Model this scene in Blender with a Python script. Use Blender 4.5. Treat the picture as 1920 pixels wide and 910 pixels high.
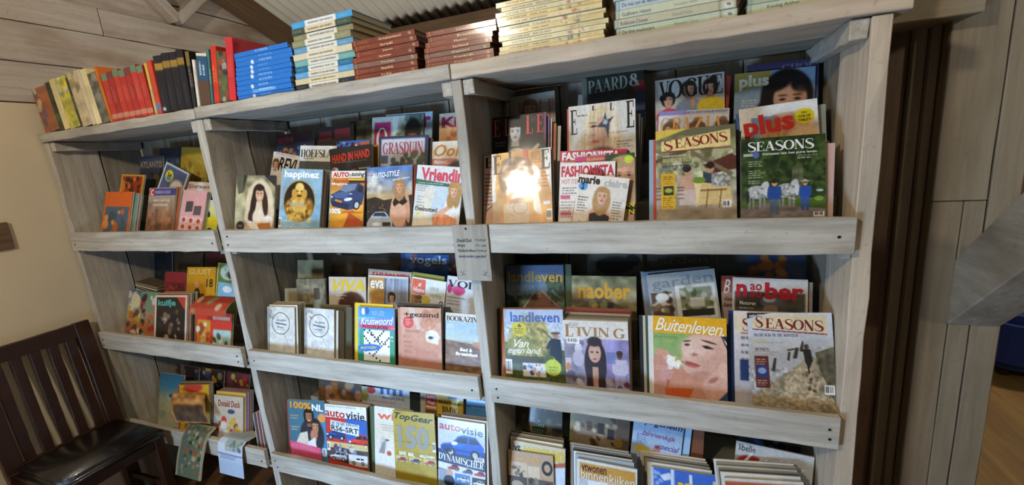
import bpy, bmesh, math, random
import numpy as np
from mathutils import Matrix, Vector, Euler

for o in list(bpy.data.objects): bpy.data.objects.remove(o)
SC = bpy.context.scene; COL = SC.collection
R = math.radians
# ------------------------------------------------------------------ camera
cd = bpy.data.cameras.new('camera'); cam = bpy.data.objects.new('camera', cd); COL.objects.link(cam)
cd.sensor_width = 36; cd.lens = 36*816.4/1920; cd.clip_start = .02
_y, _p, _r = R(21.31), R(11.786), R(-4.795)
fw = Vector((-math.sin(_y)*math.cos(_p), math.cos(_y)*math.cos(_p), -math.sin(_p)))
ri = Vector((math.cos(_y), math.sin(_y), 0)); up = ri.cross(fw)
cr = ri*math.cos(_r)+up*math.sin(_r); cu = -ri*math.sin(_r)+up*math.cos(_r)
cam.matrix_world = Matrix(((cr.x, cu.x, -fw.x, 0), (cr.y, cu.y, -fw.y, -1.18), (cr.z, cu.z, -fw.z, 1.62), (0, 0, 0, 1)))
SC.camera = cam
# ------------------------------------------------------------------ light and exposure
SC.view_settings.view_transform = 'Standard'; SC.view_settings.look = 'None'
SC.view_settings.gamma = 1; SC.view_settings.use_curve_mapping = False; SC.view_settings.exposure = -0.12
W = bpy.data.worlds.new('room_ambience'); SC.world = W; W.use_nodes = True
W.node_tree.nodes['Background'].inputs[0].default_value = (.80, .78, .74, 1)
W.node_tree.nodes['Background'].inputs[1].default_value = .10
def lamp(name, kind, loc, target, energy, color, **k):
    d = bpy.data.lights.new(name, kind); d.energy = energy; d.color = color
    for a, b in k.items(): setattr(d, a, b)
    o = bpy.data.objects.new(name, d); COL.objects.link(o); o.location = loc
    o.rotation_euler = (Vector(target)-Vector(loc)).to_track_quat('-Z', 'Y').to_euler()
    return o
# daylight from the window on the left behind the camera, the room's ceiling bulb, an added warm fill from the right
lamp('window_daylight', 'AREA', (-1.6, -2.2, .42), (-.85, 0, .95), 27, (.38, .64, 1), shape='RECTANGLE', size=.7, size_y=.6, spread=R(95))
lamp('ceiling_bulb', 'POINT', (-1.25, -2.05, 2.55), (-.5, 0, 1.3), 125, (1, .87, .68), shadow_soft_size=.07)
lamp('right_fill', 'POINT', (2.1, -1.5, 2.5), (0, 0, 1), 46, (1, .85, .66), shadow_soft_size=.12)

# added fills, unseen: roof light behind the rack, floor light in the far room
lamp('roof_fill', 'AREA', (-1.0, 1.05, .9), (-1.0, 1.051, 3), 19, (1, .95, .86), shape='RECTANGLE', size=2.4, size_y=.8)
lamp('far_floor_fill', 'POINT', (2.6, 2.6, 2.2), (0, 0, 1), 70, (1, .82, .55), shadow_soft_size=.1)

# ------------------------------------------------------------------ materials
def lin1(c): return c/12.92 if c <= .04045 else ((c+.055)/1.055)**2.4
def rgb(h): return tuple(int(h[i:i+2], 16)/255 for i in (1, 3, 5))
def lin(h): return tuple(lin1(c) for c in rgb(h))+(1,)
def newmat(n):
    m = bpy.data.materials.new(n); m.use_nodes = True
    return m, m.node_tree, m.node_tree.nodes['Principled BSDF']
def setp(b, **k):
    for a, v in k.items(): b.inputs[a.replace('_', ' ')].default_value = v
def wood(name, c1, c2, c3, axis='Z', rough=.62, dirt=.5, bump=.35, scale=1.0):
    """painted, worn wood: long streaks along the grain axis, blotches where the wash has gone"""
    m, t, b = newmat(name); N, L = t.nodes, t.links
    co = N.new('ShaderNodeTexCoord'); inf = N.new('ShaderNodeObjectInfo')
    ad = N.new('ShaderNodeVectorMath'); ad.operation = 'ADD'; sc = N.new('ShaderNodeVectorMath'); sc.operation = 'SCALE'
    cb = N.new('ShaderNodeCombineXYZ')
    for i in range(3): L.new(inf.outputs['Random'], cb.inputs[i])
    L.new(cb.outputs[0], sc.inputs[0]); sc.inputs['Scale'].default_value = 7.3
    L.new(co.outputs['Object'], ad.inputs[0]); L.new(sc.outputs[0], ad.inputs[1])
    mp = N.new('ShaderNodeMapping'); L.new(ad.outputs[0], mp.inputs[0])
    s = [34*scale]*3; s['XYZ'.index(axis)] = 2.2*scale; mp.inputs['Scale'].default_value = s
    n1 = N.new('ShaderNodeTexNoise'); L.new(mp.outputs[0], n1.inputs['Vector']); n1.inputs['Scale'].default_value = 1.6; n1.inputs['Detail'].default_value = 7; n1.inputs['Roughness'].default_value = .65
    mp2 = N.new('ShaderNodeMapping'); L.new(ad.outputs[0], mp2.inputs[0])
    s = [7*scale]*3; s['XYZ'.index(axis)] = 2.6*scale; mp2.inputs['Scale'].default_value = s
    n2 = N.new('ShaderNodeTexNoise'); L.new(mp2.outputs[0], n2.inputs['Vector']); n2.inputs['Scale'].default_value = 1; n2.inputs['Detail'].default_value = 5
    n3 = N.new('ShaderNodeTexNoise'); L.new(ad.outputs[0], n3.inputs['Vector']); n3.inputs['Scale'].default_value = 70; n3.inputs['Detail'].default_value = 3
    def ramp(src, p0, p1):
        r = N.new('ShaderNodeMapRange'); L.new(src, r.inputs[0]); r.inputs[1].default_value = p0; r.inputs[2].default_value = p1; return r.outputs[0]
    def mix(f, a, bb, k=None):
        x = N.new('ShaderNodeMix'); x.data_type = 'RGBA'; L.new(f, x.inputs[0])
        for i, v in ((6, a), (7, bb)):
            if isinstance(v, tuple): x.inputs[i].default_value = v
            else: L.new(v, x.inputs[i])
        return x.outputs[2]
    def mul(a, k):
        x = N.new('ShaderNodeMath'); x.operation = 'MULTIPLY'; L.new(a, x.inputs[0]); x.inputs[1].default_value = k; return x.outputs[0]
    c = mix(ramp(n1.outputs[0], .35, .68), lin(c1), lin(c2))
    c = mix(mul(ramp(n2.outputs[0], .52, .78), dirt), c, lin(c3))
    c = mix(mul(ramp(n3.outputs[0], .62, .75), .35), c, lin(c3))
    L.new(c, b.inputs['Base Color']); b.inputs['Roughness'].default_value = rough
    bp = N.new('ShaderNodeBump'); bp.inputs['Strength'].default_value = bump; bp.inputs['Distance'].default_value = .004
    L.new(n1.outputs[0], bp.inputs['Height']); L.new(bp.outputs[0], b.inputs['Normal'])
    return m
def plain(name, c, rough=.5, var=.08, scale=40, metal=0, bump=0, coat=0):
    m, t, b = newmat(name); N, L = t.nodes, t.links
    co = N.new('ShaderNodeTexCoord'); n = N.new('ShaderNodeTexNoise'); L.new(co.outputs['Object'], n.inputs['Vector']); n.inputs['Scale'].default_value = scale; n.inputs['Detail'].default_value = 4
    mr = N.new('ShaderNodeMapRange'); L.new(n.outputs[0], mr.inputs[0]); mr.inputs[3].default_value = 1-var*2; mr.inputs[4].default_value = 1+var*2
    mx = N.new('ShaderNodeMix'); mx.data_type = 'RGBA'; mx.blend_type = 'MULTIPLY'; mx.inputs[0].default_value = 1; mx.inputs[6].default_value = lin(c); L.new(mr.outputs[0], mx.inputs[7])
    L.new(mx.outputs[2], b.inputs['Base Color']); setp(b, Roughness=rough, Metallic=metal, Coat_Weight=coat)
    if bump:
        bp = N.new('ShaderNodeBump'); bp.inputs['Strength'].default_value = bump; bp.inputs['Distance'].default_value = .01; L.new(n.outputs[0], bp.inputs['Height']); L.new(bp.outputs[0], b.inputs['Normal'])
    return m
def printed(name, rough, coat, crough, wave=0.0, pages=False):
    m, t, b = newmat(name); N, L = t.nodes, t.links
    a = N.new('ShaderNodeVertexColor'); a.layer_name = 'Col'
    co = N.new('ShaderNodeTexCoord'); n = N.new('ShaderNodeTexNoise'); L.new(co.outputs['Object'], n.inputs['Vector']); n.inputs['Scale'].default_value = 90; n.inputs['Detail'].default_value = 3
    mr = N.new('ShaderNodeMapRange'); L.new(n.outputs[0], mr.inputs[0]); mr.inputs[3].default_value = .9; mr.inputs[4].default_value = 1.1
    mx = N.new('ShaderNodeMix'); mx.data_type = 'RGBA'; mx.blend_type = 'MULTIPLY'; mx.inputs[0].default_value = 1; L.new(a.outputs[0], mx.inputs[6]); L.new(mr.outputs[0], mx.inputs[7])
    L.new(mx.outputs[2], b.inputs['Base Color']); setp(b, Roughness=rough, Coat_Weight=coat, Coat_Roughness=crough, Specular_IOR_Level=.3)
    if wave:
        n2 = N.new('ShaderNodeTexNoise'); L.new(co.outputs['Object'], n2.inputs['Vector']); n2.inputs['Scale'].default_value = 9; n2.inputs['Detail'].default_value = 2
        bp = N.new('ShaderNodeBump'); bp.inputs['Strength'].default_value = wave; bp.inputs['Distance'].default_value = .02; L.new(n2.outputs[0], bp.inputs['Height']); L.new(bp.outputs[0], b.inputs['Coat Normal'])
    return m
MW = {a: wood('whitewashed_wood_'+a, '#9d9485', '#c0b9aa', '#6f6454', a, dirt=.8) for a in 'XYZ'}
MP = {a: wood('warm_washed_wood_'+a, '#b0a08a', '#cbbaa3', '#85745f', a, dirt=.55) for a in 'XYZ'}
MG = {a: wood('grey_worn_wood_'+a, '#877d6c', '#a09684', '#5f5342', a, dirt=.8) for a in 'XYZ'}
MB = {a: wood('bare_brown_wood_'+a, '#574431', '#6e553c', '#3a2b1d', a, dirt=.6) for a in 'XYZ'}
MT = {a: wood('taupe_timber_'+a, '#7f735e', '#90836c', '#645842', a, dirt=.5) for a in 'XYZ'}
MS = {a: wood('grey_gable_plank_'+a, '#a89e94', '#c2b8ae', '#84664a', a, dirt=.95, scale=.8) for a in 'XYZ'}
DARKWOOD = wood('dark_chair_wood', '#2c1810', '#3a2015', '#1e100a', 'Z', rough=.35, dirt=.4, bump=.1)
SEATM = plain('black_vinyl', '#1b1716', .32, .15, 60, bump=.15, coat=.25)
PLASTER = plain('cream_plaster', '#cdbfa4', .8, .05, 3.0, bump=.05)
NAIL = plain('dark_nail', '#2a2420', .5, .2, 100, metal=.6)
PAPER = plain('page_edges', '#cfc7b4', .8, .12, 400)
INK = plain('black_ink', '#17140f', .6)
PRINT = printed('printed_gloss_cover', .42, .22, .1)
SLEEVE = printed('cover_in_plastic_sleeve', .3, 1.0, .06, .13)
MATTE = printed('printed_matte_cover', .5, .08, .3)
CLOTHCOVER = printed('book_binding', .4, .3, .12)
FLOORM = wood('floor_boards', '#6b4a2c', '#85603a', '#452d18', 'Y', rough=.45, dirt=.5, scale=.5)
STRAW = wood('far_floor', '#8a6a3c', '#a8864e', '#5f4728', 'Y', rough=.6, dirt=.6, scale=.4)
ROOFM = plain('painted_corrugated_sheet', '#e2e0d6', .5, .06, 6)
CLEARM = plain('clear_pocket_edge', '#d9dde0', .15)
BLUEM = plain('dark_blue_cover', '#12307a', .5, .1, 30)

# ------------------------------------------------------------------ helpers
def link(name, me, mat, parent=None):
    o = bpy.data.objects.new(name, me); COL.objects.link(o)
    if mat is not None and len(me.materials) == 0: me.materials.append(mat)
    if parent is not None: o.parent = parent
    return o
def empty(name, loc=(0, 0, 0)):
    o = bpy.data.objects.new(name, None); COL.objects.link(o); o.location = loc; o.empty_display_size = .05
    return o
def tag(o, label=None, cat=None, group=None, kind=None):
    for k, v in (('label', label), ('category', cat), ('group', group), ('kind', kind)):
        if v: o[k] = v
    return o
RND = random.Random(7)
def board(name, lo, hi, mats, axis=None, parent=None, jit=.0012, bev=.002, seg=10, kind=None, rot=None):
    """a plank: box between two corners, its long edges slightly uneven, edges eased"""
    lo, hi = Vector(lo), Vector(hi); c = (lo+hi)/2; s = hi-lo
    if axis is None: axis = 'XYZ'[max(range(3), key=lambda i: s[i])]
    ai = 'XYZ'.index(axis); bi, ci = [i for i in range(3) if i != ai]
    verts, faces = [], []
    for k in range(seg+1):
        for (p, q) in ((-1, -1), (1, -1), (1, 1), (-1, 1)):
            v = [0, 0, 0]; v[ai] = s[ai]*(k/seg-.5); v[bi] = s[bi]/2*p+RND.uniform(-jit, jit); v[ci] = s[ci]/2*q+RND.uniform(-jit, jit); verts.append(v)
    for k in range(seg):
        for j in range(4):
            a = k*4+j; b2 = k*4+(j+1) % 4; faces.append((a, b2, b2+4, a+4))
    faces += [(3, 2, 1, 0), tuple(seg*4+i for i in range(4))]
    me = bpy.data.meshes.new(name); me.from_pydata(verts, [], faces)
    bm = bmesh.new(); bm.from_mesh(me); bmesh.ops.recalc_face_normals(bm, faces=bm.faces)
    if bev:
        es = [e for e in bm.edges if len(e.link_faces) == 2 and e.calc_face_angle(0) > 1]
        bmesh.ops.bevel(bm, geom=es, offset=bev, segments=1, affect='EDGES')
    bm.to_mesh(me); bm.free()
    o = link(name, me, mats[axis] if isinstance(mats, dict) else mats, parent)
    o.location = c
    if rot: o.rotation_euler = rot
    if kind: o['kind'] = kind
    return o
def bar(name, a, b, w, d, mats, parent=None, upv=(0, 0, 1), kind=None, jit=.001):
    """a squared timber from a to b: w across, d along the up hint"""
    a, b = Vector(a), Vector(b); L_ = (b-a).length; z = (b-a).normalized()
    x = Vector(upv).cross(z)
    x = x.normalized() if x.length > 1e-4 else Vector((1, 0, 0)); y = z.cross(x)
    o = board(name, (-w/2, -d/2, -L_/2), (w/2, d/2, L_/2), mats, 'Z', parent, jit, kind=kind)
    m = Matrix((x, y, z)).transposed().to_4x4(); m.translation = (a+b)/2
    o.matrix_local = m
    return o
def nail(p, parent, r=.0035):
    me = NAILS
    o = link('nail', me, NAIL, parent); o.location = p; return o
NAILS = bpy.data.meshes.new('nail')
_b = bmesh.new(); bmesh.ops.create_cone(_b, cap_ends=True, segments=8, radius1=.0036, radius2=.0026, depth=.002, matrix=Matrix.Rotation(R(90), 4, 'X')); _b.to_mesh(NAILS); _b.free(); NAILS.materials.append(NAIL)

# ------------------------------------------------------------------ setting
# gable wall on the left: plaster below, horizontal planks above
wl = tag(board('wall_left', (-2.86, -3.4, -.02), (-2.735, 1.85, 2.01), PLASTER, 'Y', jit=0, bev=0, seg=1), kind='structure')
def child_keep(o, p):
    o.parent = p; o.location = Vector(o.location)-Vector(p.location)
zs = [2.014, 2.19, 2.365, 2.50, 2.615, 2.80, 3.0, 3.2, 3.42, 3.7]
for i in range(len(zs)-1):
    cuts = {0: [-3.4, -.9, 1.85], 1: [-3.4, -1.2, 1.85], 2: [-3.4, .36, 1.85], 3: [-3.4, -.2, 1.85], 4: [-3.4, .55, 1.85]}.get(i, [-3.4, .1, 1.85])
    for a, b in zip(cuts, cuts[1:]):
        o = board('plank', (-2.85, a+.002, zs[i]+.003), (-2.735+(0 if i < 3 else -.02)+RND.uniform(-.003, .003), b-.002, zs[i+1]-.003), MS, 'Y', jit=.002); child_keep(o, wl)
# timbers fixed on the gable
for a, b in (((-2.715, .45, 2.80), (-2.715, .73, 2.52)), ((-2.715, 1.02, 2.80), (-2.715, .73, 2.52))):
    o = bar('brace', a, b, .05, .075, MS, upv=(1, 0, 0)); child_keep(o, wl)
# back wall behind the rack, dark plate beam on top
tag(board('wall_back', (-2.86, 1.78, 0), (1.05, 1.86, 2.6), MB, 'X', jit=0, seg=2), kind='structure')
tag(board('trim_1', (-2.86, 1.60, 2.36), (1.0, 1.78, 2.515), MB, 'X', jit=.002), kind='structure')
# roof: corrugated sheet sloping down to the back wall, rafter along the gable
def zroof(y): return 2.755-.37*(y-1.11)
nx = 460; xs = np.linspace(-2.86, 1.4, nx); ys = [-2.6, -1, .4, 1.85]
vv = [(x, y, zroof(y)+.012*math.sin(x*2*math.pi/.076)+.02) for y in ys for x in xs]
ff = [(j*nx+i, j*nx+i+1, (j+1)*nx+i+1, (j+1)*nx+i) for j in range(3) for i in range(nx-1)]
me = bpy.data.meshes.new('ceiling'); me.from_pydata(vv, [], ff); me.polygons.foreach_set('use_smooth', [True]*len(ff))
o = tag(link('ceiling', me, ROOFM), kind='structure'); s_ = o.modifiers.new('t', 'SOLIDIFY'); s_.thickness = .004; s_.offset = 1
o = bar('trim_2', (-2.66, -2.0, zroof(-2.0)-.05), (-2.66, 1.7, zroof(1.7)-.05), .11, .12, MB, kind='structure')
# floor boards
fl = tag(board('floor', (-2.86, -3.4, -.06), (1.4, 1.86, -.012), FLOORM, 'Y', jit=0, bev=0, seg=1), kind='structure')
for i in range(12):
    o = board('floor_plank', (-2.735+i*.16, -3.0, -.012), (-2.735+i*.16+.156, 1.77, 0), FLOORM, 'Y', jit=.0005, seg=4); child_keep(o, fl)
ff_ = tag(board('floor_far', (1.0, -.6, -.05), (5.5, 6.0, 0), STRAW, 'Y', jit=0, bev=0, seg=2), kind='structure')
tag(board('wall_far', (.9, 4.2, 0), (5.5, 4.3, 2.6), MB, 'X', jit=0, seg=2), kind='structure')
tag(board('wall_right', (5.4, .2, 0), (5.5, 4.3, 2.6), MB, 'Y', jit=0, seg=2), kind='structure')
# door post wall to the right of the rack: bare boards in the recess, wide planks, brace
wr = tag(board('wall_recess', (.44, .405, 0), (.636, .44, 2.4), MB, 'Z', jit=0, seg=2), kind='structure')
for a, b, yf, mt in ((.416, .50, .375, MB), (.502, .584, .372, MB), (.586, .615, .355, MT), (.617, .636, .338, MT)):
    o = board('plank', (a, yf, 0), (b, .404, 2.35), mt, 'Z', jit=.001); child_keep(o, wr)
ps = tag(board('post_timber', (.64, .31, 0), (.82, .40, 2.4), MT, 'Z', jit=0, bev=0, seg=2), 'taupe plank-clad timber door post right of the rack', 'post')
for a, b, z0, z1 in ((.637, .7015, 0, 1.395), (.7035, .748, 0, 1.395), (.637, .748, 1.397, 2.4), (.752, .812, 0, 2.4)):
    o = board('plank', (a, .295, z0), (b, .31, z1), MT, 'Z', jit=.0008); child_keep(o, ps)
bm = bmesh.new(); pr = [(.294, 1.051), (.294, 1.239), (-.75, 2.27), (-.75, 2.03)]
vs_ = [bm.verts.new((x_, p, q_)) for x_ in (.698, .81) for p, q_ in pr]
for f_ in ((0, 1, 2, 3), (7, 6, 5, 4), (0, 4, 5, 1), (1, 5, 6, 2), (2, 6, 7, 3), (3, 7, 4, 0)): bm.faces.new([vs_[i] for i in f_])
bmesh.ops.recalc_face_normals(bm, faces=bm.faces); bmesh.ops.bevel(bm, geom=list(bm.edges), offset=.003, segments=1, affect='EDGES')
me = bpy.data.meshes.new('diagonal_brace'); bm.to_mesh(me); bm.free()
br = tag(link('diagonal_brace', me, MG['Y']), 'grey diagonal timber brace rising rightward from the door post', 'beam')
tag(board('trim_3', (.416, .22, 1.845), (.66, .36, 1.93), MT, 'X', jit=.001), kind='structure')
# dark blue rounded thing in the dim room beyond the post
bt = empty('blue_stool', (2.05, 2.35, 0))
bm = bmesh.new(); bmesh.ops.create_cone(bm, cap_ends=True, segments=28, radius1=.30, radius2=.27, depth=.34, matrix=Matrix.Translation((0, 0, .23)))
bmesh.ops.bevel(bm, geom=[e for e in bm.edges if e.calc_face_angle(0) > 1], offset=.05, segments=4, affect='EDGES')
me = bpy.data.meshes.new('seat_cushion'); bm.to_mesh(me); bm.free(); link('seat_cushion', me, BLUEM, bt)
for i in range(4):
    a = R(45+90*i); board('leg', (.2*math.cos(a)-.02, .2*math.sin(a)-.02, 0), (.2*math.cos(a)+.02, .2*math.sin(a)+.02, .07), DARKWOOD, 'Z', bt, jit=0, seg=1)
tag(bt, 'dark blue rounded seat in the dim room beyond the post', 'stool')

# ------------------------------------------------------------------ the rack
rack = tag(empty('magazine_rack', (0, 0, 0)), 'whitewashed plank magazine rack with three bays of stepped shelves', 'rack')
UP = [(-2.722, -2.690), (-1.694, -1.659), (-.607, -.573), (.377, .413)]
for i, (a, b) in enumerate(UP):
    board('upright_plank', (a, 0, 0), (b, .182, 1.832), MP if i == 3 else MW, 'Z', rack, jit=.0022, seg=18)
    board('upright_plank', (a+.002, .188, 0), (b-.002, .37, 1.832), MG, 'Z', rack, jit=.0015, seg=12)
for (a, b) in ((-2.725, -1.672), (-1.668, -.602), (-.598, .44)):
    board('top_plank', (a, -.012, 1.834), (b, .185, 1.873+RND.uniform(-.002, .002)), MP if a > -.7 else MW, 'X', rack, jit=.0018, seg=18)
    board('top_plank', (a, .19, 1.834), (b, .392, 1.872), MG, 'X', rack, jit=.0015)
BAY = [(UP[i][1], UP[i+1][0]) for i in range(3)]
LED = {'A': 1.415, 'B': .913, 'C': .43}; STEP = {'A': (-.055, .03, .135), 'B': (-.055, .03, .125), 'C': (-.06, .03, .12)}
for k, z in LED.items():
    for j, (a, b) in enumerate(BAY):
        dz = (0, -.002, 0)[j]
        board('ledge_board', (a+.003, -.022, z-.087+dz), (b-.003, -.001, z+dz), MW, 'X', rack, jit=.0016, seg=16)
        for x in (a+.03, b-.03):
            for zz in ((z-.03, z-.062) if (j+len(k)+ord(k)) % 2 else (z-.05,)): nail((x+RND.uniform(-.006, .006), -.0235, zz+RND.uniform(-.006, .006)), rack)
        f = [z+q for q in STEP[k]]
        board('shelf_plank', (a+.001, 0, f[0]-.016), (b-.001, .122, f[0]-.001), MG, 'X', rack)
        board('step_plank', (a+.001, .124, f[0]-.016), (b-.001, .232, f[1]-.001), MG, 'X', rack)
        board('step_plank', (a+.001, .234, f[0]-.016), (b-.001, .368, f[2]-.001), MG, 'X', rack)
        for x0, x1 in ((a+.001, a+.028), (b-.028, b-.001)):
            board('cleat', (x0, .004, z-.103), (x1, .34, z-.0725), MW, 'Y', rack)
for j, (a, b) in enumerate(BAY):
    n = 5; w = (b-a)/n
    board('light_stop_sheet', (a-.01, .3885, .05), (b+.01, .394, 1.832), MG, 'Z', rack, jit=0, bev=0, seg=1)  # added unseen backing, stops the rear fill leaking through the plank gaps
    for i in range(n): board('back_plank', (a+i*w+.002, .372, .05), (a+(i+1)*w-.002, .388, 1.832), MG, 'Z', rack, jit=.001)
    for x0, x1 in ((a+.001, a+.034), (b-.034, b-.001)):
        board('cleat', (x0, .006, 1.79), (x1, .36, 1.8325), MW, 'Y', rack, jit=.002)
# ------------------------------------------------------------------ lettering
_FC = {}
def sans(s, bold=0.0, shear=0.0, space=1.0):
    k = (s, bold, shear, space)
    if k not in _FC:
        cu = bpy.data.curves.new('t', 'FONT'); cu.body = s; cu.offset = bold; cu.shear = shear; cu.space_character = space; cu.resolution_u = 2
        ob = bpy.data.objects.new('t', cu); me = ob.to_mesh()
        v = np.array([p.co[:2] for p in me.vertices]) if len(me.vertices) else np.zeros((0, 2)); f = [tuple(p.vertices) for p in me.polygons]
        ob.to_mesh_clear(); bpy.data.objects.remove(ob); bpy.data.curves.remove(cu)
        _FC[k] = (v, f)
    return _FC[k]
TK, TN = .19, .05
def _cat(pts, n=6):
    p = [np.array(q, float) for q in pts]; p = [2*p[0]-p[1]]+p+[2*p[-1]-p[-2]]; out = []
    for i in range(1, len(p)-2):
        for t in np.linspace(0, 1, n, endpoint=False):
            out.append(.5*((2*p[i])+(-p[i-1]+p[i+1])*t+(2*p[i-1]-5*p[i]+4*p[i+1]-p[i+2])*t*t+(-p[i-1]+3*p[i]-3*p[i+1]+p[i+2])*t**3))
    return out+[p[-2]]
def _arc(cx, cy, rx, ry, a0, a1, n=18): return [(cx+rx*math.cos(R(a)), cy+ry*math.sin(R(a))) for a in np.linspace(a0, a1, n)]
def _sf(x, y, w=.17): return ([(x-w, y), (x+w, y)], TN)
_S = ([(.60, .74), (.57, .93), (.36, 1.0), (.14, .93), (.09, .75), (.22, .6), (.42, .47), (.60, .33), (.60, .12), (.4, 0), (.2, .02), (.07, .09), (.04, .27)], [.03, .05, .05, .09, .14, .19, .2, .19, .14, .07, .05, .05, .03])
GL = {
 'E': ([([(.18, 0), (.18, 1)], TK), ([(.0, .975), (.62, .975)], TN), ([(0, .025), (.66, .025)], TN), ([(.18, .52), (.48, .52)], TN), ([(.62, 1), (.62, .76)], .05), ([(.66, 0), (.66, .26)], .05), ([(.48, .4), (.48, .64)], .05)], .76),
 'F': ([([(.18, 0), (.18, 1)], TK), ([(.0, .975), (.6, .975)], TN), _sf(.18, .025), ([(.18, .5), (.46, .5)], TN), ([(.6, 1), (.6, .76)], .05), ([(.46, .38), (.46, .62)], .05)], .68),
 'L': ([([(.18, 0), (.18, 1)], TK), _sf(.18, .975), ([(0, .025), (.6, .025)], TN), ([(.6, 0), (.6, .28)], .05)], .68),
 'I': ([([(.18, 0), (.18, 1)], TK), _sf(.18, .975), _sf(.18, .025)], .40),
 'V': ([([(.08, 1), (.38, 0)], TK), ([(.38, 0), (.66, 1)], TN), _sf(.1, .975), _sf(.66, .975, .12)], .80),
 'O': ([(_arc(.42, .5, .35, .475, 0, 360, 30), 0)], .88),
 'G': ([(_arc(.42, .5, .35, .475, 38, 322, 26), 0), ([(.68, .1), (.68, .42)], TK*.9), _sf(.68, .42, .15)], .90),
 'C': ([(_arc(.42, .5, .35, .475, 38, 322, 26), 0), ([(.7, .98), (.7, .74)], .05)], .84),
 'U': ([([(.18, 1), (.18, .3)], TK), (_arc(.4, .32, .24, .295, 180, 360, 14), 0), ([(.64, .3), (.64, 1)], TN), _sf(.18, .975), _sf(.64, .975, .12)], .84),
 'S': ([_S], .70),
 'A': ([([(.08, 0), (.36, 1)], TN), ([(.36, 1), (.68, 0)], TK), ([(.17, .33), (.56, .33)], TN), _sf(.08, .025, .12), _sf(.68, .025, .15)], .84),
 'N': ([([(.1, 0), (.1, 1)], TN), ([(.1, 1), (.68, 0)], TK), ([(.68, 0), (.68, 1)], TN), _sf(.1, .025, .11), _sf(.1, .975, .1), _sf(.68, .975, .11)], .84),
 'H': ([([(.18, 0), (.18, 1)], TK), ([(.68, 0), (.68, 1)], TK), ([(.18, .5), (.68, .5)], TN), _sf(.18, .975), _sf(.18, .025), _sf(.68, .975), _sf(.68, .025)], .90),
 'P': ([([(.18, 0), (.18, 1)], TK), _sf(.18, .025), ([(0, .975), (.36, .975)], TN), (_arc(.34, .735, .26, .24, 90, -90, 14), 0), ([(.34, .495), (.18, .495)], TN)], .70),
 'R': ([([(.18, 0), (.18, 1)], TK), _sf(.18, .025), ([(0, .975), (.36, .975)], TN), (_arc(.34, .735, .26, .24, 90, -90, 14), 0), ([(.34, .495), (.18, .495)], TN), ([(.36, .5), (.64, .03)], TK*.85), ([(.58, .025), (.78, .025)], TN)], .80),
 'B': ([([(.18, 0), (.18, 1)], TK), ([(0, .975), (.36, .975)], TN), ([(0, .025), (.38, .025)], TN), (_arc(.34, .75, .24, .225, 90, -90, 14), 0), (_arc(.36, .275, .28, .25, 90, -90, 14), 0), ([(.34, .525), (.18, .525)], TN)], .76),
 'D': ([([(.18, 0), (.18, 1)], TK), ([(0, .975), (.34, .975)], TN), ([(0, .025), (.34, .025)], TN), (_arc(.34, .5, .38, .475, 90, -90, 18), 0)], .84),
 'K': ([([(.18, 0), (.18, 1)], TK), _sf(.18, .975), _sf(.18, .025), ([(.2, .4), (.62, .97)], TN), ([(.32, .56), (.68, .03)], TK), _sf(.64, .975, .1), _sf(.68, .025, .14)], .84),
 'Z': ([([(.06, .975), (.6, .975)], TN), ([(.6, .975), (.06, .025)], TK), ([(.06, .025), (.64, .025)], TN), ([(.06, 1), (.06, .78)], .05), ([(.64, 0), (.64, .24)], .05)], .72),
 'T': ([([(.34, 0), (.34, 1)], TK), _sf(.34, .025), ([(.04, .975), (.64, .975)], TN), ([(.04, 1), (.04, .76)], .05), ([(.64, 1), (.64, .76)], .05)], .70),
 'Y': ([([(.1, 1), (.38, .48)], TK), ([(.38, .48), (.66, 1)], TN), ([(.38, 0), (.38, .5)], TK), _sf(.1, .975, .12), _sf(.66, .975, .1), _sf(.38, .025)], .78),
 'M': ([([(.1, 0), (.1, 1)], TN), ([(.1, 1), (.44, .02)], TK*.9), ([(.44, .02), (.78, 1)], TN), ([(.78, 0), (.78, 1)], TK), _sf(.1, .025, .1), _sf(.78, .025), _sf(.1, .975, .1), _sf(.78, .975, .14)], 1.0),
 'W': ([([(.06, 1), (.3, 0)], TK), ([(.3, 0), (.48, .9)], TN), ([(.46, .9), (.7, 0)], TK), ([(.7, 0), (.92, 1)], TN), _sf(.06, .975, .1), _sf(.92, .975, .1)], 1.04),
 'Q': ([(_arc(.42, .5, .35, .475, 0, 360, 30), 0), ([(.44, .18), (.72, -.12)], TK*.7)], .88),
 ' ': ([], .4), '-': ([([(.05, .42), (.3, .42)], .08)], .36), '&': ([(_arc(.3, .75, .17, .22, 0, 360, 18), 0), (_arc(.3, .27, .25, .25, 0, 360, 20), 0), ([(.2, .7), (.7, 0)], TK*.8)], .76),
}
def serif(s):
    V, Fc, x = [], [], 0
    for ch in s:
        strokes, adv = GL.get(ch, GL['I'])
        for pts, w in strokes:
            if isinstance(w, list):
                n = len(w); P = _cat(pts); Wd = np.interp(np.linspace(0, n-1, len(P)), range(n), w)
            else:
                P = [np.array(p, float) for p in pts]; Wd = None
            b = len(V)
            for i, p in enumerate(P):
                t = P[min(i+1, len(P)-1)]-P[max(i-1, 0)]; t = t/(np.linalg.norm(t)+1e-9)
                wd = Wd[i] if Wd is not None else (w if w else TN+(TK-TN)*abs(t[1])**1.6)
                nn = np.array((-t[1], t[0]))*wd/2
                V += [(p+nn+(x, 0)), (p-nn+(x, 0))]
            for i in range(len(P)-1): Fc.append((b+2*i, b+2*i+1, b+2*i+3, b+2*i+2))
        x += adv
    return np.array(V), Fc
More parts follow.
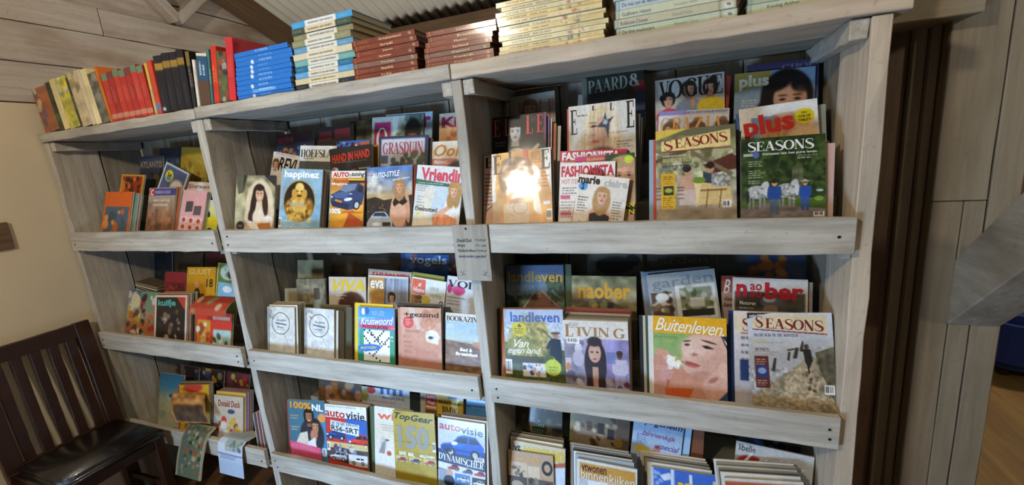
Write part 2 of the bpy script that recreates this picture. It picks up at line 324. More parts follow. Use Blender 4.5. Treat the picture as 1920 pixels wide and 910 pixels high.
# ------------------------------------------------------------------ a small painter for printed matter (colours only, one value per cover vertex)
def _rgb(c): return np.array(rgb(c)) if isinstance(c, str) else np.array(c)
def tint(c, k): return tuple(np.clip(_rgb(c)*k, 0, 1))
class Cv:
    def __init__(s, w, h, gw, vs=1.0):
        s.w, s.h, s.vs = w, h, vs; s.gw = gw; s.gh = max(4, int(round(gw*h/w))); s.T = []
        nx, ny = s.gw*2, s.gh*2
        s.X, s.Y = np.meshgrid((np.arange(nx)+.5)/nx, (np.arange(ny)+.5)/ny*h/w/vs)
        s.a = np.ones((ny, nx, 3))*.8
    def mix(s, m, c, al=1): m = (m*al)[..., None]; s.a = s.a*(1-m)+_rgb(c)*m
    def fill(s, c): s.a[:] = _rgb(c)
    def g(s, *cs, y0=0., y1=1.):
        t = np.clip((s.Y-y0)/(y1-y0), 0, 1)*(len(cs)-1); i = np.minimum(t.astype(int), len(cs)-2); f = (t-i)[..., None]; C = np.array([_rgb(c) for c in cs]); s.a = C[i]*(1-f)+C[i+1]*f
    def bx(s, x0, y0, x1, y1, c, al=1): s.mix(((s.X >= x0) & (s.X <= x1) & (s.Y >= y0) & (s.Y <= y1)).astype(float), c, al)
    def gr(s, x0, y0, x1, y1, c1, c2):
        m = ((s.X >= x0) & (s.X <= x1) & (s.Y >= y0) & (s.Y <= y1)); f = np.clip((s.Y-y0)/(y1-y0), 0, 1)[..., None]; s.a = np.where(m[..., None], _rgb(c1)*(1-f)+_rgb(c2)*f, s.a)
    def el(s, cx, cy, rx, ry, c, soft=.12, al=1, rot=0):
        dx, dy = s.X-cx, (s.Y-cy)*s.vs; k = R(rot); u = dx*math.cos(k)+dy*math.sin(k); v = -dx*math.sin(k)+dy*math.cos(k)
        d = np.sqrt((u/rx)**2+(v/(ry*s.vs))**2); s.mix(np.clip((1+soft/2-d)/soft, 0, 1), c, al)
    def ring(s, cx, cy, rx, ry, c, wd=.06):
        d = np.sqrt(((s.X-cx)/rx)**2+((s.Y-cy)/ry)**2); s.mix((abs(d-1) < wd).astype(float), c)
    def pg(s, pts, c, al=1):
        x, y = s.X, s.Y; ins = np.zeros(x.shape, bool); n = len(pts)
        for i in range(n):
            (x0, y0), (x1, y1) = pts[i], pts[(i+1) % n]
            if y0 == y1: continue
            cnd = (y0 > y) != (y1 > y); ins ^= cnd & (x < (x1-x0)*(y-y0)/(y1-y0)+x0)
        s.mix(ins.astype(float), c, al)
    def ln(s, x0, y0, x1, y1, w, c, al=1):
        L = math.hypot(x1-x0, y1-y0)+1e-9; nx, ny = -(y1-y0)/L*w/2, (x1-x0)/L*w/2; s.pg([(x0+nx, y0+ny), (x1+nx, y1+ny), (x1-nx, y1-ny), (x0-nx, y0-ny)], c, al)
    def ns(s, amp, fx, fy=None, seed=0, x0=0, y0=0, x1=1, y1=9):
        fy = fy or fx; g = np.random.RandomState(seed).rand(int(fy*2)+3, fx+3); u = s.X*fx; v = np.clip(s.Y*fy, 0, fy*2); i, j = u.astype(int), v.astype(int); a, b = u-i, v-j
        n = (g[j, i]*(1-a)+g[j, i+1]*a)*(1-b)+(g[j+1, i]*(1-a)+g[j+1, i+1]*a)*b
        m = ((s.X >= x0) & (s.X <= x1) & (s.Y >= y0) & (s.Y <= y1))*amp
        s.a = np.clip(s.a*(1+((n-.5)*2*m)[..., None]), 0, 1)
    def bl(s, seed, n, x0, y0, x1, y1, cs, r0=.02, r1=.06, al=.9, soft=.3):
        q = random.Random(seed)
        for _ in range(n):
            r = q.uniform(r0, r1); s.el(q.uniform(x0, x1), q.uniform(y0, y1), r, r*q.uniform(.5, 1.4), q.choice(cs), soft, al, q.uniform(0, 180))
    def tl(s, x0, y0, x1, n, dy, c, seed=1, th=.4, al=.8):
        q = random.Random(seed)
        for i in range(n):
            y = y0+i*dy; x = x0; xe = x1-q.uniform(0, .35)*(x1-x0)
            while x < xe:
                w = q.uniform(.02, .06); s.bx(x, y, min(x+w, xe), y+dy*th, c, al); x += w+.012
    def t(s, txt, x0, y0, x1, y1, c, st='b'): s.T.append((txt, x0, y0*s.vs, x1, y1*s.vs, c, st))
    # ---- figures
    def face(s, cx, cy, r, skin='#d8a284', hair='#4a3020', long=0., lip='#a8443c', wide=1.12, top=1.3, neck=True, body=None, eye='#2a1c16', fringe=.55):
        k = s.vs; r2 = r/k
        if long: s.el(cx, cy+r2*long*.55, r*1.25, r2*(1.0+long*.75), hair, .15)
        s.el(cx, cy-.12*r2, r*wide, r2*top, hair, .12)
        if neck: s.pg([(cx-.38*r, cy+.6*r2), (cx+.38*r, cy+.6*r2), (cx+.5*r, cy+1.7*r2), (cx-.5*r, cy+1.7*r2)], tint(skin, .82))
        if body:
            s.el(cx, cy+2.75*r2, r*1.9, r2*1.35, body, .1)
        s.el(cx, cy-.1*r2, .74*r, .84*r2, skin, .12); s.el(cx, cy+.46*r2, .56*r, .68*r2, skin, .14)
        s.el(cx+.42*r, cy+.25*r2, .34*r, .75*r2, tint(skin, .84), .9, .55)
        s.el(cx-.2*r, cy-.25*r2, .4*r, .5*r2, tint(skin, 1.1), 1.2, .5)
        s.el(cx-.3*r, cy-.92*r2, .62*r, fringe*.7*r2, hair, .3); s.el(cx+.45*r, cy-.85*r2, .5*r, fringe*.6*r2, hair, .3)
        for q in (-1, 1): s.el(cx+q*.86*r, cy-.05*r2, .2*r, .75*r2, hair, .5)
        for q in (-1, 1):
            s.el(cx+q*.32*r, cy-.22*r2, .2*r, .045*r2, tint(hair, .6), .8, .8)
            s.el(cx+q*.32*r, cy-.03*r2, .15*r, .06*r2, tint(skin, .6), .8, .7); s.el(cx+q*.32*r, cy-.03*r2, .085*r, .07*r2, eye, .5)
        s.el(cx+.03*r, cy+.32*r2, .12*r, .07*r2, tint(skin, .65), .9, .8); s.el(cx, cy+.62*r2, .24*r, .085*r2, lip, .5)
    def man(s, cx, y, hgt, shirt, legs, skin='#c99a78', hair='#3a2a1e', hat=None):
        u = hgt; s.pg([(cx-.13*u, y+.52*u), (cx+.13*u, y+.52*u), (cx+.12*u, y+u), (cx+.02*u, y+u), (cx, y+.62*u), (cx-.03*u, y+u), (cx-.12*u, y+u)], legs)
        s.pg([(cx-.17*u, y+.2*u), (cx+.17*u, y+.2*u), (cx+.2*u, y+.48*u), (cx+.13*u, y+.56*u), (cx-.13*u, y+.56*u), (cx-.2*u, y+.48*u)], shirt)
        s.el(cx, y+.1*u, .07*u, .095*u, skin); s.el(cx, y+.05*u, .08*u, .06*u, hair)
        if hat: s.el(cx, y+.04*u, .14*u, .03*u, hat); s.el(cx, y+.02*u, .07*u, .05*u, hat)
    def car(s, x0, y0, x1, y1, c, glass='#20242c', flip=False):
        X = lambda q: x1-(x1-x0)*q if flip else x0+(x1-x0)*q
        Y = lambda q: y0+(y1-y0)*q
        P = lambda L: [(X(a), Y(b)) for a, b in L]
        s.pg(P([(.0, .62), (.05, .5), (.28, .40), (.42, .08), (.55, .0), (.82, .03), (.95, .34), (1, .46), (1, .74), (.92, .9), (.1, .9), (.01, .82)]), c)
        s.pg(P([(.06, .5), (.3, .40), (.62, .42), (.5, .55), (.1, .62)]), tint(c, 1.35), .7)
        s.pg(P([(.34, .38), (.45, .12), (.64, .09), (.62, .38)]), glass); s.pg(P([(.66, .37), (.68, .09), (.82, .11), (.91, .35)]), glass)
        s.pg(P([(.0, .66), (.98, .70), (.98, .78), (.02, .78)]), tint(c, .6), .7)
        for q in (.24, .8):
            r = abs(x1-x0)*.105; s.el(X(q), Y(.84), r, r*.95/s.vs*1.0, '#121212', .1); s.el(X(q), Y(.84), r*.58, r*.55/s.vs, '#b8b8ba', .2)
        s.el(X(.08), Y(.6), abs(x1-x0)*.055, abs(y1-y0)*.06, '#f2f0e6', .3)
    def code(s, x0, y0, x1, y1):
        s.bx(x0, y0, x1, y1, '#eeeae2'); n = 6
        for i in range(n): s.bx(x0+(x1-x0)*(.1+.8*i/n), y0+(y1-y0)*.12, x0+(x1-x0)*(.1+.8*(i+.5)/n), y1-(y1-y0)*.2, '#26241f')
    def colors(s):
        A = s.a.reshape(s.gh, 2, s.gw, 2, 3).mean(axis=(1, 3))
        A = np.clip(A, 0, 1); return np.where(A <= .04045, A/12.92, ((A+.055)/1.055)**2.4)
def bake(name, verts, faces, cols, mat, parent=None, smooth=False):
    me = bpy.data.meshes.new(name); me.from_pydata([tuple(map(float, v)) for v in verts], [], [tuple(map(int, f)) for f in faces])
    at = me.color_attributes.new('Col', 'FLOAT_COLOR', 'POINT'); c = np.ones((len(verts), 4), np.float32); c[:, :3] = np.asarray(cols)[:, :3]; at.data.foreach_set('color', c.ravel())
    if smooth: me.polygons.foreach_set('use_smooth', [True]*len(faces))
    return link(name, me, mat, parent)
def lettering(cv, w, x0, z1, y, mat, parent, bend=None, name='lettering'):
    """all the words on one face: flat print a hair in front of the paper"""
    for txt, a, b, c, d, col, st in cv.T:
        V, Fc, Cc = [], [], []
        if st[0] == 's': v, f = serif(txt)
        elif st[0] == 'b': v, f = sans(txt, .018)
        elif st[0] == 'B': v, f = sans(txt, .04)
        elif st[0] == 'i': v, f = sans(txt, .02, .28)
        elif st[0] == 'c': v, f = sans(txt, .004, .38, .92)
        else: v, f = sans(txt, 0)
        if not len(v): continue
        lo, hi = v.min(0), v.max(0); n = len(V); cl = lin(col)[:3]
        rot = float(st[1:]) if len(st) > 1 else 0
        for p in v:
            u_ = a+(p[0]-lo[0])/(hi[0]-lo[0]+1e-9)*(c-a); v_ = d-(p[1]-lo[1])/(hi[1]-lo[1]+1e-9)*(d-b)
            if rot:
                mx, my = (a+c)/2, (b+d)/2; k = R(rot); u_, v_ = mx+(u_-mx)*math.cos(k)-(v_-my)*math.sin(k), my+(u_-mx)*math.sin(k)+(v_-my)*math.cos(k)
            V.append((x0+u_*w, y, z1-v_*w)); Cc.append(cl)
        Fc += [tuple(i+n for i in q) for q in f]
        if bend: V = [bend(*p) for p in V]
        bake(name, V, Fc, Cc, mat, parent)
def boxfaces(x0, x1, y0, y1, z0, z1, col, skip=''):
    """six quads with their own corners; col: dict of side letters F K L R T B or one colour"""
    c = lambda k: lin(col.get(k, col.get('*', '#cfc7b4')) if isinstance(col, dict) else col)[:3]
    Q = {'F': ((x0, y0, z0), (x1, y0, z0), (x1, y0, z1), (x0, y0, z1)), 'K': ((x1, y1, z0), (x0, y1, z0), (x0, y1, z1), (x1, y1, z1)), 'L': ((x0, y1, z0), (x0, y0, z0), (x0, y0, z1), (x0, y1, z1)),
         'R': ((x1, y0, z0), (x1, y1, z0), (x1, y1, z1), (x1, y0, z1)), 'T': ((x0, y0, z1), (x1, y0, z1), (x1, y1, z1), (x0, y1, z1)), 'B': ((x0, y1, z0), (x1, y1, z0), (x1, y0, z0), (x0, y0, z0))}
    V, Fc, C = [], [], []
    for k, q in Q.items():
        if k in skip: continue
        n = len(V); V += q; C += [c(k)]*4; Fc.append((n, n+1, n+2, n+3))
    return V, Fc, C
def gridface(cv, x0, x1, z0, z1, y):
    gw, gh = cv.gw, cv.gh; C = cv.colors(); xs = np.linspace(x0, x1, gw); zs_ = np.linspace(z1, z0, gh)
    V = [(x, y, z) for z in zs_ for x in xs]; Fc = [(j*gw+i, (j+1)*gw+i, (j+1)*gw+i+1, j*gw+i+1) for j in range(gh-1) for i in range(gw-1)]
    return V, Fc, [tuple(c) for c in C.reshape(-1, 3)]
def place(root, x, y, z, lean, roll):
    root.matrix_world = Matrix.Translation((x, y, z)) @ Matrix.Rotation(-lean, 4, 'X') @ Matrix.Rotation(roll, 4, 'Y')
def mag(key, label, art, kind='magazine', res=60, mat=None, spine='#b8b2a6', vs=None, cat=None, curl=None, group=None):
    x, y, z, w, h, t, lean, roll = POS[key]
    mat = mat or PRINT; q = random.Random(key)
    row1 = key in FRONT
    cv = Cv(w, h, int(res*(1.35 if row1 else 1.2)), vs if vs else (1.07 if row1 else 1.0)); art(cv); sd = sum(map(ord, key)) % 999; cv.ns(.05, 60, 60, sd); cv.ns(.03, 17, 17, sd+1)
    c1 = curl if curl is not None else q.uniform(-.002, 0); c2 = q.uniform(-.0008, 0)
    bend = lambda X, Y, Z: (X, Y+c1*(max(Z, 0)/h)**2-c2*((X/w*2)**2-1), Z)
    root = empty(kind); tag(root, label, cat or kind.split('_')[-1], group); place(root, x, y, z, lean, roll)
    e = .0007
    n3 = 8; rim = [(-w/2+e+(w-e-.0016)*i/n3, .001) for i in range(n3+1)]+[(w/2-.0016, .001+(h-.0028)*i/n3) for i in range(1, n3+1)]+[(w/2-.0016-(w-e-.0016)*i/n3, h-.0018) for i in range(1, n3+1)]
    V = [p for (X, Z) in rim for p in ((X, e, Z), (X, t-e, Z))]; Fc = [(2*i, 2*i+1, 2*i+3, 2*i+2) for i in range(len(rim)-1)]
    bake('pages', [bend(*p) for p in V], Fc, [lin('#cfc8b8')[:3]]*len(V), MATTE, root)
    V, Fc, C = gridface(cv, -w/2, w/2, 0, h, 0)
    n = len(V); n2 = 8
    for i in range(n2+1):
        zz = h*i/n2; V += [(-w/2, 0, zz), (-w/2, t, zz), (w/2, t, zz)]; C += [lin(spine)[:3]]*3
    for i in range(n2):
        a = n+3*i; Fc += [(a, a+3, a+4, a+1), (a+1, a+4, a+5, a+2)]
    bake('cover', [bend(*p) for p in V], Fc, C, mat, root)
    lettering(cv, w, -w/2, h, -.0006, mat, root, bend)
    return root
def filler(f, label, group):
    x, y, z, w, h, t, lean, roll, col, gid = f
    V, Fc, C = boxfaces(-w/2, w/2, 0, t, 0, h, {'F': col, 'K': col, 'L': tuple_hex(col), '*': '#c8c1b0'})
    o = bake('magazine', V, Fc, C, MATTE); place(o, x, y, z, lean, roll); tag(o, label, 'magazine', group); return o
def tuple_hex(c): return c

POS = {
'fashion_cover_star':(-0.2167,0.02,1.3704,0.1407,0.1675,0.005,0.2269,0.1522),
'red_title_fashion':(-0.2443,0.0278,1.3616,0.157,0.216,0.006,0.2269,0.0208),
'glossy_green':(-0.1906,0.0366,1.3612,0.1675,0.2331,0.006,0.2269,-0.0146),
'red_title_fashion_back':(-0.2363,0.0455,1.3636,0.1913,0.2476,0.006,0.2269,0.0386),
'orange_portrait':(-0.4334,0.02,1.3636,0.1892,0.2655,0.007,0.2705,-0.0399),
'pink_portrait':(-0.4764,0.03,1.3609,0.18,0.2613,0.006,0.2705,-0.0099),
'garden_lunch':(0.0443,0.02,1.361,0.1922,0.2876,0.009,0.2269,-0.0103),
'grey_horses':(0.2381,0.02,1.3603,0.1792,0.2475,0.008,0.2269,0.0033),
'black_portrait':(-0.4777,0.135,1.445,0.1824,0.2953,0.006,0.2269,-0.0004),
'blonde_star_paint':(-0.2116,0.135,1.446,0.1995,0.3023,0.006,0.2269,-0.0105),
'three_heads':(0.0296,0.135,1.4497,0.1824,0.2484,0.006,0.2269,0.0527),
'red_word_dog':(0.2583,0.135,1.4497,0.1794,0.2415,0.006,0.2269,-0.0533),
'faded_red_title':(-0.4619,0.245,1.5524,0.1764,0.2578,0.006,0.2269,-0.0283),
'dark_horse_title':(-0.184,0.245,1.553,0.1936,0.2879,0.006,0.2269,-0.0318),
'three_women':(0.0349,0.245,1.5509,0.1923,0.2517,0.006,0.2269,-0.0091),
'dark_haired_woman':(0.2481,0.245,1.5528,0.1972,0.2359,0.006,0.2269,0.0291),
'violet_strip':(0.2699,0.2538,1.5519,0.1755,0.2577,0.006,0.2269,0.0218),
'friend_title':(-0.7381,0.02,1.37,0.1726,0.23,0.006,0.2269,0.1194),
'sports_car_girl':(-0.9135,0.02,1.3606,0.1836,0.2505,0.006,0.2269,0.0072),
'spiral_car':(-1.0995,0.02,1.3641,0.1512,0.2426,0.006,0.2269,0.0556),
'golden_buddha':(-1.3177,0.02,1.3685,0.2004,0.2587,0.009,0.2269,0.0875),
'veiled_bride':(-1.5466,0.02,1.366,0.2112,0.2514,0.006,0.2269,0.0583),
'brown_curls':(-0.7195,0.135,1.4489,0.1776,0.2286,0.006,0.2269,0.045),
'bear_nature':(-0.931,0.135,1.4503,0.2065,0.2627,0.007,0.2269,0.0526),
'black_football':(-1.1499,0.135,1.4468,0.1992,0.2471,0.006,0.2269,-0.0186),
'football_blue':(-1.1587,0.1438,1.4476,0.155,0.2683,0.006,0.2269,0.034),
'grey_green_horse':(-1.3463,0.1527,1.4537,0.1949,0.258,0.006,0.2269,0.0917),
'tilted_white':(-1.5398,0.1615,1.4626,0.1695,0.2321,0.006,0.2269,0.2144),
'pink_square':(-1.0141,0.245,1.5551,0.2345,0.24,0.006,0.2269,0.0446),
'blue_edge':(-0.967,0.2538,1.5541,0.2096,0.2466,0.006,0.2269,0.04),
'orange_food':(-0.7363,0.245,1.5519,0.1767,0.2283,0.006,0.2269,0.0225),
'dark_red_faces':(-1.3071,0.245,1.5506,0.1852,0.2357,0.006,0.2269,-0.0067),
'olive_dark':(-1.1628,0.2627,1.5533,0.1894,0.2429,0.006,0.2269,0.0353),
'dark_blue_group':(-1.5268,0.245,1.5505,0.2078,0.2279,0.006,0.2269,-0.005),
'orange_comic':(-2.444,0.02,1.3645,0.2069,0.2325,0.007,0.3142,0.0453),
'grey_sky_comic':(-2.1297,0.02,1.3625,0.1829,0.2385,0.006,0.3142,0.0293),
'pink_comic':(-1.9263,0.02,1.3676,0.1522,0.2106,0.007,0.3142,0.1054),
'lime_comic':(-1.8727,0.0391,1.3686,0.1723,0.1672,0.006,0.3142,0.1047),
'yellow_frame_comic':(-2.5201,0.135,1.452,0.1834,0.2201,0.006,0.3142,0.0801),
'yellow_circle':(-2.2524,0.135,1.4658,0.183,0.235,0.006,0.3142,0.3765),
'red_script_comic':(-2.0424,0.144,1.4529,0.1769,0.1558,0.006,0.3142,0.094),
'bronze_title':(-2.4851,0.245,1.5518,0.1788,0.2,0.006,0.2269,0.0291),
'yellow_page':(-2.1722,0.245,1.5586,0.1908,0.2103,0.006,0.2269,0.0929),
'dark_blue_page':(-2.3511,0.2538,1.5527,0.1671,0.2283,0.006,0.2269,0.0331),
'pale_red_page':(-2.1106,0.2538,1.5076,0.1767,0.2,0.006,0.2269,0.099),
'beach_walk':(0.2881,0.02,0.8634,0.1934,0.2869,0.008,0.2269,-0.0568),
'pale_red_s':(0.2389,0.0309,0.8593,0.1823,0.2866,0.007,0.2269,-0.0142),
'apple_face':(0.0296,0.02,0.8591,0.1974,0.2653,0.007,0.2269,-0.0115),
'long_hair_living':(-0.2333,0.02,0.8608,0.1995,0.2371,0.007,0.2269,-0.0291),
'haystack':(-0.4286,0.02,0.8624,0.2019,0.2607,0.007,0.2269,-0.0447),
'red_motor':(0.2416,0.135,0.9444,0.1888,0.2654,0.006,0.2269,0.0157),
'brown_script':(0.2119,0.1537,0.9435,0.1772,0.2668,0.006,0.2269,-0.0061),
'grey_garden':(0.0382,0.135,0.9549,0.1954,0.2714,0.006,0.2269,-0.1255),
'golden_word':(-0.2259,0.135,0.9437,0.2085,0.2618,0.006,0.2269,-0.0071),
'farmhouse':(-0.4579,0.135,0.9455,0.2082,0.2923,0.006,0.2269,-0.0242),
'black_cow':(-0.226,0.245,1.0008,0.2456,0.26,0.006,0.2269,-0.0346),
'brown_tops':(-0.4648,0.245,0.9939,0.1958,0.26,0.006,0.2269,-0.0242),
'faded_garden':(0.0106,0.245,1.0053,0.1944,0.26,0.006,0.2269,-0.0397),
'blue_flowers':(0.2387,0.245,0.9991,0.2428,0.26,0.006,0.2269,-0.0045),
'sandy_field':(-0.6913,0.02,0.8588,0.139,0.2366,0.006,0.2269,0.0124),
'egg_hands':(-0.8572,0.02,0.8594,0.169,0.2477,0.006,0.2269,-0.0165),
'crossword':(-1.0544,0.02,0.8581,0.167,0.2403,0.006,0.2269,-0.0016),
'oval_comic_right':(-1.3285,0.02,0.8584,0.1519,0.2224,0.006,0.2269,0.0058),
'oval_comic_left':(-1.5276,0.02,0.8595,0.1513,0.2177,0.006,0.2269,-0.0209),
'grey_stars':(-0.739,0.135,0.9507,0.1703,0.2369,0.006,0.2269,0.0933),
'at_home':(-0.9065,0.135,0.9513,0.1501,0.2286,0.006,0.2269,0.1137),
'window_reader':(-1.0743,0.135,0.945,0.1888,0.2408,0.006,0.2269,0.022),
'red_fashion_strip':(-1.0804,0.1438,0.9485,0.2059,0.2575,0.006,0.2269,0.055),
'yellow_word_smile':(-1.2686,0.135,0.9442,0.1897,0.2334,0.006,0.2269,-0.0132),
'dark_oval_comic':(-1.4579,0.135,0.9462,0.1585,0.2178,0.006,0.2269,-0.0421),
'blue_birds':(-0.9677,0.245,0.987,0.226,0.26,0.006,0.2269,0.014),
'red_black_page':(-0.7757,0.245,0.9872,0.1666,0.26,0.006,0.2269,0.0327),
'dark_small_print':(-1.1833,0.2538,0.9836,0.2054,0.26,0.006,0.2269,0.017),
'dark_brown_page':(-1.3762,0.2627,0.9753,0.183,0.26,0.006,0.2269,0.02),
'tan_tall_comic':(-1.555,0.245,1.0388,0.1511,0.1798,0.006,0.2269,-0.0108),
'red_green_comic':(-1.9407,0.02,0.8582,0.2315,0.173,0.008,0.2793,-0.0019),
'western_comic':(-2.2299,0.02,0.8626,0.2304,0.2346,0.007,0.2793,-0.0412),
'animal_comic_right':(-2.4534,0.0747,0.8608,0.2139,0.2248,0.006,0.2793,0.027),
'animal_comic':(-2.5801,0.0837,0.8639,0.2116,0.223,0.006,0.2793,0.0578),
'yellow_boy_comic':(-2.1665,0.135,0.9446,0.2036,0.2588,0.007,0.2793,-0.0167),
'green_circle_comic':(-1.9935,0.135,0.947,0.1515,0.2751,0.006,0.2793,0.0549),
'dark_red_comic':(-2.3618,0.135,0.944,0.1617,0.2296,0.006,0.2793,0.0132),
'maroon_page':(-2.183,0.245,1.0088,0.156,0.24,0.006,0.2269,-0.0045),
'brown_page':(-2.3934,0.245,1.0078,0.2085,0.24,0.006,0.2269,-0.0045),
'navy_page':(-2.5947,0.245,1.0069,0.142,0.24,0.006,0.2269,-0.0045),
'red_interior_title':(0.2594,0.02,0.382,0.2035,0.2532,0.007,0.2269,-0.1217),
'blue_sketch':(0.0175,0.0689,0.3725,0.1919,0.2117,0.007,0.2269,-0.0267),
'gold_interior':(-0.2244,0.02,0.3712,0.1954,0.2279,0.007,0.2269,0.0127),
'tan_interior':(-0.4791,0.02,0.3725,0.1666,0.2187,0.006,0.2269,-0.0302),
'yellow_interior':(-0.4628,0.0288,0.371,0.1969,0.2477,0.007,0.2269,0.0105),
'tomato_plate':(0.2486,0.1,0.4361,0.2059,0.25,0.006,0.2269,0.0872),
'rose_blue':(-0.0875,0.135,0.4684,0.1581,0.2442,0.006,0.2269,0.1094),
'attic_room':(-0.2661,0.135,0.4662,0.1926,0.2421,0.006,0.2269,0.0662),
'christmas_dark':(-0.4881,0.135,0.4626,0.1772,0.2509,0.006,0.2269,0.0306),
'blue_black_back':(0.2637,0.245,0.3747,0.1722,0.24,0.006,0.2269,0.0914),
'blue_hatchback':(-0.7538,0.02,0.3711,0.1959,0.2935,0.006,0.2269,-0.0113),
'money_numbers':(-0.9489,0.02,0.3748,0.1887,0.2954,0.006,0.2269,-0.052),
'white_penguin':(-1.0586,0.0288,0.3716,0.1835,0.2944,0.006,0.2269,-0.0174),
'red_blue_cars':(-1.2835,0.02,0.3758,0.2196,0.2762,0.006,0.2269,-0.0539),
'embracing_pair':(-1.4862,0.02,0.379,0.2072,0.2696,0.006,0.2269,-0.0888),
'plain_blue':(-0.7128,0.135,0.4632,0.1513,0.2286,0.006,0.2269,0.0428),
'yellow_bmw':(-0.8816,0.135,0.4601,0.1756,0.2323,0.006,0.2269,0.0016),
'five_heads':(-1.1589,0.135,0.4629,0.2438,0.223,0.006,0.2269,-0.0248),
'fruit_brown':(-1.4093,0.135,0.4612,0.2415,0.2322,0.006,0.2269,0.0099),
'white_red_comic':(-1.9908,0.02,0.3747,0.1983,0.2279,0.007,0.2793,-0.0494),
'yellow_red_comic':(-2.2211,0.02,0.3834,0.2273,0.2465,0.007,0.2793,-0.1231),
'teal_sky_comic':(-2.4711,0.0568,0.3715,0.188,0.2668,0.007,0.2793,-0.016),
'yellow_masks':(-2.2437,0.135,0.4601,0.1675,0.1968,0.006,0.2793,-0.0014),
'red_patchwork':(-2.0813,0.135,0.3982,0.1635,0.25,0.006,0.2793,-0.0041),
'dark_blue_strip':(-2.4701,0.135,0.3994,0.1864,0.25,0.006,0.2793,0.0286),
}
FRONT = set('fashion_cover_star red_title_fashion glossy_green red_title_fashion_back orange_portrait pink_portrait garden_lunch grey_horses friend_title sports_car_girl spiral_car golden_buddha veiled_bride orange_comic grey_sky_comic pink_comic lime_comic beach_walk pale_red_s apple_face long_hair_living haystack sandy_field egg_hands crossword oval_comic_right oval_comic_left red_green_comic western_comic animal_comic_right animal_comic red_interior_title blue_sketch gold_interior tan_interior yellow_interior blue_hatchback money_numbers white_penguin red_blue_cars embracing_pair white_red_comic yellow_red_comic teal_sky_comic'.split())
